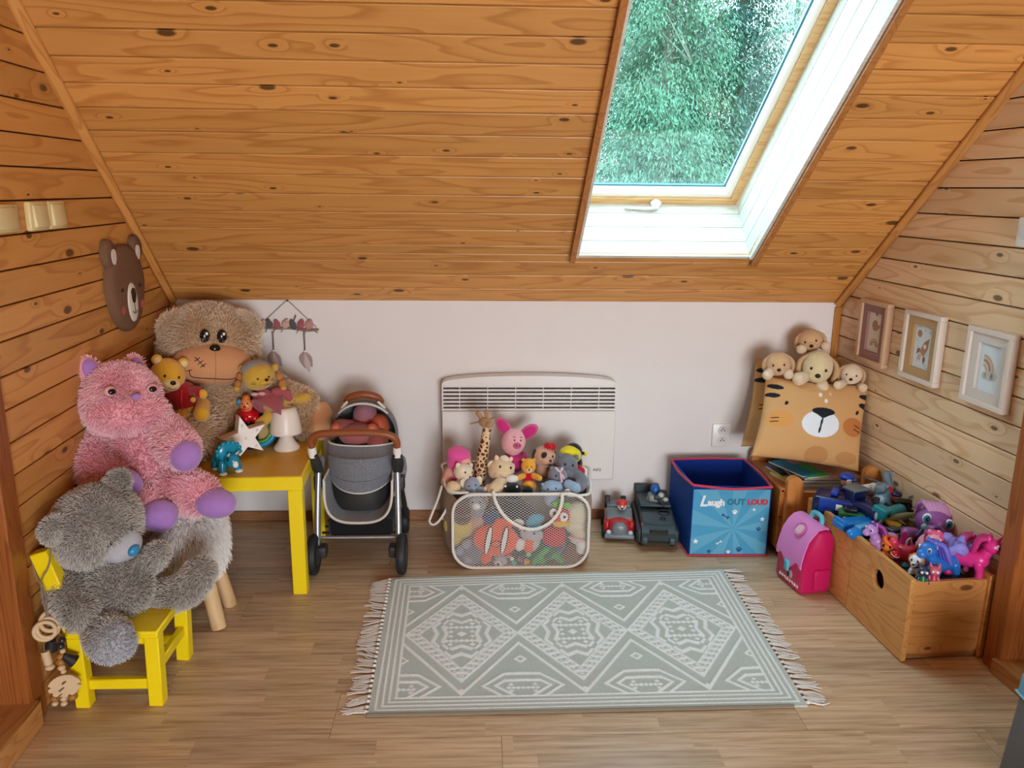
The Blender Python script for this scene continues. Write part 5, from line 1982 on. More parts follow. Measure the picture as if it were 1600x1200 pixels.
t, h, q = critter('soft_calf', 'round cream calf soft toy with short horns in the middle of the basket', 783, 734, -.36, .052, CR, (4, 12, 32), (1.02, .92, .95), ears=(((.88, .15, .30), (.32, .14, .22), CRL, (0, 62, 0)), ((.55, .05, .85), (.18, .16, .26), CRL, (0, 24, 0))), muz=((0, -.52, -.12), (.78, .52, .52), CR), eyes=(.42, .48), body=((.1, .1, -1.15), (.8, .7, .8)))
stitch(h, 'mouth', (0, -.027, -.006), (.040, .027, .027), [(-.022, .004), (-.008, -.003), (.008, -.003), (.022, .004)], .0012, fabric('blue_thread', '#4B5A88'))
E(h, 'forelock', (0, -.006, .048), (.020, .016, .015), CRL, lump=.1)
C(t, 'arm', [q(784, 752, -.40), q(771, 766, -.45)], [.024, .026], CR)
C(t, 'arm', [q(765, 762, -.42), q(760, 766, -.44)], [.015, .015], CRL)
t, h, q = critter('soft_pig', 'pink plush pig with tall magenta ears at the back of the basket', 802, 690, -.28, .050, PKP, (-4, 8, 34), (.98, .90, 1.12), muz=((0, -.78, -.14), (.36, .34, .28), plush('rose_plush', '#C8587F')), nose=None, eyes=(.26, .28), body=((.05, .1, -1.75), (.85, .7, 1.0)), extra=(MAG,), eyer=.06)
for sx, c, rr, a in ((-1, q(787, 667, -.275), (.026, .010, .044), -34), (1, q(826, 675, -.27), (.027, .010, .044), 52)):
    e = E(t, 'ear', (0, 0, 0), rr, plush('rose_plush', '#B7406F'))
    e.location, e.rotation_euler = c, (0, math.radians(a), 0)
    E(e, 'inner_ear', (0, -.005, 0), (rr[0] * .78, .009, rr[2] * .80), MAG)
for sx in (-1, 1):
    E(h, 'nostril', (sx * .0065, -.0550, -.004), (.0035, .003, .0045), plush('plum_plush', '#7A2848'), nu=10, nv=7)
obj('scarf', MB().torus(q(806, 713, -.27), .036, .011, (.15, 0, 0), 24, 8), MAG, t, 60)
for sx in (-1, 1):
    stitch(h, 'brow', (0, 0, 0), (.049, .045, .056), [(sx * .010, .026), (sx * .019, .027)], .0012)
t, h, q = critter('soft_bear', 'small golden plush bear in a red shirt sitting upright in the basket', 826, 728, -.37, .029, plush('amber_plush', '#E2A02E'), (4, 0, 16), (1, .92, 1.05), ears=(((.70, .1, .82), (.26, .18, .26), plush('amber_plush', '#E2A02E'), (0, 20, 0)),), muz=((0, -.62, -.30), (.46, .42, .36), CRL), nose=(0, .12, .15, BLACK), eyes=(.34, .22), body=((0, .1, -1.65), (.95, .8, 1.0)), extra=(REDP,), eyer=.08)
E(t, 'belly', q(826, 760, -.39), (.030, .026, .024), plush('amber_plush', '#E2A02E'))
for px in (809, 843):
    C(t, 'arm', [q(818 if px < 826 else 834, 743, -.38), q(px, 747, -.405)], [.012, .011], plush('amber_plush', '#E2A02E'))
t, h, q = critter('soft_dog', 'tan plush dog with a brown eye patch and red bow in the basket', 850, 713, -.29, .045, BRD, (0, 14, 38), (1.05, .95, .95), ears=(((.92, .1, .0), (.22, .20, .55), DKB, (0, 14, 0)),), muz=((0.05, -.62, -.30), (.62, .52, .48), BRD), nose=(.05, .22, .15, DKB), eyes=(.36, .28))
E(h, 'eye_patch', onell((0, 0, 0), (.047, .043, .043), -.020, .012, -.004), (.013, .007, .014), DKB)
stitch(h, 'mouth', (.002, -.028, -.0135), (.028, .023, .022), [(-.016, -.010), (0, -.003), (.016, -.010)], .0011)
obj('bow', MB().ell(q(856, 697, -.30), (.017, .011, .014), (0, .4, 0)).ell(q(864, 698, -.30), (.014, .011, .015), (0, -.5, 0)).ell(q(860, 698, -.31), (.007, .008, .007)), REDP, t, 60)
t, h, q = critter('soft_bee', 'yellow and black plush bee behind the grey hippo at the basket right end', 891, 710, -.27, .044, YBR, (0, 10, 22), (1.05, .9, .82), eyes=(.35, .05), body=((.45, .3, -1.0), (.75, .7, .95)), extra=(BLK,))
E(h, 'back_hood', (.014, .016, .004), (.040, .036, .040), BLK)
C(h, 'antenna', [(.034, 0, .014), (.055, -.003, .012)], [.0065, .0065], BLK)
E(h, 'antenna_tip', (.060, -.003, .012), (.008, .008, .010), YBR)
stitch(h, 'smile', (0, 0, 0), (.046, .040, .036), [(.016, -.002), (.022, -.008), (.028, -.002)], .0012)
E(t, 'heart', q(907, 737, -.33), (.018, .014, .021), REDP, lump=.05)
E(t, 'heart', q(906, 730, -.33), (.009, .010, .010), REDP)
t, h, q = critter('soft_hippo', 'large mid-grey plush hippo at the right end of the basket', 885, 727, -.325, .046, GR2, (6, 10, 20), (1, .95, 1), ears=(((.68, .1, .82), (.22, .14, .26), GR2, (0, 28, 0)),), muz=((0, -.55, -.55), (.78, .62, .55), GR2), eyes=(.34, .42), body=((.1, .1, -1.25), (.95, .8, .9)))
E(h, 'cheek', (.030, -.034, -.024), (.007, .004, .008), plush('blush_plush', '#C9848C'))
C(t, 'arm', [q(900, 742, -.34), q(909, 752, -.39), q(905, 760, -.42)], [.026, .026, .023], GR2)
t, h, q = critter('soft_hippo', 'smaller grey plush hippo wearing a pale pink ribbon in front of the large hippo', 871, 744, -.375, .040, plush('warm_grey_plush', '#7B7C86'), (10, 18, 22), (1.0, .95, .92), ears=(((.80, .1, .62), (.24, .14, .24), plush('warm_grey_plush', '#7B7C86'), (0, 45, 0)),), muz=((0, -.5, -.45), (.82, .62, .55), plush('warm_grey_plush', '#7B7C86')), eyes=(.40, .38))
RB = fabric('ribbon_pink', '#D8B6C0')
rb = MB()
for a, b in (((875, 738), (868, 731)), ((875, 738), (879, 731)), ((875, 738), (878, 753)), ((875, 738), (882, 748))):
    rb.tube([q(*a, -.425), (np.array(q(*a, -.425)) + np.array(q(*b, -.42))) / 2 + np.array((0, -.004, .001)), q(*b, -.418)], [.002, .0045, .004], 8, 4, True, .35, up=(0, 1, 0))
obj('ribbon', rb, RB, t, 60)
t, h, q = critter('soft_hippo', 'light blue plush hippo head lowest at the front right rim of the basket', 862, 763, -.43, .034, GR3, (12, -6, 14), (1.25, .95, .90), ears=(((.95, .1, .55), (.2, .14, .22), GR3, (0, 40, 0)),), muz=((0, -.45, -.42), (1.0, .60, .50), GR3), eyes=(.45, .42))
C(t, 'arm', [q(888, 757, -.42), q(898, 763, -.44)], [.020, .024], GR3)
E(t, 'tag', q(887, 768, -.452), (.013, .004, .011), WHITEP)
t, h, q = critter('soft_toy', 'black plush toy with two white spots peeking over the rim of the basket', 801, 764, -.43, .030, BLK, (0, 0, 8), (1.25, .9, .85), body=((0, .1, -.9), (1.2, .8, .8)))
for px in (791, 809):
    E(h, 'spot', q(px, 760, -.455) - h.location, (.0042, .003, .005), WHT)
E(t, 'tuft', q(800, 748, -.41), (.026, .020, .016), WHT, lump=.12)
E(t, 'wing', q(824, 767, -.435), (.024, .022, .018), BLK)

# -- inside, seen through the net
YI = -.445
FILL = lambda: None


def inside_toy(name, label, px, py, r, m, y=YI, body=((0, .1, -.9), (.9, .8, .8)), **k):
    return critter(name, label, px, py, y, r, m, body=body, **k)


inside_toy('soft_filler_black', 'black plush filler added to shade the middle of the basket behind the fish', 800, 836, .075, BLK, y=-.35, body=((-.6, .1, -.2), (1.2, .7, .7)))  # this and the next two: dark fillers added for the shade between toys
inside_toy('soft_dark_toy', 'dark blue plush filler added to shade the right rear of the basket', 868, 842, .080, plush('ink_blue_plush', '#222C40'), y=-.36, body=((.4, .1, -.2), (.8, .7, .8)))
inside_toy('soft_filler_brown', 'dark brown plush filler added to shade the left rear of the basket', 732, 838, .075, DKB, y=-.35, body=((0, .1, -.3), (.9, .7, .8)))
# clown-striped fish
ORF = plush('orange_plush', '#E4542A')
fb = at(780, 880, -.46)
t = thing('soft_fish', 'orange plush fish with white stripes pressed against the basket net', 'soft toy', fb)
PF = lambda px, py, y=-.46: rel(fb, px, py, y)
RS_ = (0, math.radians(8), 0)
E(t, 'body', PF(775, 843), (.088, .028, .066), ORF, rot=RS_, nu=28, lump=.03)
E(t, 'tail_fin', PF(827, 852), (.022, .014, .034), ORF, rot=RS_)
E(t, 'tail_base', PF(812, 851), (.020, .018, .026), WHT, rot=RS_)
E(t, 'lower_fin', PF(760, 870), (.022, .014, .030), ORF, rot=(0, .5, 0))
E(t, 'upper_fin', PF(786, 818), (.040, .014, .020), ORF, rot=(0, .2, 0))
for px, w, h_ in ((763, .0085, .056), (788, .0085, .054)):
    pts = [(w * math.cos(a), h_ * math.sin(a)) for a in np.linspace(0, 2 * PI, 24, endpoint=False)]
    out = [(x * 1.55, z * 1.05) for x, z in pts]
    R = np.array(Euler((0, math.radians(10), 0)).to_matrix()) @ FRONT
    obj('stripe_edge', MB().prism(out, .010, R, PF(px, 843, -.482)), BLK, t, 30)
    obj('stripe', MB().prism(pts, .012, R, PF(px, 843, -.482)), WHT, t, 30)
line(t, 'fin_outline', [PF(766, 850, -.489), PF(775, 845, -.489), PF(784, 849, -.489), PF(775, 856, -.488), PF(766, 850, -.489)], .0018, BLK, 3)
# parrot / owl with big eyes
pb = at(865, 878, -.45)
t = thing('soft_parrot', 'red knitted plush parrot with big white eyes and green crest behind the net', 'soft toy', pb)
PP = lambda px, py, y=-.45: rel(pb, px, py, y)
RKN = mat('red_knit', '#B8222C', .9, .15, 120, .9, 260, .2)
E(t, 'torso', PP(866, 838), (.046, .030, .046), RKN, pw=.85)
h = E(t, 'head', PP(874, 806), (.042, .030, .036), plush('scarlet_plush', '#C42B33'), pw=.9)
obj('beak', MB().ell(PP(877, 818, -.472), (.034, .016, .014)), plush('yolk_plush', '#E0AE1E'), h, 60)
obj('crest', MB().ell(PP(868, 789, -.462), (.016, .010, .012), (0, .5, 0)).ell(PP(876, 786, -.462), (.014, .010, .016)).ell(PP(886, 790, -.462), (.014, .010, .012), (0, -.5, 0)), plush('lime_plush', '#5FB62E'), h, 60)
for px, py in ((865, 802), (881, 808)):
    e = E(h, 'eye', PP(px, py, -.476), (.0165, .008, .019), WHITEP)
    E(e, 'pupil', PP(px + 1, py, -.484), (.006, .004, .007), BLACK)
obj('feet', MB().ell(PP(858, 852, -.46), (.018, .016, .008)).ell(PP(874, 855, -.46), (.018, .016, .008)), plush('indigo_plush', '#35408A'), t, 60)
inside_toy('soft_bear', 'brown and yellow plush bear face pressed in the left of the net', 717, 818, .062, plush('mustard_plush', '#CDB24A'), y=-.40, rot=(-10, -25, 10), shape=(1, .9, .95), ears=(((.7, .1, .7), (.25, .18, .25), plush('mustard_plush', '#CDB24A'), (0, 30, 0)),))
inside_toy('soft_monkey', 'dark brown plush monkey in the upper left behind the net', 722, 795, .040, plush('umber_plush', '#5A3A30'), y=-.44, rot=(0, -20, 12))
inside_toy('soft_mouse', 'grey plush mouse with a white nose near the top left of the net', 745, 786, .034, plush('ash_plush', '#8E8C93'), y=-.44, rot=(0, 0, 10), muz=((0, -.7, -.1), (.5, .45, .4), WHT), eyes=(.4, .4))
inside_toy('soft_cushion', 'navy blue soft ball behind the net above the orange fish', 767, 808, .034, plush('navy_plush', '#23345E'), y=-.44)
inside_toy('soft_rabbit', 'peach plush rabbit behind the orange fish', 748, 815, .048, plush('peach_plush', '#C79A86'), y=-.40, rot=(0, 30, 0), ears=(((.3, .1, 1.2), (.2, .12, .6), plush('peach_plush', '#C79A86'), (0, 10, 0)),))
t, h, q = inside_toy('soft_koala', 'grey plush koala in the lower left of the net, feet forward', 735, 858, .058, plush('slate_plush', '#6D707C'), y=-.43, rot=(0, 0, 10))
for px, py in ((718, 860), (730, 873), (728, 850)):
    C(t, 'foot', [q(px + 4, py, -.45), q(px, py, -.468)], [.019, .018], plush('pebble_plush', '#8D909C'))
inside_toy('soft_dark_toy', 'black and white plush whale behind the handle loop of the net', 806, 802, .074, plush('ink_plush', '#2A2C33'), y=-.41, rot=(0, 20, 10), shape=(1.2, .8, .8), muz=((.2, -.6, -.1), (.35, .3, .22), WHT))
inside_toy('soft_turtle', 'turquoise plush turtle under the handle loop', 834, 812, .034, plush('turquoise_plush', '#3E9DBB'), y=-.45, shape=(1.25, .8, .6), rot=(0, -18, 0), muz=((-.9, -.2, .1), (.4, .35, .35), plush('sea_plush', '#6FB7A0')))
inside_toy('soft_seal', 'pale grey plush seal lying across the middle of the net', 828, 832, .047, plush('pearl_plush', '#B4A9AE'), y=-.44, shape=(1.15, .75, .68), rot=(0, 12, 0), muz=((-.9, -.3, .2), (.35, .3, .3), plush('shell_plush', '#D6A3AC')), eyes=(.4, .3))
inside_toy('soft_crocodile', 'dark green plush crocodile across the bottom of the net', 845, 860, .076, plush('bottle_plush', '#245A3C'), y=-.42, shape=(1.4, .7, .62), rot=(0, -26, 0), body=((0, .1, -.5), (1, .7, .5)))
t, h, q = inside_toy('soft_frog', 'bright green plush frog limbs at the bottom of the net', 845, 868, .022, plush('grass_plush', '#2F9A4C'), y=-.46, shape=(.8, .7, .8))
C(t, 'arm', [q(855, 858, -.47), q(842, 870, -.472), q(830, 884, -.47)], [.010, .010, .008], plush('grass_plush', '#2F9A4C'))
C(t, 'arm', [q(866, 866, -.46), q(876, 876, -.468)], [.016, .010], plush('grass_plush', '#2F9A4C'))
inside_toy('soft_moose', 'brown plush moose in the lower right corner of the net', 899, 866, .054, plush('cocoa_plush', '#7A5238'), y=-.42)
t, h, q = inside_toy('soft_rabbit', 'white plush rabbit with pink ears near the right edge of the net', 909, 850, .026, WHT, y=-.45, rot=(0, 40, -10))
C(h, 'ear', [(-.01, -.01, .015), (-.035, -.015, .005), (-.052, -.02, -.008)], [.009, .011, .006], plush('rose_ear_plush', '#E0A9B4'), flat=.5)
inside_toy('soft_sheep', 'cream fleecy plush sheep at the upper right of the net', 900, 802, .050, plush('fleece_cream', '#D8CDAE'), y=-.42, rot=(0, -20, 0))
inside_toy('soft_zebra', 'cream and grey plush zebra in the right of the net', 903, 828, .036, plush('fleece_ivory', '#CFC7A8'), y=-.43, shape=(1.2, .8, .7), rot=(0, 30, 0), muz=((-.8, -.2, 0), (.5, .45, .45), plush('dove_plush', '#8FA4B4')))
t, h, q = inside_toy('soft_husky', 'grey and white plush husky with a black nose at the bottom of the net', 781, 876, .030, plush('husky_plush', '#A9A6AE'), y=-.455, rot=(0, 10, -10), muz=((.1, -.6, -.1), (.55, .45, .5), WHT), nose=(.1, .1, .22, BLACK), eyes=(.5, .3))
for i, (px, py, r, c) in enumerate(((795, 868, .010, '#C04A3A'), (803, 880, .012, '#2FA88E'), (813, 874, .011, '#7A3E8E'), (823, 878, .012, '#D98A2E'), (818, 885, .009, '#C8C4C0'), (826, 866, .010, '#59C29A'), (800, 873, .008, '#E0D8D0'), (810, 884, .008, '#3A5AA8'))):
    p = at(px, py, -.462)
    tt = thing('toy_ball', ['small red toy ball', 'teal toy ball', 'small purple toy ball', 'orange toy ball', 'little grey toy ball', 'mint toy ball', 'tiny white toy ball', 'tiny blue toy ball'][i] + ' at the foot of the net beside the husky', 'ball', p - Vector((0, 0, r)), group='small balls at the bottom of the basket')
    E(tt, 'ball', (0, 0, r), (r, r, r), plastic('ball_' + str(i), c, .4), nu=16, nv=10)
    obj('band', MB().torus((0, 0, r), r * .98, r * .12, (.6, .4 * i, 0), 18, 6), plastic('ball_band_' + str(i % 3), ('#E8E2D8', '#2C3A66', '#D8C23A')[i % 3], .4), tt, 60)
# ------------------------------------------------------------------ toy vehicles by the wall
VR = plastic('truck_red', '#B5252B', .3)
VG = plastic('truck_grey', '#6F7880', .35)
VD = plastic('dark_rubber', '#17181A', .6)
oV = atz(972, 838, 0)
oV = Vector((.594, -.152, 0))
va = math.radians(-7)
T = thing('toy_fire_truck', 'red and grey toy fire truck with a small driver, parked by the back wall', 'toy vehicle', oV, (0, 0, va), None, 1.12)
obj('chassis', MB().rbox((0, 0, .022), (.112, .160, .022), .008), VD, T, 50)
obj('body', MB().rbox((0, .010, .052), (.108, .150, .052), .014), VR, T, 50)
obj('hood', MB().ell((0, -.062, .052), (.046, .040, .030), None, 22, 14, .8), VR, T, 60)
obj('grille', MB().ell((0, -.092, .048), (.030, .016, .030), None, 20, 12, .8), VG, T, 60)
obj('bumper', MB().rbox((0, -.098, .026), (.112, .022, .018), .007), VG, T, 50)
obj('windshield', MB().rbox((0, -.022, .082), (.098, .070, .014), .006, (math.radians(16), 0, 0)), VG, T, 50)
obj('fender', MB().rbox((-.045, -.05, .05), (.026, .06, .04), .012).rbox((.045, -.05, .05), (.026, .06, .04), .012), VR, T, 50)
for sx in (-1, 1):
    for y in (-.052, .060):
        w = obj('wheel', MB().lathe([(0, -.012), (.022, -.012), (.026, -.008), (.026, .008), (.022, .012), (0, .012)], 22, (sx * .052, y, .026), (0, PI / 2, 0)), VD, T, 40)
    obj('ladder_post', MB().rbox((sx * .030 - .012, .055, .100), (.020, .012, .05), .004, (math.radians(-12), 0, 0)), VD, T, 50)
    E(T, 'headlamp', (sx * .040, -.097, .040), (.010, .006, .009), plastic('lamp_silver', '#B9BEC4', .2))
obj('rear_box', MB().rbox((0, .050, .085), (.09, .06, .03), .006), VG, T, 50)
h = E(T, 'driver_head', (.010, -.012, .112), (.018, .018, .017), plastic('driver_white', '#DAD2CA', .4))
E(h, 'helmet', (.010, -.008, .121), (.021, .021, .014), plastic('helmet_red', '#D0332A', .3))
E(h, 'nose', (.010, -.032, .108), (.005, .004, .004), BLACK)
for sx in (-1, 1):
    E(h, 'eye', (.010 + sx * .007, -.029, .115), (.0025, .002, .0035), BLACK)

TKM = plastic('tank_slate', '#2B363B', .5)
TKT = plastic('tank_teal_grey', '#33454C', .45)
oV = Vector((.742, -.175, 0))
T = thing('toy_armoured_vehicle', 'dark slate armoured toy carrier between the red truck and the blue box', 'toy vehicle', oV, (0, 0, math.radians(-6)), None, 1.06)
prof = [(-.165, .045), (-.150, .028), (.150, .028), (.165, .06), (.165, .118), (.150, .128), (-.060, .112), (-.135, .098), (-.168, .075)]
Msd = np.array([[0, 0, 1], [1, 0, 0], [0, 1, 0]], float)
obj('hull', MB().prism(prof, .128, Msd, (-.064, 0, 0)), TKM, T, 25)
obj('deck_plate', MB().box((0, -.097, .106), (.118, .080, .010), (math.radians(10), 0, 0), .003).box((0, .06, .125), (.122, .17, .010), (math.radians(-3), 0, 0), .003), TKT, T)
for sx in (-1, 1):
    obj('track_skirt', MB().rbox((sx * .070, .0, .052), (.022, .30, .055), .010), TKM, T, 50)
    for y in (-.11, -.055, 0, .055, .11):
        obj('wheel', MB().lathe([(0, -.009), (.020, -.009), (.023, -.005), (.023, .005), (.020, .009), (0, .009)], 18, (sx * .060, y, .0235), (0, PI / 2, 0)), VD, T, 40)
    obj('front_fender', MB().rbox((sx * .052, -.160, .045), (.026, .03, .03), .008), TKT, T, 50)
obj('grille', MB().box((0, -.164, .078), (.07, .008, .022), (math.radians(18), 0, 0), .002).box((0, -.166, .070), (.064, .008, .003)).box((0, -.165, .079), (.064, .008, .003)), VD, T)
obj('side_lamp', MB().rbox((-.060, -.130, .088), (.012, .012, .026), .004), plastic('amber_red', '#A53A26', .3), T, 50)
obj('hatch_ring', MB().torus((.028, -.060, .116), .022, .004, (math.radians(8), 0, 0), 22, 8).torus((.020, -.105, .110), .010, .003, (.15, 0, 0), 18, 6), VD, T, 60)
obj('turret', MB().rbox((.004, .045, .140), (.055, .06, .026), .008).lathe([(.034, .126), (.034, .134), (.028, .140), (0, .140)], 20, (.004, .045, 0)), plastic('turret_grey', '#8A8A86', .4), T, 50)
obj('gun', MB().cyl((.01, .02, .148), (.03, -.05, .140), .006, .004, 10).rbox((.012, .02, .150), (.03, .03, .016), .004), TKM, T, 50)
E(T, 'dome', (.005, .060, .168), (.020, .020, .020), plastic('dome_blue', '#1C5FA8', .25), label='blue plastic dome')
obj('gunner', MB().ell((.024, .015, .158), (.013, .010, .014)).ell((.040, -.005, .150), (.012, .010, .008)), plastic('gunner_grey', '#A8ADA6', .4), T, 60)
obj('rear_panel', MB().box((-.02, .145, .140), (.10, .02, .036), None, .003), TKM, T)

# ------------------------------------------------------------------ blue folding fabric box
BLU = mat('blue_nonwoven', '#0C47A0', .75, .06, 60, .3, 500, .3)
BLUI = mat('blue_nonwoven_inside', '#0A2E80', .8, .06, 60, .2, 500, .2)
RPI = fabric('red_piping', '#C23A52')
A_, Bq, Cq, Dq = Vector((.838, -.392, 0)), Vector((1.150, -.398, 0)), Vector((1.138, -.085, 0)), Vector((.822, -.090, 0))
oX = (A_ + Bq + Cq + Dq) / 4
T = thing('storage_box', 'blue fabric storage box with red piping and a printed sky-blue front', 'box', oX)
HX = .302


def panel(name, a, b, material, zt_a, zt_b, th=.006, inner=None):
    a, b = a - oX, b - oX
    d = (b - a).normalized()
    n = Vector((-d.y, d.x, 0)) * th
    v = [a, b, b + Vector((0, 0, zt_b)), a + Vector((0, 0, zt_a))]
    v = [tuple(p) for p in v] + [tuple(p + n) for p in v]
    return obj(name, MB().add(v, [(0, 1, 2, 3), (7, 6, 5, 4), (0, 4, 5, 1), (1, 5, 6, 2), (2, 6, 7, 3), (3, 7, 4, 0)]), material, T, 20)


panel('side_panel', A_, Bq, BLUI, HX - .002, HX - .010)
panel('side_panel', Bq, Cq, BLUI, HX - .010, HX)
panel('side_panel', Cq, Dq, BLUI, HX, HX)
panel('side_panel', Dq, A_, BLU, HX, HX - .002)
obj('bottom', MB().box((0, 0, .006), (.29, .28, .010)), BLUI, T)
top = [A_ + Vector((0, 0, HX)), Vector((.99, -.402, HX - .014)), Bq + Vector((0, 0, HX - .008)), Vector((1.152, -.24, HX - .002)), Cq + Vector((0, 0, HX)), Vector((.98, -.078, HX + .002)), Dq + Vector((0, 0, HX)), Vector((.818, -.24, HX)), A_ + Vector((0, 0, HX))]
for i in range(0, 8, 2):
    obj('piping', MB().tube([tuple(p - oX) for p in top[i:i + 3]], .0052, 8, 4), RPI, T, 60)
obj('piping', MB().tube([tuple(Dq - oX + Vector((-.003, 0, .005))), tuple(A_ - oX + Vector((-.003, -.002, .005))), tuple(Bq - oX + Vector((.0, -.002, .005)))], .004, 8, 1), RPI, T, 60)
# printed front: sky-blue rays, greeting, paw prints, bones and stars
pd = (Bq - A_)
W2 = pd.length
pd = pd / W2
pn = Vector((pd.y, -pd.x, 0))
Mp = np.array(((pd.x, 0, pn.x), (pd.y, 0, pn.y), (0, 1, 0)))
u_, v_ = np.meshgrid(np.linspace(.004, W2 - .004, 150), np.linspace(.010, HX - .018, 140))
Pp = np.stack([A_.x - oX.x + pd.x * u_ + pn.x * .0012, A_.y - oX.y + pd.y * u_ + pn.y * .0012, v_], -1)
an = np.arctan2(v_ - .12, u_ - .17)
ray = (np.floor(an / (PI / 9) + .3) % 2)
c0, c1, c2 = np.array(lin('#4B9CC4')), np.array(lin('#64ABCC')), np.array(lin('#3F92BC'))
rad = np.clip(np.hypot(u_ - .17, v_ - .12) / .24, 0, 1)[..., None]
cc = (c0 * ray[..., None] + c1 * (1 - ray[..., None])) * (1 - rad * .35) + c2 * rad * .35
fp = grid_print('printed_front', Pp, cc, print_mat('box_print', .6, .2, 500, .05), T)
at_front = lambda u, z: tuple(A_ - oX + pd * u + pn * .0022 + Vector((0, 0, z)))
WP = mat('print_white', '#E6E8EA', .6)
TLP = mat('print_teal', '#11728A', .6)
RDP = mat('print_red', '#C0232C', .6)
DBP = mat('print_navy', '#154A86', .6)
lettering(fp, 'lettering', 'L', at_front(.045, .234), .062, WP, Mp, bold=.0016, shear=.25)
lettering(fp, 'lettering', 'augh', at_front(.096, .229), .038, WP, Mp, bold=.0016, space=.95)
lettering(fp, 'lettering', 'OUT', at_front(.174, .231), .033, TLP, Mp, bold=.0018, space=1.02)
lettering(fp, 'lettering', 'LOUD', at_front(.260, .231), .0295, RDP, Mp, bold=.0018, space=.98)


def flat_shapes(p, name, shapes, material):
    mb_ = MB()
    for poly in shapes:
        mb_.prism(poly, .0006, Mp, at_front(0, 0))
    return obj(name, mb_, material, p, 30)


ell2 = lambda cx, cy, rx, ry, n=14: [(cx + rx * math.cos(2 * PI * i / n), cy + ry * math.sin(2 * PI * i / n)) for i in range(n)]


def paw_print(u, z, s, material):
    sh = [ell2(u, z - s * .25, s * .55, s * .45)] + [ell2(u + dx * s, z + dz * s, s * .20, s * .26, 10) for dx, dz in ((-.62, .15), (-.24, .50), (.24, .50), (.62, .15))]
    flat_shapes(fp, 'paw_print', sh, material)


def star2(u, z, s, material):
    flat_shapes(fp, 'star', [[(u + s * (1 if i % 2 == 0 else .45) * math.sin(i * PI / 5), z + s * (1 if i % 2 == 0 else .45) * math.cos(i * PI / 5)) for i in range(10)]], material)


def bone(u, z, s, a, material):
    ca, sa = math.cos(a), math.sin(a)
    sh = [[(u + ca * x - sa * y, z + sa * x + ca * y) for x, y in ((-s, -.2 * s), (s, -.2 * s), (s, .2 * s), (-s, .2 * s))]]
    sh += [ell2(u + ca * x - sa * y, z + sa * x + ca * y, .32 * s, .32 * s, 10) for x, y in ((-s, .25 * s), (-s, -.25 * s), (s, .25 * s), (s, -.25 * s))]
    flat_shapes(fp, 'bone', sh, material)


for a in ((.172, .190, .013, WP), (.200, .030, .015, DBP), (.080, .022, .010, DBP), (.158, .020, .010, WP), (.272, .118, .012, DBP)):
    paw_print(*a)
for a in ((.024, .065, .012, WP), (.284, .160, .011, WP), (.248, .200, .008, WP)):
    star2(*a)
bone(.136, .172, .012, -.5, DBP)
bone(.118, .060, .009, .6, WP)

# ------------------------------------------------------------------ low wooden bench with rounded posts
BEN = wood('bench_pine', '#C98644', '#A05E28', '#5A2E14', rough=.38, kd=.8, tone=.10)
BENZ = wood('bench_pine_upright', '#CB8846', '#A2602A', None, axis=2, rough=.38, ring=8)
BENY = wood('bench_pine_side', '#B87638', '#905022', None, axis=1, rough=.4, ring=8)
oN = Vector((1.345, -.25, 0))
T = thing('bench', 'low orange-stained wooden bench with rounded end posts holding books and cushions', 'bench', oN)
N_ = lambda x, y, z: (x - oN.x, y - oN.y, z)


def round_post(cx, y, w, top, th):
    pts = [(cx - w / 2, .0), (cx + w / 2, .0)] + [(cx + w / 2 * math.cos(a), top - w / 2 + w / 2 * math.sin(a)) for a in np.linspace(0, PI, 14)]
    return obj('post', MB().prism([(x - oN.x, z) for x, z in pts], th, FRONT, (0, y + th - oN.y, 0)), BENZ, T, 30)


round_post(1.226, -.440, .060, .350, .030)
round_post(1.522, -.450, .062, .392, .030)
obj('side_board', MB().box(N_(1.187, -.235, .165), (.018, .36, .25), None, .003), BENY, T)
obj('side_board', MB().box(N_(1.522, -.235, .165), (.018, .36, .28), None, .003), BENY, T)
obj('side_rail', MB().box(N_(1.183, -.235, .175), (.012, .36, .008)).box(N_(1.205, -.235, .286), (.05, .36, .018), None, .003), BENY, T)
obj('front_board', MB().box(N_(1.365, -.425, .225), (.26, .018, .125), None, .003), BEN, T)
obj('seat_board', MB().box(N_(1.355, -.235, .268), (.32, .36, .018), None, .003), BEN, T)
obj('back_board', MB().box(N_(1.355, -.05, .20), (.32, .018, .20), None, .003), BEN, T)
round_post(1.207, -.075, .058, .34, .028)

# books on the bench
PAGE = mat('page_edges', '#CFCBC2', .8, .12, 300)


def book(label, x, y, z, w, d, h, rz, cover, group='picture books on the bench'):
    t = thing('story_book', label, 'book', (x, y, z), (0, 0, math.radians(rz)), group)
    obj('pages', MB().box((0, 0, h / 2), (w * .97, d * .97, h * .74)), PAGE, t)
    m = mat('cover_' + cover[1:], cover, .35, .05, 30)
    obj('cover', MB().box((0, 0, h * .07), (w, d, h * .14)).box((0, 0, h * .93), (w, d, h * .14)).box((0, d * .49, h * .5), (w, d * .02, h)), m, t)
    return t


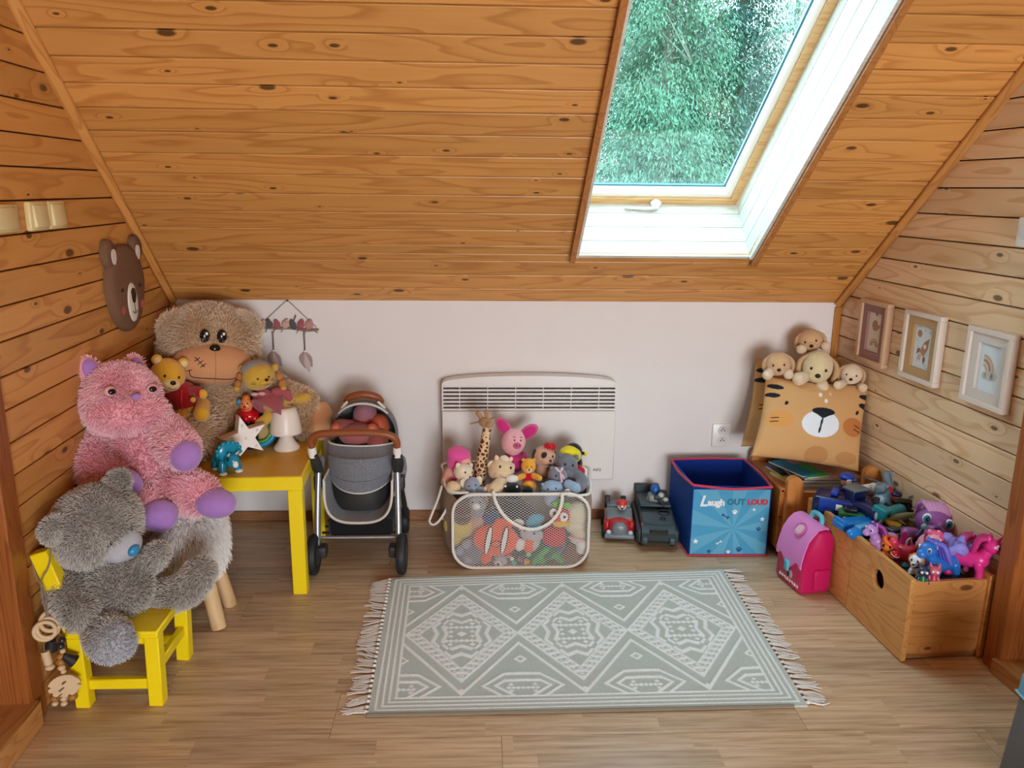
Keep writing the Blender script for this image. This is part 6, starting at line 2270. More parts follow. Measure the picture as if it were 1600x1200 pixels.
zb = .278
for i, (lab, w, d, h, c, rz, dx) in enumerate((('grey-covered picture book at the bottom of the stack', .25, .24, .016, '#6E767C', 0, 0),
                                              ('pale blue picture book second from the bottom of the stack', .245, .235, .014, '#8FA6B8', 1, .004),
                                              ('slate blue picture book in the middle of the stack', .25, .23, .012, '#4D6478', -1, .0),
                                              ('dusty pink picture book near the top of the stack under the cushion', .23, .22, .010, '#B58C84', 2, .012))):
    book(lab, 1.375 + dx, -.285, zb, w, d, h, rz, c)
    zb += h + .0005
book('bright green picture book on top of the stack, poking out left', 1.315, -.330, zb, .10, .15, .008, 12, '#3FA24C')
book('turquoise picture book beside the stack at the bench edge', 1.262, -.300, .3355, .070, .20, .006, 22, '#1F7FA4')
book('yellow and blue thin picture book lowest on the left of the bench', 1.238, -.325, .2955, .050, .17, .010, 14, '#C9C24A')
book('navy picture book far left of the bench next to the fabric box', 1.232, -.235, .2955, .045, .13, .014, 10, '#2E4254')

# ------------------------------------------------------------------ printed tiger cushions
def face_print(u, v):
    """tiger face over u,v in 0..1 (u to the right, v up)."""
    base = np.array(lin('#C79A66'))
    c = np.ones(u.shape + (3,)) * base
    x, y = u, v

    def put(mask, col):
        c[mask] = np.array(lin(col))
    el = lambda cx, cy, rx, ry, a=0: (((x - cx) * math.cos(a) + (y - cy) * math.sin(a)) / rx) ** 2 + ((-(x - cx) * math.sin(a) + (y - cy) * math.cos(a)) / ry) ** 2 < 1
    put(el(.56, .075, .11, .10, -.2), '#B98652')
    put(el(.85, .10, .11, .07, .2), '#B98652')
    put(el(.155, .455, .115, .10), '#CF9450')
    put(el(.875, .465, .115, .11), '#B9733A')
    for dy in (0, -.045):
        put((np.abs(y - (.47 + dy) - (x - .10) * .12) < .006) & (x > .065) & (x < .135), '#15161A')
        put((np.abs(y - (.475 + dy) + (x - .93) * .38) < .006) & (x > .885) & (x < .965), '#15161A')
    put(el(.535, .445, .185, .165), '#DCE3EA')
    put(el(.545, .60, .115, .050) | ((np.abs(x - .545) < .115 - (.60 - y) * 1.25) & (y < .60) & (y > .525)), '#1A1D26')
    put((np.abs(x - .538 - (y - .45) * .06) < .0095) & (y > .335) & (y < .55), '#1A1D26')
    put(el(.185, .665, .016, .028, -.2), '#15161A')
    put(el(.905, .645, .016, .028, -.3), '#15161A')
    put(el(.50, .815, .018, .028), '#DCE3EA')
    put(el(.56, .74, .016, .026), '#DCE3EA')
    put(el(.60, .84, .014, .022), '#D9B78E')
    put(el(.08, .865, .075, .032, -.12), '#1A1D26')
    put(el(.06, .755, .065, .030, -.05), '#1A1D26')
    put(el(.985, .845, .085, .032, -.05), '#1A1D26')
    put(el(.985, .735, .075, .034, -.12), '#1A1D26')
    return c


CUSH = print_mat('tiger_cotton', .8, .2, 700, .1)


def cushion(label, BL, BR, TR, TL, puffy, seed, group=None):
    n = 180
    u, v = np.meshgrid(np.linspace(0, 1, n), np.linspace(0, 1, n))
    BL, BR, TR, TL = (np.array(p) for p in (BL, BR, TR, TL))
    # edges pull in between the corners
    uu = u + (.5 - u) * .055 * np.sin(PI * v)
    vv = v + (.5 - v) * .055 * np.sin(PI * u)
    Pm = (BL * (1 - uu)[..., None] + BR * uu[..., None]) * (1 - vv)[..., None] + (TL * (1 - uu)[..., None] + TR * uu[..., None]) * vv[..., None]
    nrm = np.cross(BR - BL, TL - BL)
    nrm /= np.linalg.norm(nrm)
    b = (np.sin(PI * u) * np.sin(PI * v)) ** .42 * puffy
    g = np.random.default_rng(seed)
    wr = np.zeros_like(u)
    for k in range(10):
        a, f_ = g.uniform(0, PI), g.uniform(8, 26)
        wr += np.sin((u * math.cos(a) + v * math.sin(a)) * f_ + g.uniform(0, 6)) * g.uniform(.2, 1)
    edge = np.exp(-np.minimum(np.minimum(u, 1 - u), np.minimum(v, 1 - v)) / .12)
    wr = wr * .0016 * (.35 + 1.2 * edge) * (b / puffy)
    F_ = Pm + nrm * (b + wr)[..., None]
    Bk = Pm - nrm * b[..., None] * .8
    o = (BL + BR) / 2
    T = thing('cushion', label, 'cushion', tuple(o), group=group)
    gp_ = grid_print('cover', F_ - o, face_print(u, v), CUSH, T, Bk - o)
    loop = np.vstack([Pm[0], Pm[:, -1], Pm[-1, ::-1], Pm[::-1, 0]])[::12] - o
    line(T, 'seam', [tuple(p) for p in loop], .0016, fabric('cushion_seam', '#A97E4E'), 1)
    return T


cushion('square tan tiger-face cushion leaning in front on the bench', at(1174, 712, -.375), at(1341, 736, -.385), at(1357, 603, -.250), at(1197, 588, -.225), .062, 2)
cushion('second tan tiger-face cushion behind the front one, against the white wall', at(1158, 697, -.18), at(1322, 706, -.17), at(1336, 556, -.035), at(1181, 562, -.045), .045, 5)

# ------------------------------------------------------------------ plush puppies on the cushions
PUP = plush('puppy_cream', '#CDA77E')
PUPD = plush('puppy_ear', '#C39F74')
PUPL = plush('puppy_pale', '#DCC6A8')
LAB = plush('labrador_cream', '#D8C79C')


def puppy(label, px, py, y, r, m, rot, paws, big=False, back=(0, .9, -.55)):
    t, h, q = critter('plush_puppy', label, px, py, y, r, m, rot, (1, .92, .95) if not big else (.92, .95, 1.02),
                      muz=((0, -.62, -.30), (.55, .50, .48), m), nose=(0, .10, .17, BLACK), eyes=(.42, .12), body=(back, (.85, 1.1, .6)), eyer=.085)
    for sx in (-1, 1):
        C(h, 'ear', [(sx * .70 * r, .05 * r, .62 * r), (sx * 1.02 * r, -.10 * r, .30 * r), (sx * 1.10 * r, -.22 * r, -.15 * r), (sx * 1.02 * r, -.26 * r, -.52 * r)], [.16 * r, .26 * r, .30 * r, .22 * r], PUPD, flat=.55, up=(1, 0, 0))
    for (a, b) in paws:
        C(t, 'leg', [q(a[0], a[1], y + .01), q(b[0], b[1], y - .045)], [r * .36, r * .40], PUPL)
    return t


puppy('cream plush puppy on the left of the front cushion', 1216, 568, -.215, .050, PUP, (6, -6, -2), (((1206, 578), (1199, 586)), ((1228, 578), (1232, 585))))
puppy('largest pale yellow plush labrador in the middle of the puppies', 1277, 573, -.225, .066, LAB, (8, 6, -2), (((1258, 588), (1248, 592)), ((1282, 596), (1284, 604))), True)
puppy('cream plush puppy lying on top, behind the big labrador', 1266, 532, -.13, .050, PUP, (4, -12, -4), (((1256, 544), (1252, 546)), ((1286, 540), (1290, 541))))
puppy('small cream plush puppy at the right end of the front cushion', 1330, 584, -.250, .044, PUPL, (6, 4, -8), (((1318, 598), (1309, 602)), ((1342, 602), (1348, 606))))

# ------------------------------------------------------------------ wooden crates
CRT = wood('crate_pine', '#D8A05E', '#B67A3E', '#6A3A1A', axis=1, rough=.42, kd=.55, tone=.12)
CRX = wood('crate_pine_end', '#D09655', '#AE7038', '#5E3216', axis=0, rough=.42, kd=.6, tone=.12)
CRA = math.radians(4.0)
CRL_, CRW, CRH = .338, .275, .282


def ring_panel(mb_, y0, y1, z0, z1, cy, cz, ry, rz, x0, x1, n=32):
    """board in the YZ plane between x0 and x1 with an oval grip hole."""
    out, inn = [], []
    for i in range(n):
        a = 2 * PI * (i + .5) / n
        c, s = math.cos(a), math.sin(a)
        inn.append((cy + ry * c, cz + rz * s))
        k = min((y1 - cy) / c if c > 0 else (y0 - cy) / c, (z1 - cz) / s if s > 0 else (z0 - cz) / s)
        out.append((cy + k * c, cz + k * s))
    for corner in ((y0, z0), (y1, z0), (y1, z1), (y0, z1)):
        j = min(range(n), key=lambda i: (out[i][0] - corner[0]) ** 2 + (out[i][1] - corner[1]) ** 2)
        out[j] = corner
    v = [(x, *p) for x in (x0, x1) for p in out] + [(x, *p) for x in (x0, x1) for p in inn]
    f = []
    for i in range(n):
        j = (i + 1) % n
        f += [(i, 2 * n + i, 2 * n + j, j), (n + i, n + j, 3 * n + j, 3 * n + i), (i, j, n + j, n + i), (2 * n + i, 3 * n + i, 3 * n + j, 2 * n + j)]
    return mb_.add(v, f)


def crate(label, origin):
    t = thing('toy_crate', label, 'crate', origin, (0, 0, CRA))
    obj('side_panel', ring_panel(MB(), .001, CRL_ - .001, .004, CRH, CRL_ * .5, CRH * .70, .034, .034, 0, .016), CRT, t, 30)
    obj('side_panel', ring_panel(MB(), .001, CRL_ - .001, .004, CRH, CRL_ * .5, CRH * .72, .026, .030, CRW - .016, CRW), CRT, t, 30)
    obj('end_panel', MB().box((CRW / 2, .018, CRH / 2 - .004), (CRW - .032, .016, CRH - .022), None, .002), CRX, t)
    obj('end_panel', MB().box((CRW / 2, CRL_ - .010, CRH / 2 - .004), (CRW - .032, .016, CRH - .022), None, .002), CRX, t)
    obj('base', MB().box((CRW / 2, CRL_ / 2, .016), (CRW - .03, CRL_ - .02, .012)), CRX, t)
    return t


O1 = Vector((1.312, -1.153, 0))
yv = Vector((-math.sin(CRA), math.cos(CRA), 0))
xv = Vector((math.cos(CRA), math.sin(CRA), 0))
crate('pine toy crate nearest the viewer with an oval grip hole, full of ponies', O1)
crate('pine toy crate farther back behind the pink backpack, full of vehicles', O1 + yv * (CRL_ + .001))

# ------------------------------------------------------------------ pink toy backpack
PKD = plastic('backpack_pink', '#C4145E', .3)
PKL = plastic('backpack_light_pink', '#D884C8', .3)
AQ = plastic('aqua_handle', '#56B7C6', .3)
oJ = Vector((1.203, -.634, 0))
T = thing('toy_backpack', 'hot pink plastic toy backpack with a light pink flap and aqua handle', 'backpack', oJ, (0, 0, math.radians(-80)), None, 1.07)
Wb, Db, Hb = .166, .112, .236
prf = [(-Db / 2, .010), (-Db / 2 + .01, 0), (Db / 2 - .01, 0), (Db / 2, .010), (Db / 2, .205), (Db / 2 - .012, .222), (.018, .232), (-.004, .228), (-.022, .212), (-.038, .188), (-.049, .155), (-Db / 2, .115)]


def rounded_extrude(prof, w, r, material, name, parent, n=4):
    """profile (y,z) extruded across x with rounded shoulders."""
    p = np.array(prof)
    c = p.mean(0)
    v = []
    steps = [(-w / 2, .90), (-w / 2 + r * .25, .955), (-w / 2 + r, 1), (w / 2 - r, 1), (w / 2 - r * .25, .955), (w / 2, .90)]
    for x, s_ in steps:
        v += [(x, *((q - c) * s_ + c)) for q in p]
    k = len(p)
    f = [(i * k + j, i * k + (j + 1) % k, (i + 1) * k + (j + 1) % k, (i + 1) * k + j) for i in range(len(steps) - 1) for j in range(k)]
    f += [tuple(range(k))[::-1], tuple(range((len(steps) - 1) * k, len(steps) * k))]
    return obj(name, MB().add(v, f), material, parent, 50)


rounded_extrude(prf, Wb, .02, PKD, 'shell', T)
# flap follows the profile from the back of the top to a point on the front
fl_prof = [(.030, .238), (.018, .240), (-.006, .236), (-.026, .218), (-.043, .192), (-.054, .157), (-.0625, .118), (-.0625, .085)]
v = []
xs = np.linspace(-1, 1, 21)
for i, (y, z) in enumerate(fl_prof):
    for x in xs:
        t_ = i / (len(fl_prof) - 1)
        zz = z
        if i == len(fl_prof) - 1:
            zz = .108 - .040 * max(0, 1 - abs(x) / .55) + .0 * x - (.012 if abs(x) > .8 else 0)
        v.append((x * (Wb / 2 - .006), y, zz))
n0 = len(v)
v += [(x * .985, y + .006 * (1 if i // 21 > 2 else .3), z - (.006 if i // 21 <= 3 else .002)) for i, (x, y, z) in enumerate(v)]
f = []
nx, ny = 21, len(fl_prof)
for i in range(ny - 1):
    for j in range(nx - 1):
        a = i * nx + j
        f += [(a, a + nx, a + nx + 1, a + 1), (n0 + a, n0 + a + 1, n0 + a + nx + 1, n0 + a + nx)]
rimi = list(range(nx)) + [i * nx + nx - 1 for i in range(1, ny)] + [(ny - 1) * nx + j for j in range(nx - 2, -1, -1)] + [i * nx for i in range(ny - 2, 0, -1)]
for k in range(len(rimi)):
    a, b = rimi[k], rimi[(k + 1) % len(rimi)]
    f.append((a, b, b + n0, a + n0))
flp = obj('flap', MB().add(v, f), PKL, T, 50)
bd = obj('badge', MB().lathe([(0, 0), (.026, 0), (.027, .002), (.024, .0045), (.022, .003), (0, .003)], 26, (.012, -.033, .212), (math.radians(50), 0, 0)), plastic('badge_pink', '#C65A9E', .3), flp, 40)
obj('badge_face', MB().lathe([(0, .003), (.020, .003), (.019, .0044), (0, .0046)], 22, (.012, -.033, .212), (math.radians(50), 0, 0)), plastic('badge_face', '#D69CC0', .35), bd, 40)
gz = np.random.default_rng(5)
for k in range(3):
    z_ = .009 - .008 * k
    R = np.array(Euler((math.radians(50), 0, 0)).to_matrix())
    pts_ = [R @ np.array((-.012 + .003 * i, z_ + .002 * (-1) ** i, .0050)) + np.array((.012, -.033, .212)) for i in range(9)]
    line(bd, 'scribble', pts_, .0010, WHITEP, 2)
obj('clasp', MB().rbox((.0, -.0655, .080), (.024, .010, .040), .005), AQ, flp, 50)
obj('clasp_star', MB().ell((.0, -.0715, .080), (.006, .003, .010)), plastic('clasp_blue', '#2C8AA4', .3), flp, 60)
E(T, 'lock_disc', (.012, -.0565, .050), (.014, .006, .016), plastic('silver_disc', '#8E8C96', .3))
E(T, 'lock_hole', (.010, -.0625, .050), (.006, .003, .009), BLACK)
for i in range(8):
    x0 = -.052 + i * .0155
    line(T, 'scribble', [(x0, -.0575, .020 + .003 * (i % 3)), (x0 + .004, -.0575, .032), (x0 + .008, -.0575, .021), (x0 + .010, -.0575, .030)], .0012, WHITEP, 2)
obj('handle', MB().tube([(-.030, .030, .226), (-.030, .034, .246), (-.018, .036, .258), (.018, .036, .258), (.030, .034, .246), (.030, .030, .226)], .0085, 12, 4), AQ, T, 60)
obj('side_pocket', MB().rbox((Wb / 2 + .001, .018, .055), (.012, .062, .075), .008), PKD, T, 50)
obj('side_pocket', MB().rbox((-Wb / 2 - .001, .018, .055), (.012, .062, .075), .008), PKD, T, 50)
obj('top_cap', MB().rbox((0, .036, .222), (.12, .030, .022), .008), PKD, T, 50)

# ------------------------------------------------------------------ three framed prints on the right wall
LIN_ = mat('frame_natural', '#C9A686', .5, .06, 20)
WSH = mat('frame_whitewashed', '#D5C9BD', .5, .06, 20)
PAPER = mat('print_paper', '#DCD5CB', .7, .02, 10)
PAPB = mat('print_paper_cool', '#D3DEE4', .7, .02, 10)
TNK = mat('print_tan', '#A98264', .7)
TNL = mat('print_beige', '#C4A78C', .7)
TND = mat('print_brown', '#7E5E4C', .7)


def frame(label, corners, fm, mount, paper):
    pt = [hitwall(MR, *q, .028) for q in corners]
    u0_, u1_ = (pt[0][0] + pt[2][0]) / 2, (pt[1][0] + pt[3][0]) / 2
    zt, zb_ = (pt[0][1] + pt[1][1]) / 2, (pt[2][1] + pt[3][1]) / 2
    w, h = abs(u1_ - u0_), zt - zb_
    t = on_wall('framed_print', label, 'picture', MR, (u0_ + u1_) / 2, (zt + zb_) / 2, .0005)
    b, d = .017, .028
    for nm, c, s_ in (('frame_bar', (0, d / 2, h / 2 - b / 2), (w, d, b)), ('frame_bar', (0, d / 2, -h / 2 + b / 2), (w, d, b)), ('frame_bar', (-w / 2 + b / 2, d / 2, 0), (b, d, h - 2 * b)), ('frame_bar', (w / 2 - b / 2, d / 2, 0), (b, d, h - 2 * b))):
        obj(nm, MB().box(c, s_, None, .0015), fm, t)
    mw, mh = w - 2 * b, h - 2 * b
    ow, oh = mw * .60, mh * .72
    for c, s_ in (((0, .014, (oh + mh) / 4), (mw, .010, (mh - oh) / 2)), ((0, .014, -(oh + mh) / 4), (mw, .010, (mh - oh) / 2)), ((-(ow + mw) / 4, .014, 0), ((mw - ow) / 2, .010, oh)), (((ow + mw) / 4, .014, 0), ((mw - ow) / 2, .010, oh))):
        obj('mount', MB().box(c, s_), mount, t)
    p = obj('print', MB().box((0, .007, 0), (ow + .006, .004, oh + .006)), paper, t)
    return t, p, ow, oh


def motif(p, name, polys, material, lift=.0092):
    mb_ = MB()
    for q in polys:
        mb_.prism(q, .0006, WALLP, (0, lift, 0))
    return obj(name, mb_, material, p, 30)


def arch(cx, cz, r0, r1, a0=0, a1=PI, n=16):
    return [(cx + r1 * math.cos(a), cz + r1 * math.sin(a)) for a in np.linspace(a0, a1, n)] + [(cx + r0 * math.cos(a), cz + r0 * math.sin(a)) for a in np.linspace(a1, a0, n)]


# the wall frame's u axis runs towards the viewer, which is the picture's right-hand side
MAUV = mat('mount_mauve', '#9A7470', .8, .08, 80, .3, 400)
KRAF = mat('mount_cork', '#B8956A', .85, .3, 260, .4, 300)
t, p, ow, oh = frame('natural wood frame with mauve mount and a whale above a rainbow, farthest from the viewer', ((1346, 465), (1389, 476), (1333, 561), (1376, 575)), LIN_, MAUV, PAPER)
motif(p, 'whale', [[(x, z) for x, z in [(-.022, .020), (-.024, .030), (-.018, .042), (-.006, .048), (.008, .044), (.014, .032), (.024, .028), (.030, .036), (.028, .022), (.016, .012), (.004, .006), (-.014, .008)]]], TNK)
for r0, r1, m in ((.008, .013, TNL), (.016, .022, TNK), (.025, .031, TNL)):
    motif(p, 'rainbow_band', [arch(0, -.055, r0, r1)], m)
motif(p, 'heart', [ell2(-.003, .072, .003, .003), ell2(.003, .072, .003, .003), [(-.006, .071), (.006, .071), (0, .063)]], TND)
motif(p, 'heart', [ell2(.010, .084, .003, .003), ell2(.016, .084, .003, .003), [(.007, .083), (.019, .083), (.013, .074)]], TNK)
t, p, ow, oh = frame('whitewashed frame with cork mount and a rocket with planet, middle of the three', ((1416, 484), (1471, 494), (1400, 586), (1456, 606)), WSH, KRAF, PAPB)
motif(p, 'planet', [ell2(-.026, .045, .013, .013, 20)], TNK)
rk = [(-.008, -.020), (.010, -.030), (.026, .004), (.030, .034), (.010, .022)]
motif(p, 'rocket_body', [[(-.016, -.018), (.008, -.034), (.026, -.002), (.032, .036), (.004, .018)]], TNK)
motif(p, 'rocket_window', [ell2(.011, .004, .008, .008, 16)], PAPER, .0099)
motif(p, 'rocket_fin', [[(-.016, -.004), (-.030, -.010), (-.034, -.030), (-.018, -.018)], [(.014, -.030), (.020, -.042), (.010, -.060), (.004, -.038)]], TND)
motif(p, 'flame', [[(-.014, -.022), (-.004, -.030), (-.010, -.052), (-.018, -.044), (-.028, -.056), (-.026, -.036)]], TNL)
motif(p, 'star', [ell2(u, z, .0022, .0022, 6) for u, z in ((.004, .060), (-.034, .020), (-.030, -.002), (.030, .056), (.022, -.062), (.030, -.070), (-.030, .070))], TND)
t, p, ow, oh = frame('whitewashed frame with pale mount and half a rainbow over a cloud, nearest the viewer', ((1513, 508), (1585, 524), (1497, 620), (1562, 651)), WSH, mat('mount_linen', '#CFC6BE', .85, .1, 200, .3, 400), PAPB)
for r0, r1, m in ((.012, .022, TNL), (.027, .036, TNK), (.040, .050, TNL)):
    motif(p, 'rainbow_band', [arch(-.030, -.010, r0, r1, 0, PI / 2)], m)
motif(p, 'cloud', [ell2(.0, -.024, .022, .016, 18), ell2(.020, -.022, .016, .014, 16), ell2(-.020, -.026, .012, .012, 16)], mat('print_cloud', '#C2BDB6', .7))

# ------------------------------------------------------------------ grey case at the lower right edge
oZ = Vector((1.385, -1.89, 0))
T = thing('storage_case', 'grey fabric case with a light blue lid at the lower right corner', 'case', oZ, (0, math.radians(5), math.radians(-6)))
GRF = mat('grey_case_fabric', '#6E7072', .85, .12, 120, .4, 400, .2)
LBL = plastic('light_blue_lid', '#5FA9CE', .4)
obj('body', MB().rbox((0, 0, .125), (.26, .40, .25), .014), GRF, T, 50)
obj('lid', MB().rbox((0, 0, .275), (.268, .408, .06), .012), LBL, T, 50)
obj('zip', MB().tube([(-.131, .10, .03), (-.132, .10, .12), (-.131, .10, .205)], .0035, 8, 3), fabric('zip_grey', '#4A545C'), T, 60)
obj('lid_edge', MB().box((0, 0, .249), (.272, .412, .006), None, .002), plastic('lid_rim', '#8CC5DD', .4), T)
# ------------------------------------------------------------------ toys heaped in the crates
def put(name, label, cat, px, py, z, rz=0, rx=0, ry=0, group=None, scale=1.0):
    """toy whose base stands at photograph pixel (px, py) at height z."""
    return thing(name, label, cat, atz(px, py, z), tuple(math.radians(a) for a in (rx, ry, rz)), group, scale * GROW[0])


GROW = [1.3]


def car(t, m, l=.09, w=.045, h=.03, cab=True):
    obj('body', MB().rbox((0, 0, h * .55), (w, l, h * .62), .006), m, t, 50)
    if cab:
        obj('cabin', MB().rbox((0, l * .06, h * 1.0), (w * .82, l * .5, h * .5), .005), plastic('car_glass', '#1B2430', .15), t, 50)
    for sx in (-1, 1):
        for y in (-l * .3, l * .3):
            obj('wheel', MB().cyl((sx * w * .40, y, h * .26), (sx * w * .54, y, h * .26), h * .26, None, 14), VD, t)


NAV = plastic('navy_gloss', '#0B1A4A', .2)
BLG = plastic('royal_blue', '#0E3FA8', .25)
SKY = plastic('azure_plastic', '#1478C8', .25)
TEA = plastic('loco_teal', '#0F7C86', .3)
WHG = plastic('white_gloss', '#DDE0E4', .25)
GRG = plastic('robot_grey', '#6C7E8C', .35)
RDG = plastic('red_gloss', '#B31422', .25)
LIM = plastic('lime_plastic2', '#A8C81E', .3)
PUR = plastic('purple_vinyl', '#8A4E96', .35)
PRL = plastic('lilac_vinyl', '#B084C4', .35)
HPK = plastic('hot_pink_vinyl', '#D62E86', .3)
LPK = plastic('pale_pink_vinyl', '#DE9AAE', .35)
ORV = plastic('orange_vinyl', '#E8802E', .35)
BLV = plastic('blue_vinyl', '#2A72C8', .3)

# filler deep in the crates so the heap has something to lie on
for i, o in enumerate((O1, O1 + yv * (CRL_ + .001))):
    for k, (nm, cc_, a, b) in enumerate((('dark blue', '#1F2A3C', .08, .09), ('dark green', '#2B4A34', .19, .09), ('plum', '#5A2030', .08, .20), ('indigo', '#22304E', .19, .20), ('charcoal', '#2E2C2A', .135, .28))):
        p = o + xv * a + yv * b
        t = thing('toy_block', nm + ' toy block lying under the heap in the ' + ('near' if i == 0 else 'far') + ' crate', 'toy', (p.x, p.y, .16), (0, 0, CRA), 'toys at the bottom of the ' + ('near' if i == 0 else 'far') + ' crate')
        obj('block', MB().rbox((0, 0, .045), (.095, .095, .09), .01), plastic('block_' + nm, cc_, .4), t, 50)
        obj('stud', MB().cyl((-.02, 0, .09), (-.02, 0, .097), .012, None, 12).cyl((.02, 0, .09), (.02, 0, .097), .012, None, 12), plastic('block_' + nm, cc_, .4), t)

# -- far crate: vehicles
t = put('toy_police_truck', 'dark blue toy truck with white badges at the back left of the far crate', 'toy vehicle', 1312, 812, .235, 58)
obj('body', MB().rbox((0, 0, .045), (.085, .15, .06), .014), NAV, t, 50)
obj('hood', MB().rbox((0, -.06, .05), (.078, .05, .045), .014), plastic('midnight_gloss', '#10131F', .2), t, 50)
obj('side_plate', MB().rbox((-.042, .01, .05), (.006, .09, .04), .003).rbox((.042, -.01, .05), (.006, .09, .04), .003), BLG, t, 50)
obj('badge', MB().rbox((-.046, .0, .052), (.003, .018, .018), .002).rbox((0.01, -.086, .055), (.02, .003, .016), .002).rbox((.046, -.02, .052), (.003, .02, .022), .002), WHITEP, t, 50)
obj('bumper', MB().rbox((0, -.085, .028), (.08, .014, .022), .005), plastic('lamp_silver', '#B9BEC4', .2), t, 50)
obj('roof_light', MB().rbox((0, .02, .082), (.05, .02, .012), .004), BLG, t, 50)
t = put('toy_figure', 'small pup figure wearing a blue cap, sitting above the blue truck', 'toy', 1320, 772, .30, 30)
obj('body', MB().ell((0, 0, .014), (.020, .018, .018)), NAV, t, 60)
h = E(t, 'head', (0, -.004, .040), (.019, .018, .018), plastic('tan_vinyl', '#C99B6A', .4))
E(h, 'muzzle', (0, -.020, .034), (.012, .011, .010), plastic('cream_vinyl', '#DDBF94', .4))
obj('cap', MB().ell((0, 0, .054), (.022, .022, .012)).ell((0, -.016, .049), (.018, .014, .004)), BLG, h, 60)
for sx in (-1, 1):
    E(h, 'eye', (sx * .008, -.020, .044), (.003, .002, .004), BLACK)
t = put('toy_helicopter', 'white toy helicopter lying across the far crate', 'toy vehicle', 1362, 776, .30, 100, 0, 8)
obj('fuselage', MB().ell((0, -.015, .022), (.018, .036, .020)).tube([(0, .01, .026), (0, .05, .030), (0, .075, .036)], [.013, .007, .004], 12), WHG, t, 60)
obj('belly', MB().ell((0, -.012, .014), (.017, .032, .012)), plastic('lavender_gloss', '#A7A0B8', .3), t, 60)
obj('tail_fin', MB().rbox((0, .075, .044), (.004, .016, .022), .002), WHG, t, 50)
obj('rotor', MB().box((0, -.01, .047), (.10, .007, .002)).cyl((0, -.01, .04), (0, -.01, .049), .005, None, 10), GRG, t)
t = put('toy_robot', 'grey and red toy robot lying at the back of the far crate', 'toy', 1396, 765, .32, 30, -15, 10)
obj('torso', MB().rbox((0, 0, .030), (.06, .035, .05), .008), GRG, t, 50)
obj('head', MB().rbox((.004, -.004, .066), (.028, .026, .024), .006).ell((.012, -.006, .078), (.014, .014, .012)), RDG, t, 50)
obj('chest_plate', MB().rbox((0, -.019, .034), (.036, .006, .026), .003), plastic('plate_blue', '#8FB2C8', .3), t, 50)
for sx in (-1, 1):
    obj('arm', MB().tube([(sx * .034, 0, .045), (sx * .046, -.01, .025), (sx * .040, -.02, .005)], [.011, .010, .009], 10), GRG, t, 60)
    obj('leg', MB().rbox((sx * .017, -.002, -.005), (.022, .028, .04), .006), plastic('robot_dark', '#3C4854', .4), t, 50)
t = put('toy_robot', 'blue-grey toy robot with a red strap leaning below the other robot', 'toy', 1389, 796, .285, 50, -25, -10)
obj('torso', MB().rbox((0, 0, .030), (.055, .04, .055), .010), plastic('steel_blue', '#4E7488', .35), t, 50)
obj('strap', MB().tube([(-.022, -.022, .002), (.0, -.024, .03), (.020, -.020, .056)], .005, 8), RDG, t, 60)
obj('head', MB().rbox((0, -.002, .068), (.030, .028, .022), .008), GRG, t, 50)
for sx in (-1, 1):
    obj('shoulder', MB().ell((sx * .034, 0, .046), (.015, .016, .015)), plastic('plate_blue', '#8FB2C8', .3), t, 60)
    obj('leg', MB().rbox((sx * .016, 0, -.008), (.020, .026, .035), .006), plastic('robot_dark', '#3C4854', .4), t, 50)
t = put('toy_wagon', 'brown toy wagon with wheels beside the robots in the far crate', 'toy vehicle', 1424, 785, .30, 40, 0, 12)
BRP = plastic('brown_plastic', '#6B3A22', .45)
obj('box', MB().rbox((0, 0, .022), (.04, .06, .024), .005), BRP, t, 50)
for sx in (-1, 1):
    for y in (-.02, .02):
        obj('wheel', MB().torus((sx * .024, y, .014), .012, .003, (0, PI / 2, 0), 16, 6).cyl((sx * .022, y, .014), (sx * .026, y, .014), .004, None, 8), plastic('tan_wheel', '#8E5A34', .5), t, 60)
t = put('toy_animal', 'dark horned toy animal by the wall in the far crate', 'toy', 1440, 790, .30, 60)
obj('body', MB().ell((0, .01, .022), (.014, .028, .014)), plastic('bark_vinyl', '#3E2C26', .5), t, 60)
E(t, 'head', (0, -.024, .034), (.009, .014, .010), plastic('bark_vinyl', '#3E2C26', .5))
for sx in (-1, 1):
    obj('horn', MB().tube([(sx * .005, -.022, .042), (sx * .014, -.020, .056), (sx * .010, -.026, .066)], [.003, .0025, .001], 8), plastic('horn_grey', '#A9A49A', .4), t, 60)
    for y in (-.008, .026):
        obj('leg', MB().tube([(sx * .008, y, .018), (sx * .009, y, .0)], [.005, .004], 8), plastic('bark_vinyl', '#3E2C26', .5), t, 60)
t = put('toy_locomotive', 'teal toy locomotive in the middle of the far crate', 'toy vehicle', 1385, 815, .275, 120, 0, -14)
obj('boiler', MB().cyl((0, -.05, .026), (0, .03, .026), .019, None, 20), TEA, t)
obj('cab', MB().rbox((0, .045, .034), (.042, .034, .05), .005), TEA, t, 50)
obj('frame', MB().box((0, 0, .008), (.036, .11, .012), None, .002), VD, t)
for y in (-.035, 0, .035):
    obj('wheel', MB().cyl((-.021, y, .010), (.021, y, .010), .010, None, 14), VD, t)
obj('window', MB().cyl((-.0225, .045, .044), (.0225, .045, .044), .006, None, 12), VD, t)
t = put('toy_locomotive', 'navy toy steam locomotive with a pale round front in the far crate', 'toy vehicle', 1360, 815, .275, 20)
obj('boiler', MB().cyl((0, -.03, .030), (0, .05, .030), .024, None, 22), NAV, t)
obj('front_disc', MB().lathe([(0, .0), (.022, .0), (.021, .005), (.016, .008), (0, .009)], 24, (0, -.030, .030), (PI / 2, 0, 0)), plastic('disc_grey', '#B9C2C8', .35), t, 40)
obj('funnel', MB().cyl((0, -.01, .05), (0, -.01, .074), .008, .010, 14), VD, t)
obj('cab', MB().rbox((0, .062, .042), (.05, .034, .064), .005), NAV, t, 50)
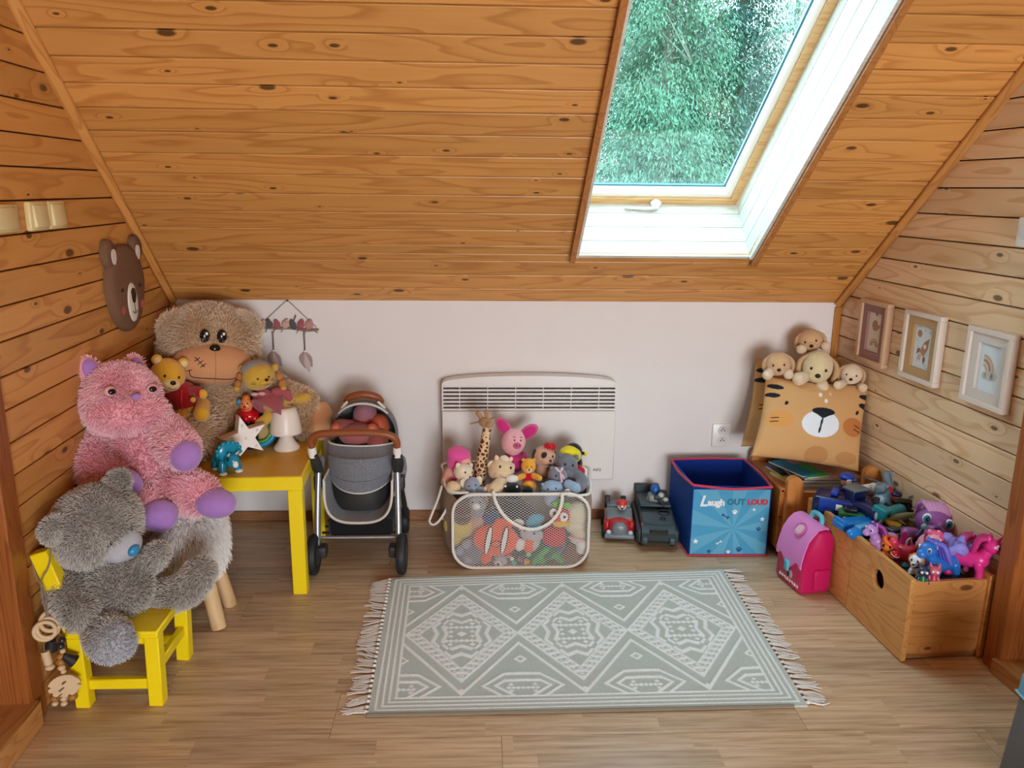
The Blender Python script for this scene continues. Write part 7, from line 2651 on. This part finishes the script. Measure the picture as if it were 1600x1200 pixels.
obj('roof', MB().rbox((0, .062, .076), (.056, .044, .008), .003), plastic('roof_grey', '#5E6468', .4), t, 50)
for sx in (-1, 1):
    for y in (-.015, .02, .055):
        obj('wheel', MB().cyl((sx * .020, y, .012), (sx * .026, y, .012), .012, None, 14), BLG, t)
t = put('toy_tractor', 'green toy tractor with small white wheels at the left of the far crate', 'toy vehicle', 1330, 812, .272, 70)
car(t, plastic('leaf_green', '#1F6A38', .3), .07, .04, .03)
for y in (-.02, .02):
    obj('hub', MB().cyl((-.024, y, .010), (-.026, y, .010), .006, None, 12), WHITEP, t)
t = put('toy_car', 'azure blue toy car at the front edge of the far crate', 'toy vehicle', 1332, 828, .262, 100)
car(t, SKY, .10, .05, .034, False)
obj('wing', MB().rbox((0, .04, .032), (.05, .012, .008), .003), SKY, t, 50)
t = put('toy_boat', 'long bright blue toy boat along the edge between the crates', 'toy vehicle', 1352, 838, .262, 112)
obj('hull', MB().tube([(0, -.055, .016), (0, -.02, .014), (0, .03, .014), (0, .055, .018)], [.006, .018, .019, .012], 14, 4), SKY, t, 60)
obj('deck', MB().rbox((0, .01, .030), (.022, .05, .010), .004), plastic('deck_blue', '#4FA4DC', .3), t, 50)
t = put('toy_sign', 'flat white toy board lying on the heap in the far crate', 'toy', 1374, 832, .290, 102, 12)
obj('board', MB().box((0, 0, .004), (.026, .07, .004), None, .001), WHG, t)
obj('grip', MB().cyl((0, -.035, .004), (0, -.052, .004), .003, None, 8), WHG, t)
t = put('toy_hat', 'black toy disc with a mustard yellow top in the far crate', 'toy', 1392, 822, .285, 30, 20)
obj('disc', MB().lathe([(0, 0), (.024, 0), (.026, .006), (.024, .012), (0, .012)], 22), plastic('jet_plastic', '#121214', .35), t, 40)
obj('top', MB().lathe([(.0, .012), (.022, .012), (.021, .017), (0, .018)], 22), plastic('mustard_plastic', '#B98A1E', .4), t, 40)
t = put('toy_car', 'lime yellow toy car with black windows between the two crates', 'toy vehicle', 1396, 842, .285, 110)
car(t, LIM, .07, .036, .026)
t = put('toy_car', 'yellow-green toy racing car next to the lime one', 'toy vehicle', 1372, 840, .280, 95)
car(t, plastic('moss_yellow', '#8E9A2A', .35), .06, .034, .024)
t = put('toy_animal', 'olive toy lizard on the heap near the purple pony', 'toy', 1408, 815, .295, 110)
obj('body', MB().tube([(0, -.04, .012), (0, -.015, .012), (0, .02, .012), (.01, .055, .008), (.0, .08, .006)], [.008, .012, .012, .006, .002], 10), plastic('olive_vinyl', '#6E6E4A', .5), t, 60)
for sx in (-1, 1):
    for y in (-.015, .02):
        obj('leg', MB().tube([(sx * .008, y, .010), (sx * .024, y - .008, .003)], [.005, .003], 8), plastic('olive_vinyl', '#6E6E4A', .5), t, 60)
t = put('toy_motorbike', 'black toy motorbike lying at the back of the far crate', 'toy vehicle', 1410, 800, .295, 80, 0, 30)
for y in (-.03, .03):
    obj('wheel', MB().torus((0, y, .018), .014, .004, (0, PI / 2, 0), 18, 6), VD, t, 60)
obj('body', MB().rbox((0, 0, .030), (.014, .05, .016), .006), plastic('jet_plastic', '#121214', .35), t, 50)
obj('handlebar', MB().cyl((-.016, -.024, .044), (.016, -.024, .044), .003, None, 8), GRG, t)
t = put('toy_figure', 'little blue-capped toy figure below the robots', 'toy', 1398, 795, .29, 30)
obj('body', MB().ell((0, 0, .012), (.016, .013, .014)), BLG, t, 60)
h = E(t, 'head', (0, -.002, .034), (.013, .012, .013), plastic('skin_plastic', '#DD8A52', .3))
obj('cap', MB().ell((0, 0, .044), (.015, .015, .009)), NAV, h, 60)
t = put('toy_car', 'dark red toy car by the brown wagon', 'toy vehicle', 1424, 802, .28, 60)
car(t, plastic('maroon_plastic', '#5E1820', .35), .06, .034, .026)
t = put('toy_car', 'black toy sports car under the lime one', 'toy vehicle', 1412, 846, .262, 110)
car(t, plastic('jet_plastic', '#121214', .35), .09, .045, .03)


GROW[0] = 1.12
# -- near crate: ponies and animals
def pony(label, px, py, z, rz, s, m, mane, horn=False, head_up=.0, tail=True, rx=0, ry=0, fluff=False):
    t = put('toy_pony', label, 'toy', px, py, z, rz, rx, ry, scale=s)
    obj('body', MB().tube([(0, -.022, .040), (0, .0, .038), (0, .026, .040)], [.019, .019, .020], 16), m, t, 60)
    for sx in (-1, 1):
        obj('leg', MB().tube([(sx * .011, -.022, .034), (sx * .012, -.026, .016), (sx * .012, -.026, .0)], [.011, .008, .0095], 12), m, t, 60)
        obj('leg', MB().tube([(sx * .011, .026, .034), (sx * .013, .032, .016), (sx * .013, .030, .0)], [.012, .008, .0095], 12), m, t, 60)
    obj('neck', MB().tube([(0, -.024, .044), (0, -.036, .064 + head_up)], [.015, .011], 12), m, t, 60)
    h = E(t, 'head', (0, -.042, .074 + head_up), (.016, .018, .016), m)
    E(h, 'muzzle', (0, -.058, .068 + head_up), (.010, .011, .010), m)
    for sx in (-1, 1):
        E(h, 'ear', (sx * .009, -.034, .090 + head_up), (.004, .004, .008), m, nu=10, nv=7)
        e = E(h, 'eye', (sx * .012, -.052, .078 + head_up), (.004, .004, .0055), WHITEP, nu=10, nv=7)
        E(e, 'pupil', (sx * .0135, -.054, .078 + head_up), (.003, .003, .004), plastic('blue_eye', '#2A3A6A'), nu=8, nv=6)
    if horn:
        obj('horn', MB().cyl((0, -.050, .088 + head_up), (0, -.062, .108 + head_up), .004, .0008, 10), m, h)
    mn = MB()
    for k in range(5):
        a = (k - 2) * .004
        mn.tube([(a, -.036, .091 + head_up), (a * 1.5 + .004, -.018, .084 + head_up), (a * 2 + .008, -.010, .060), (a * 2 + .010, -.004, .046)], [.004, .006, .006, .003], 8, 3)
    obj('mane', mn, mane, t, 60)
    if fluff:
        fl_ = MB()
        for k in range(16):
            a = .4 * k
            b0 = (.010 * math.sin(a * 2.1), .0 + .004 * k, .058)
            fl_.tube([b0, (b0[0] + .018 * math.cos(a), b0[1] + .012, .074 + .006 * math.sin(a * 3)), (b0[0] + .026 * math.cos(a + .5), b0[1] + .030, .066 + .008 * math.sin(a)), (b0[0] + .020 * math.cos(a + 1), b0[1] + .046, .054)], [.004, .008, .008, .004], 8, 3)
        obj('fluffy_mane', fl_, plastic('lavender_hair', '#8C86D8', .6), t, 60)
    if tail:
        tl = MB()
        for k in range(4):
            a = (k - 1.5) * .005
            tl.tube([(a * .4, .044, .046), (a, .062, .048), (a * 1.6, .078, .030), (a * 1.8, .082, .008)], [.004, .007, .007, .003], 8, 3)
        obj('tail', tl, mane, t, 60)
    return t


# purple big-headed vinyl lion-like pet
o = atz(1452, 868, .235)
t = thing('vinyl_pet', 'big-headed purple vinyl toy pet with a pale pink mane in the near crate', 'toy', o)
PV = lambda px, py, y: rel(o, px, py, y)
y0 = o.y + .05
E(t, 'torso', PV(1450, 850, y0), (.055, .05, .05), PUR)
h = E(t, 'head', (0, 0, 0), (.066, .058, .054), PUR)
h.location = PV(1462, 817, y0 + .01)
h.rotation_euler = basis((-.40, -.86, .26), (.90, -.40, -.14))
E(h, 'muzzle', (0, -.050, -.020), (.032, .026, .020), PUR)
E(h, 'nose', (0, -.076, -.010), (.010, .006, .006), plastic('plum_vinyl', '#5A2A58', .4))
for sx in (-1, 1):
    e = E(h, 'eye', (sx * .034, -.044, .010), (.015, .012, .018), WHG)
    E(e, 'iris', (sx * .034, -.052, .009), (.011, .007, .014), plastic('teal_iris', '#1F7C9A', .15))
    E(e, 'pupil', (sx * .033, -.057, .009), (.006, .004, .008), BLACK)
    ear = E(h, 'ear', (sx * .052, .008, .040), (.022, .010, .022), PUR)
    E(ear, 'inner_ear', (sx * .052, -.001, .040), (.015, .005, .015), plastic('plum_vinyl', '#5A2A58', .4))
mn = MB()
for k in range(9):
    a = (k - 4) * .011
    mn.tube([(a * .7, -.030, .046 - abs(a) * .2), (a, -.005, .066 - abs(a) * .3), (a * 1.25, .035, .052), (a * 1.4, .055, .010)], [.006, .010, .011, .006], 8, 4)
obj('mane', mn, plastic('mauve_hair', '#C08AB6', .5), h, 60)
C(t, 'arm', [PV(1442, 838, y0 - .02), PV(1428, 834, y0 - .05), PV(1418, 834, y0 - .06)], [.020, .020, .023], PUR)
C(t, 'leg', [PV(1455, 850, y0 - .02), PV(1452, 838, y0 - .06)], [.026, .024], PUR)
C(t, 'leg', [PV(1462, 855, y0 - .02), PV(1463, 842, y0 - .06)], [.026, .022], PRL)
t = put('toy_figure', 'tiny light blue doll figure held against the purple pet', 'toy', 1434, 838, .33, 20, 0, 40)
obj('body', MB().tube([(0, 0, 0), (0, 0, .022)], [.008, .006], 10), plastic('navy_gloss', '#0B1A4A', .2), t, 60)
E(t, 'head', (0, 0, .034), (.010, .009, .010), plastic('pale_blue_vinyl', '#7FAFC4', .3))

pony('lilac toy pony with a purple mane at the left edge of the near crate', 1378, 864, .250, -80, 1.05, PRL, plastic('violet_hair', '#8A2E86', .5), tail=False)
t = put('toy_fox', 'orange toy fox with a magenta tail beside the lilac pony', 'toy', 1387, 870, .25, -40)
obj('body', MB().ell((0, .012, .016), (.020, .026, .018)), ORV, t, 60)
h = E(t, 'head', (0, -.012, .040), (.021, .019, .018), ORV)
obj('tail', MB().tube([(.018, .03, .02), (.034, .034, .045), (.030, .028, .075)], [.010, .016, .006], 12), plastic('magenta_hair', '#B0206E', .5), t, 60)
obj('forelock', MB().torus((.004, -.014, .058), .014, .007, (.4, .3, 0), 18, 8), plastic('amber_hair', '#E06A1E', .5), h, 60)
for sx in (-1, 1):
    obj('ear', MB().cyl((sx * .013, -.010, .052), (sx * .018, -.010, .070), .007, .001, 10), ORV, h)
    E(h, 'eye', (sx * .009, -.029, .044), (.004, .003, .005), BLACK, nu=10, nv=7)
    obj('leg', MB().tube([(sx * .012, -.006, .012), (sx * .014, -.010, 0)], [.008, .007], 10), ORV, t, 60)
t = put('toy_watering_can', 'coral pink toy watering can with a long spout in the near crate', 'toy', 1412, 870, .25, 20)
COR = plastic('coral_plastic', '#D23E58', .25)
obj('can', MB().lathe([(0, 0), (.030, 0), (.036, .012), (.034, .034), (.026, .042), (0, .042)], 24), COR, t, 50)
obj('spout', MB().tube([(-.026, -.006, .018), (-.046, -.008, .040), (-.060, -.010, .064)], [.012, .009, .012], 12), COR, t, 60)
obj('handle', MB().tube([(-.008, -.01, .040), (-.006, -.012, .060), (.006, -.012, .062), (.012, -.01, .040)], .003, 8), plastic('lamp_silver', '#B9BEC4', .2), t, 60)
pony('pale pink toy pony standing in the middle of the near crate', 1447, 880, .26, -20, 1.25, LPK, plastic('rose_hair', '#D0507E', .5), tail=False)
pony('hot pink toy unicorn at the far right corner of the near crate', 1507, 897, .258, 52, 1.35, HPK, plastic('deep_pink_hair', '#B81E70', .5), horn=True, tail=False)
pony('bright blue toy pony with a violet mane at the near end of the crate', 1466, 905, .24, -70, 1.35, BLV, plastic('violet_blue_hair', '#6A62C8', .5), fluff=True)
pony('rose pink toy pony lying behind the blue one', 1490, 885, .262, 80, 1.1, plastic('rose_vinyl', '#D85A9A', .35), plastic('deep_pink_hair', '#B81E70', .5), tail=True)
t = put('toy_puppy', 'white toy puppy with orange ears at the edge of the near crate', 'toy', 1429, 902, .245, -45)
obj('body', MB().ell((0, .016, .022), (.018, .024, .024)), WHG, t, 60)
h = E(t, 'head', (0, -.006, .054), (.018, .018, .017), WHG)
E(h, 'muzzle', (0, -.022, .048), (.010, .010, .009), WHG)
E(h, 'nose', (0, -.032, .050), (.004, .003, .003), BLACK)
obj('cap_patch', MB().ell((0, .002, .062), (.016, .015, .011)), ORV, h, 60)
for sx in (-1, 1):
    E(h, 'ear', (sx * .017, .0, .052), (.006, .008, .014), ORV)
    E(h, 'eye', (sx * .008, -.021, .058), (.003, .002, .004), BLACK, nu=8, nv=6)
    obj('leg', MB().tube([(sx * .010, .0, .018), (sx * .011, -.006, .0)], [.008, .008], 10), WHG, t, 60)
obj('collar', MB().torus((0, -.0, .040), .014, .003, (.3, 0, 0), 18, 6), plastic('collar_black', '#1A1A1E', .4), t, 60)
for i, (lab, px, py, z, c1, c2, rz) in enumerate((('green and navy masked toy figure standing at the front edge of the near crate', 1440, 914, .25, '#1E6A4A', '#25324E', -20), ('pink cat-eared toy figure next to the green one at the front edge', 1457, 913, .25, '#C23A5C', '#D0607C', -20))):
    t = put('toy_figure', lab, 'toy', px, py, z, rz)
    ma, mb2 = plastic('fig_a%d' % i, c1, .35), plastic('fig_b%d' % i, c2, .35)
    obj('body', MB().tube([(0, 0, .004), (0, 0, .016), (0, 0, .026)], [.011, .011, .008], 12), ma, t, 60)
    h = E(t, 'head', (0, -.002, .042), (.016, .014, .014), mb2)
    for sx in (-1, 1):
        obj('ear', MB().cyl((sx * .009, 0, .051), (sx * .013, 0, .064), .006, .001, 10), mb2, h)
        E(h, 'eye', (sx * .006, -.0145, .043), (.004, .003, .004), WHITEP, nu=8, nv=6)
        obj('arm', MB().tube([(sx * .010, 0, .022), (sx * .014, -.004, .010)], [.005, .0045], 8), mb2, t, 60)
t = put('toy_duck', 'tiny yellow toy duck at the corner of the near crate', 'toy', 1436, 893, .24, -30)
obj('body', MB().ell((0, .004, .009), (.011, .014, .010)), plastic('duck_yellow', '#E2B51E', .3), t, 60)
h = E(t, 'head', (0, -.006, .022), (.009, .009, .009), plastic('duck_yellow', '#E2B51E', .3))
E(h, 'beak', (0, -.016, .020), (.005, .005, .0025), ORV)
t = put('toy_mouse', 'grey rubber toy mouse behind the orange fox', 'toy', 1405, 880, .222, -60)
obj('body', MB().ell((0, 0, .016), (.020, .034, .016)), plastic('mouse_grey', '#8A8C8E', .5), t, 60)
E(t, 'head', (0, -.034, .018), (.013, .015, .012), plastic('mouse_grey', '#8A8C8E', .5))
t = put('toy_bug', 'small blue-green toy beetle by the grey mouse', 'toy', 1412, 888, .235, -40)
obj('shell', MB().ell((0, 0, .009), (.012, .016, .009)), TEA, t, 60)
E(t, 'head', (0, -.016, .007), (.007, .006, .006), VD)
t = put('toy_propeller', 'grey-brown toy propeller with four thin blades behind the ponies', 'toy', 1475, 855, .33, 20, -30)
for k in range(4):
    a = k * PI / 2 + .4
    obj('blade', MB().tube([(0, 0, .006), (.028 * math.cos(a), .028 * math.sin(a), .007)], [.003, .006], 8, 1, True, .4), plastic('drab_plastic', '#8A8272', .5), t, 60)
obj('hub', MB().cyl((0, 0, 0), (0, 0, .012), .007, None, 12), plastic('drab_plastic', '#8A8272', .5), t)
t = put('toy_ball', 'small red toy ball between the watering can and the pink pony', 'toy', 1398, 872, .27, 0)
E(t, 'ball', (0, 0, .012), (.012, .012, .012), RDG)
obj('band', MB().torus((0, 0, .012), .0118, .0014, (.4, .2, 0), 18, 6), WHG, t, 60)
# ------------------------------------------------------------------ woven rug
oG = Vector((.315, -.948, 0))
T = thing('rug', 'pale sage woven rug with white geometric diamonds and tasselled ends on the floor', 'rug', oG)
cBL, cBR, cFR, cFL = (np.array(atz(*q, .004)) for q in ((611, 903), (1129, 890), (1262, 1103), (574, 1118)))
NXg, NYg = 560, 350
RW, RH = 1.27, .835


def tri_(x):
    x = x - np.floor(x)
    return 1 - np.abs(2 * x - 1)


def rug_pattern(u, v):
    """white yarn coverage at u (0..1.27 m), v (0..0.835 m)."""
    x, y = u - RW / 2, v - RH / 2
    wh = np.zeros_like(u)

    def on(mask):
        wh[mask] = 1.0
    ex, ey = RW / 2 - np.abs(x), RH / 2 - np.abs(y)
    e = np.minimum(ex, ey)
    for a, b in ((.016, .023), (.034, .041), (.052, .059), (.070, .078)):
        on((e > a) & (e < b))
    IW, IH = RW - .16, RH - .16
    ins = e > .078
    X = x / IW * 3 + 1.5                               # three cells along
    cell = np.clip(np.floor(X), 0, 2)
    fx = (X - cell - .5) * IW / 3                      # metres from the diamond centre
    hx, hy = IW / 6, IH / 2 * .80
    ax, ay = np.abs(fx), np.abs(y)
    d = ax / hx + ay / hy
    # outer diamond edge, stepped key band
    on(ins & (d > .965) & (d < 1.02))
    band = ins & (d > .74) & (d < .965)
    st = np.floor(ax / .017)
    t = (ay + st * .017 * hy / hx)
    key = np.abs(((t / .030) % 1.0) - .5)
    alt = ((np.floor(ax / .0085) % 2) == 0)
    on(band & ((key < .26) ^ (alt & (key > .40))))
    on(ins & (d > .735) & (d < .765))
    # inner stepped butterfly medallion
    notch = .24 * np.maximum(0, 1 - ay / (.17 * hy)) + .24 * np.maximum(0, 1 - ax / (.17 * hx))
    m = d + notch - .06 * (np.abs(ax / hx - ay / hy) < .10)
    on(ins & (m > .64) & (m < .715) & (d < .735))
    on(ins & (m > .47) & (m < .54) & (d < .735))
    # dotted frame of small diamonds
    def dia(cx, cy, s):
        on(ins & (np.abs(fx - cx) + np.abs(y - cy) < s))
    dia(0, 0, .017)
    for i in range(-3, 4):
        for sy in (-1, 1):
            dia(i * .017, sy * .042, .0105)
    for sx in (-1, 1):
        for j in (-.014, .014):
            dia(sx * .036, j, .009)
        for sy in (-1, 1):
            dia(sx * .036, sy * .064, .010)
    # bands outside the diamonds and nested chevrons in the triangles
    on(ins & (d > 1.19) & (d < 1.26))
    fx2 = np.abs((X - np.round(X)) * IW / 3)           # distance from the nearest cell border: triangle axis
    yy = IH / 2 - ay                                   # distance from the long edge
    q = fx2 / hx + yy / (IH / 2)
    z2 = .42 * np.maximum(0, 1 - fx2 / .055) * (yy > .06)
    qq = fx2 / .125 + np.abs(yy - .045) / .115 + z2
    on(ins & (qq > .90) & (qq < 1.02) & (d > 1.26))
    on(ins & (qq > .60) & (qq < .72) & (d > 1.26))
    on(ins & (np.abs(fx2 - .0) + np.abs(yy - .185) < .022) & (np.abs(fx2 - .0) + np.abs(yy - .185) > .011) & (d > 1.26))
    for i in range(0, 4):
        on(ins & (np.abs(fx2 - i * .0145) + np.abs(yy - .034) < .0085))
    for yq in (.018, .050):
        on(ins & (np.abs(fx2 - .036) + np.abs(yy - yq) < .0085))
    on(ins & (ax + np.abs(yy - .022) < .013))          # small lozenge at the diamond tips
    return wh


u_, v_ = np.meshgrid(np.linspace(0, 1, NXg), np.linspace(0, 1, NYg))
P = (cFL * (1 - u_)[..., None] + cFR * u_[..., None]) * (1 - v_)[..., None] + (cBL * (1 - u_)[..., None] + cBR * u_[..., None]) * v_[..., None]
P[..., 2] = .006 + .0012 * np.sin(u_ * 9 + 1) * np.sin(v_ * 5) + .0016 * np.exp(-((u_ - .62) / .06) ** 2 - ((v_ - 1) / .25) ** 2)
wv = np.zeros_like(u_)
for du in (-.3, .3):
    for dv in (-.3, .3):
        wv += rug_pattern((u_ + du / NXg) * RW, (v_ + dv / NYg) * RH) / 4
P[..., 2] += .0012 * wv
sage, ivory = np.array(lin('#BAC2BA')), np.array(lin('#ECEEEC'))
weave = 1 + .10 * RNG.standard_normal(u_.shape)[..., None] * .5
colr = (sage * (1 - wv)[..., None] + ivory * wv[..., None]) * weave
P -= np.array(oG)
bk = P.copy()
bk[..., 2] = .0
rg = grid_print('woven_field', P, np.clip(colr, 0, 1), print_mat('rug_weave', .95, .5, 900, .15), T, bk)
obj('edge_binding', MB().tube(list(P[0, ::20]), .0045, 8, 1), fabric('taupe_binding', '#7D7463'), T, 60)
YARN = fabric('ecru_yarn', '#DEDAD4')


def tassel_mb(seed):
    g = np.random.default_rng(seed)
    mb = MB().ell((.006, 0, .006), (.0055, .0055, .0055), None, 10, 6)
    for k in range(4):
        y = (k - 1.5) * .0040
        p = [(.0, y * .4, .006), (.018, y + g.normal(0, .001), .0055), (.040, y * 1.2 + g.normal(0, .003), .005), (.066 + g.normal(0, .004), y * 1.6 + g.normal(0, .004), .0035)]
        mb.tube(p, [.0019, .0021, .0020, .0013], 6, 2)
    return mb


protos = [obj('tassel', tassel_mb(i), YARN, T, 60) for i in range(6)]
first = set()
for side, (a, b), sg in ((0, (P[0, 0], P[-1, 0]), -1), (1, (P[0, -1], P[-1, -1]), 1)):
    n = 33
    dirv = (b - a) / np.linalg.norm(b - a)
    base = math.atan2(dirv[1], dirv[0]) + (PI / 2 if sg < 0 else -PI / 2)
    for i in range(n):
        p = a + (b - a) * (i + .5) / n
        k = random.randrange(6)
        o = protos[k]
        if k in first:
            o = protos[k].copy()
            COL.objects.link(o)
            o.parent = T
        first.add(k)
        o.location = (p[0], p[1], 0)
        lean = random.uniform(-.35, .35) + (.35 * math.sin(i * .45) if sg < 0 else -.15)
        o.rotation_euler = (0, 0, base + lean)
        o.scale = (random.uniform(.88, 1.1), 1.15, 1)
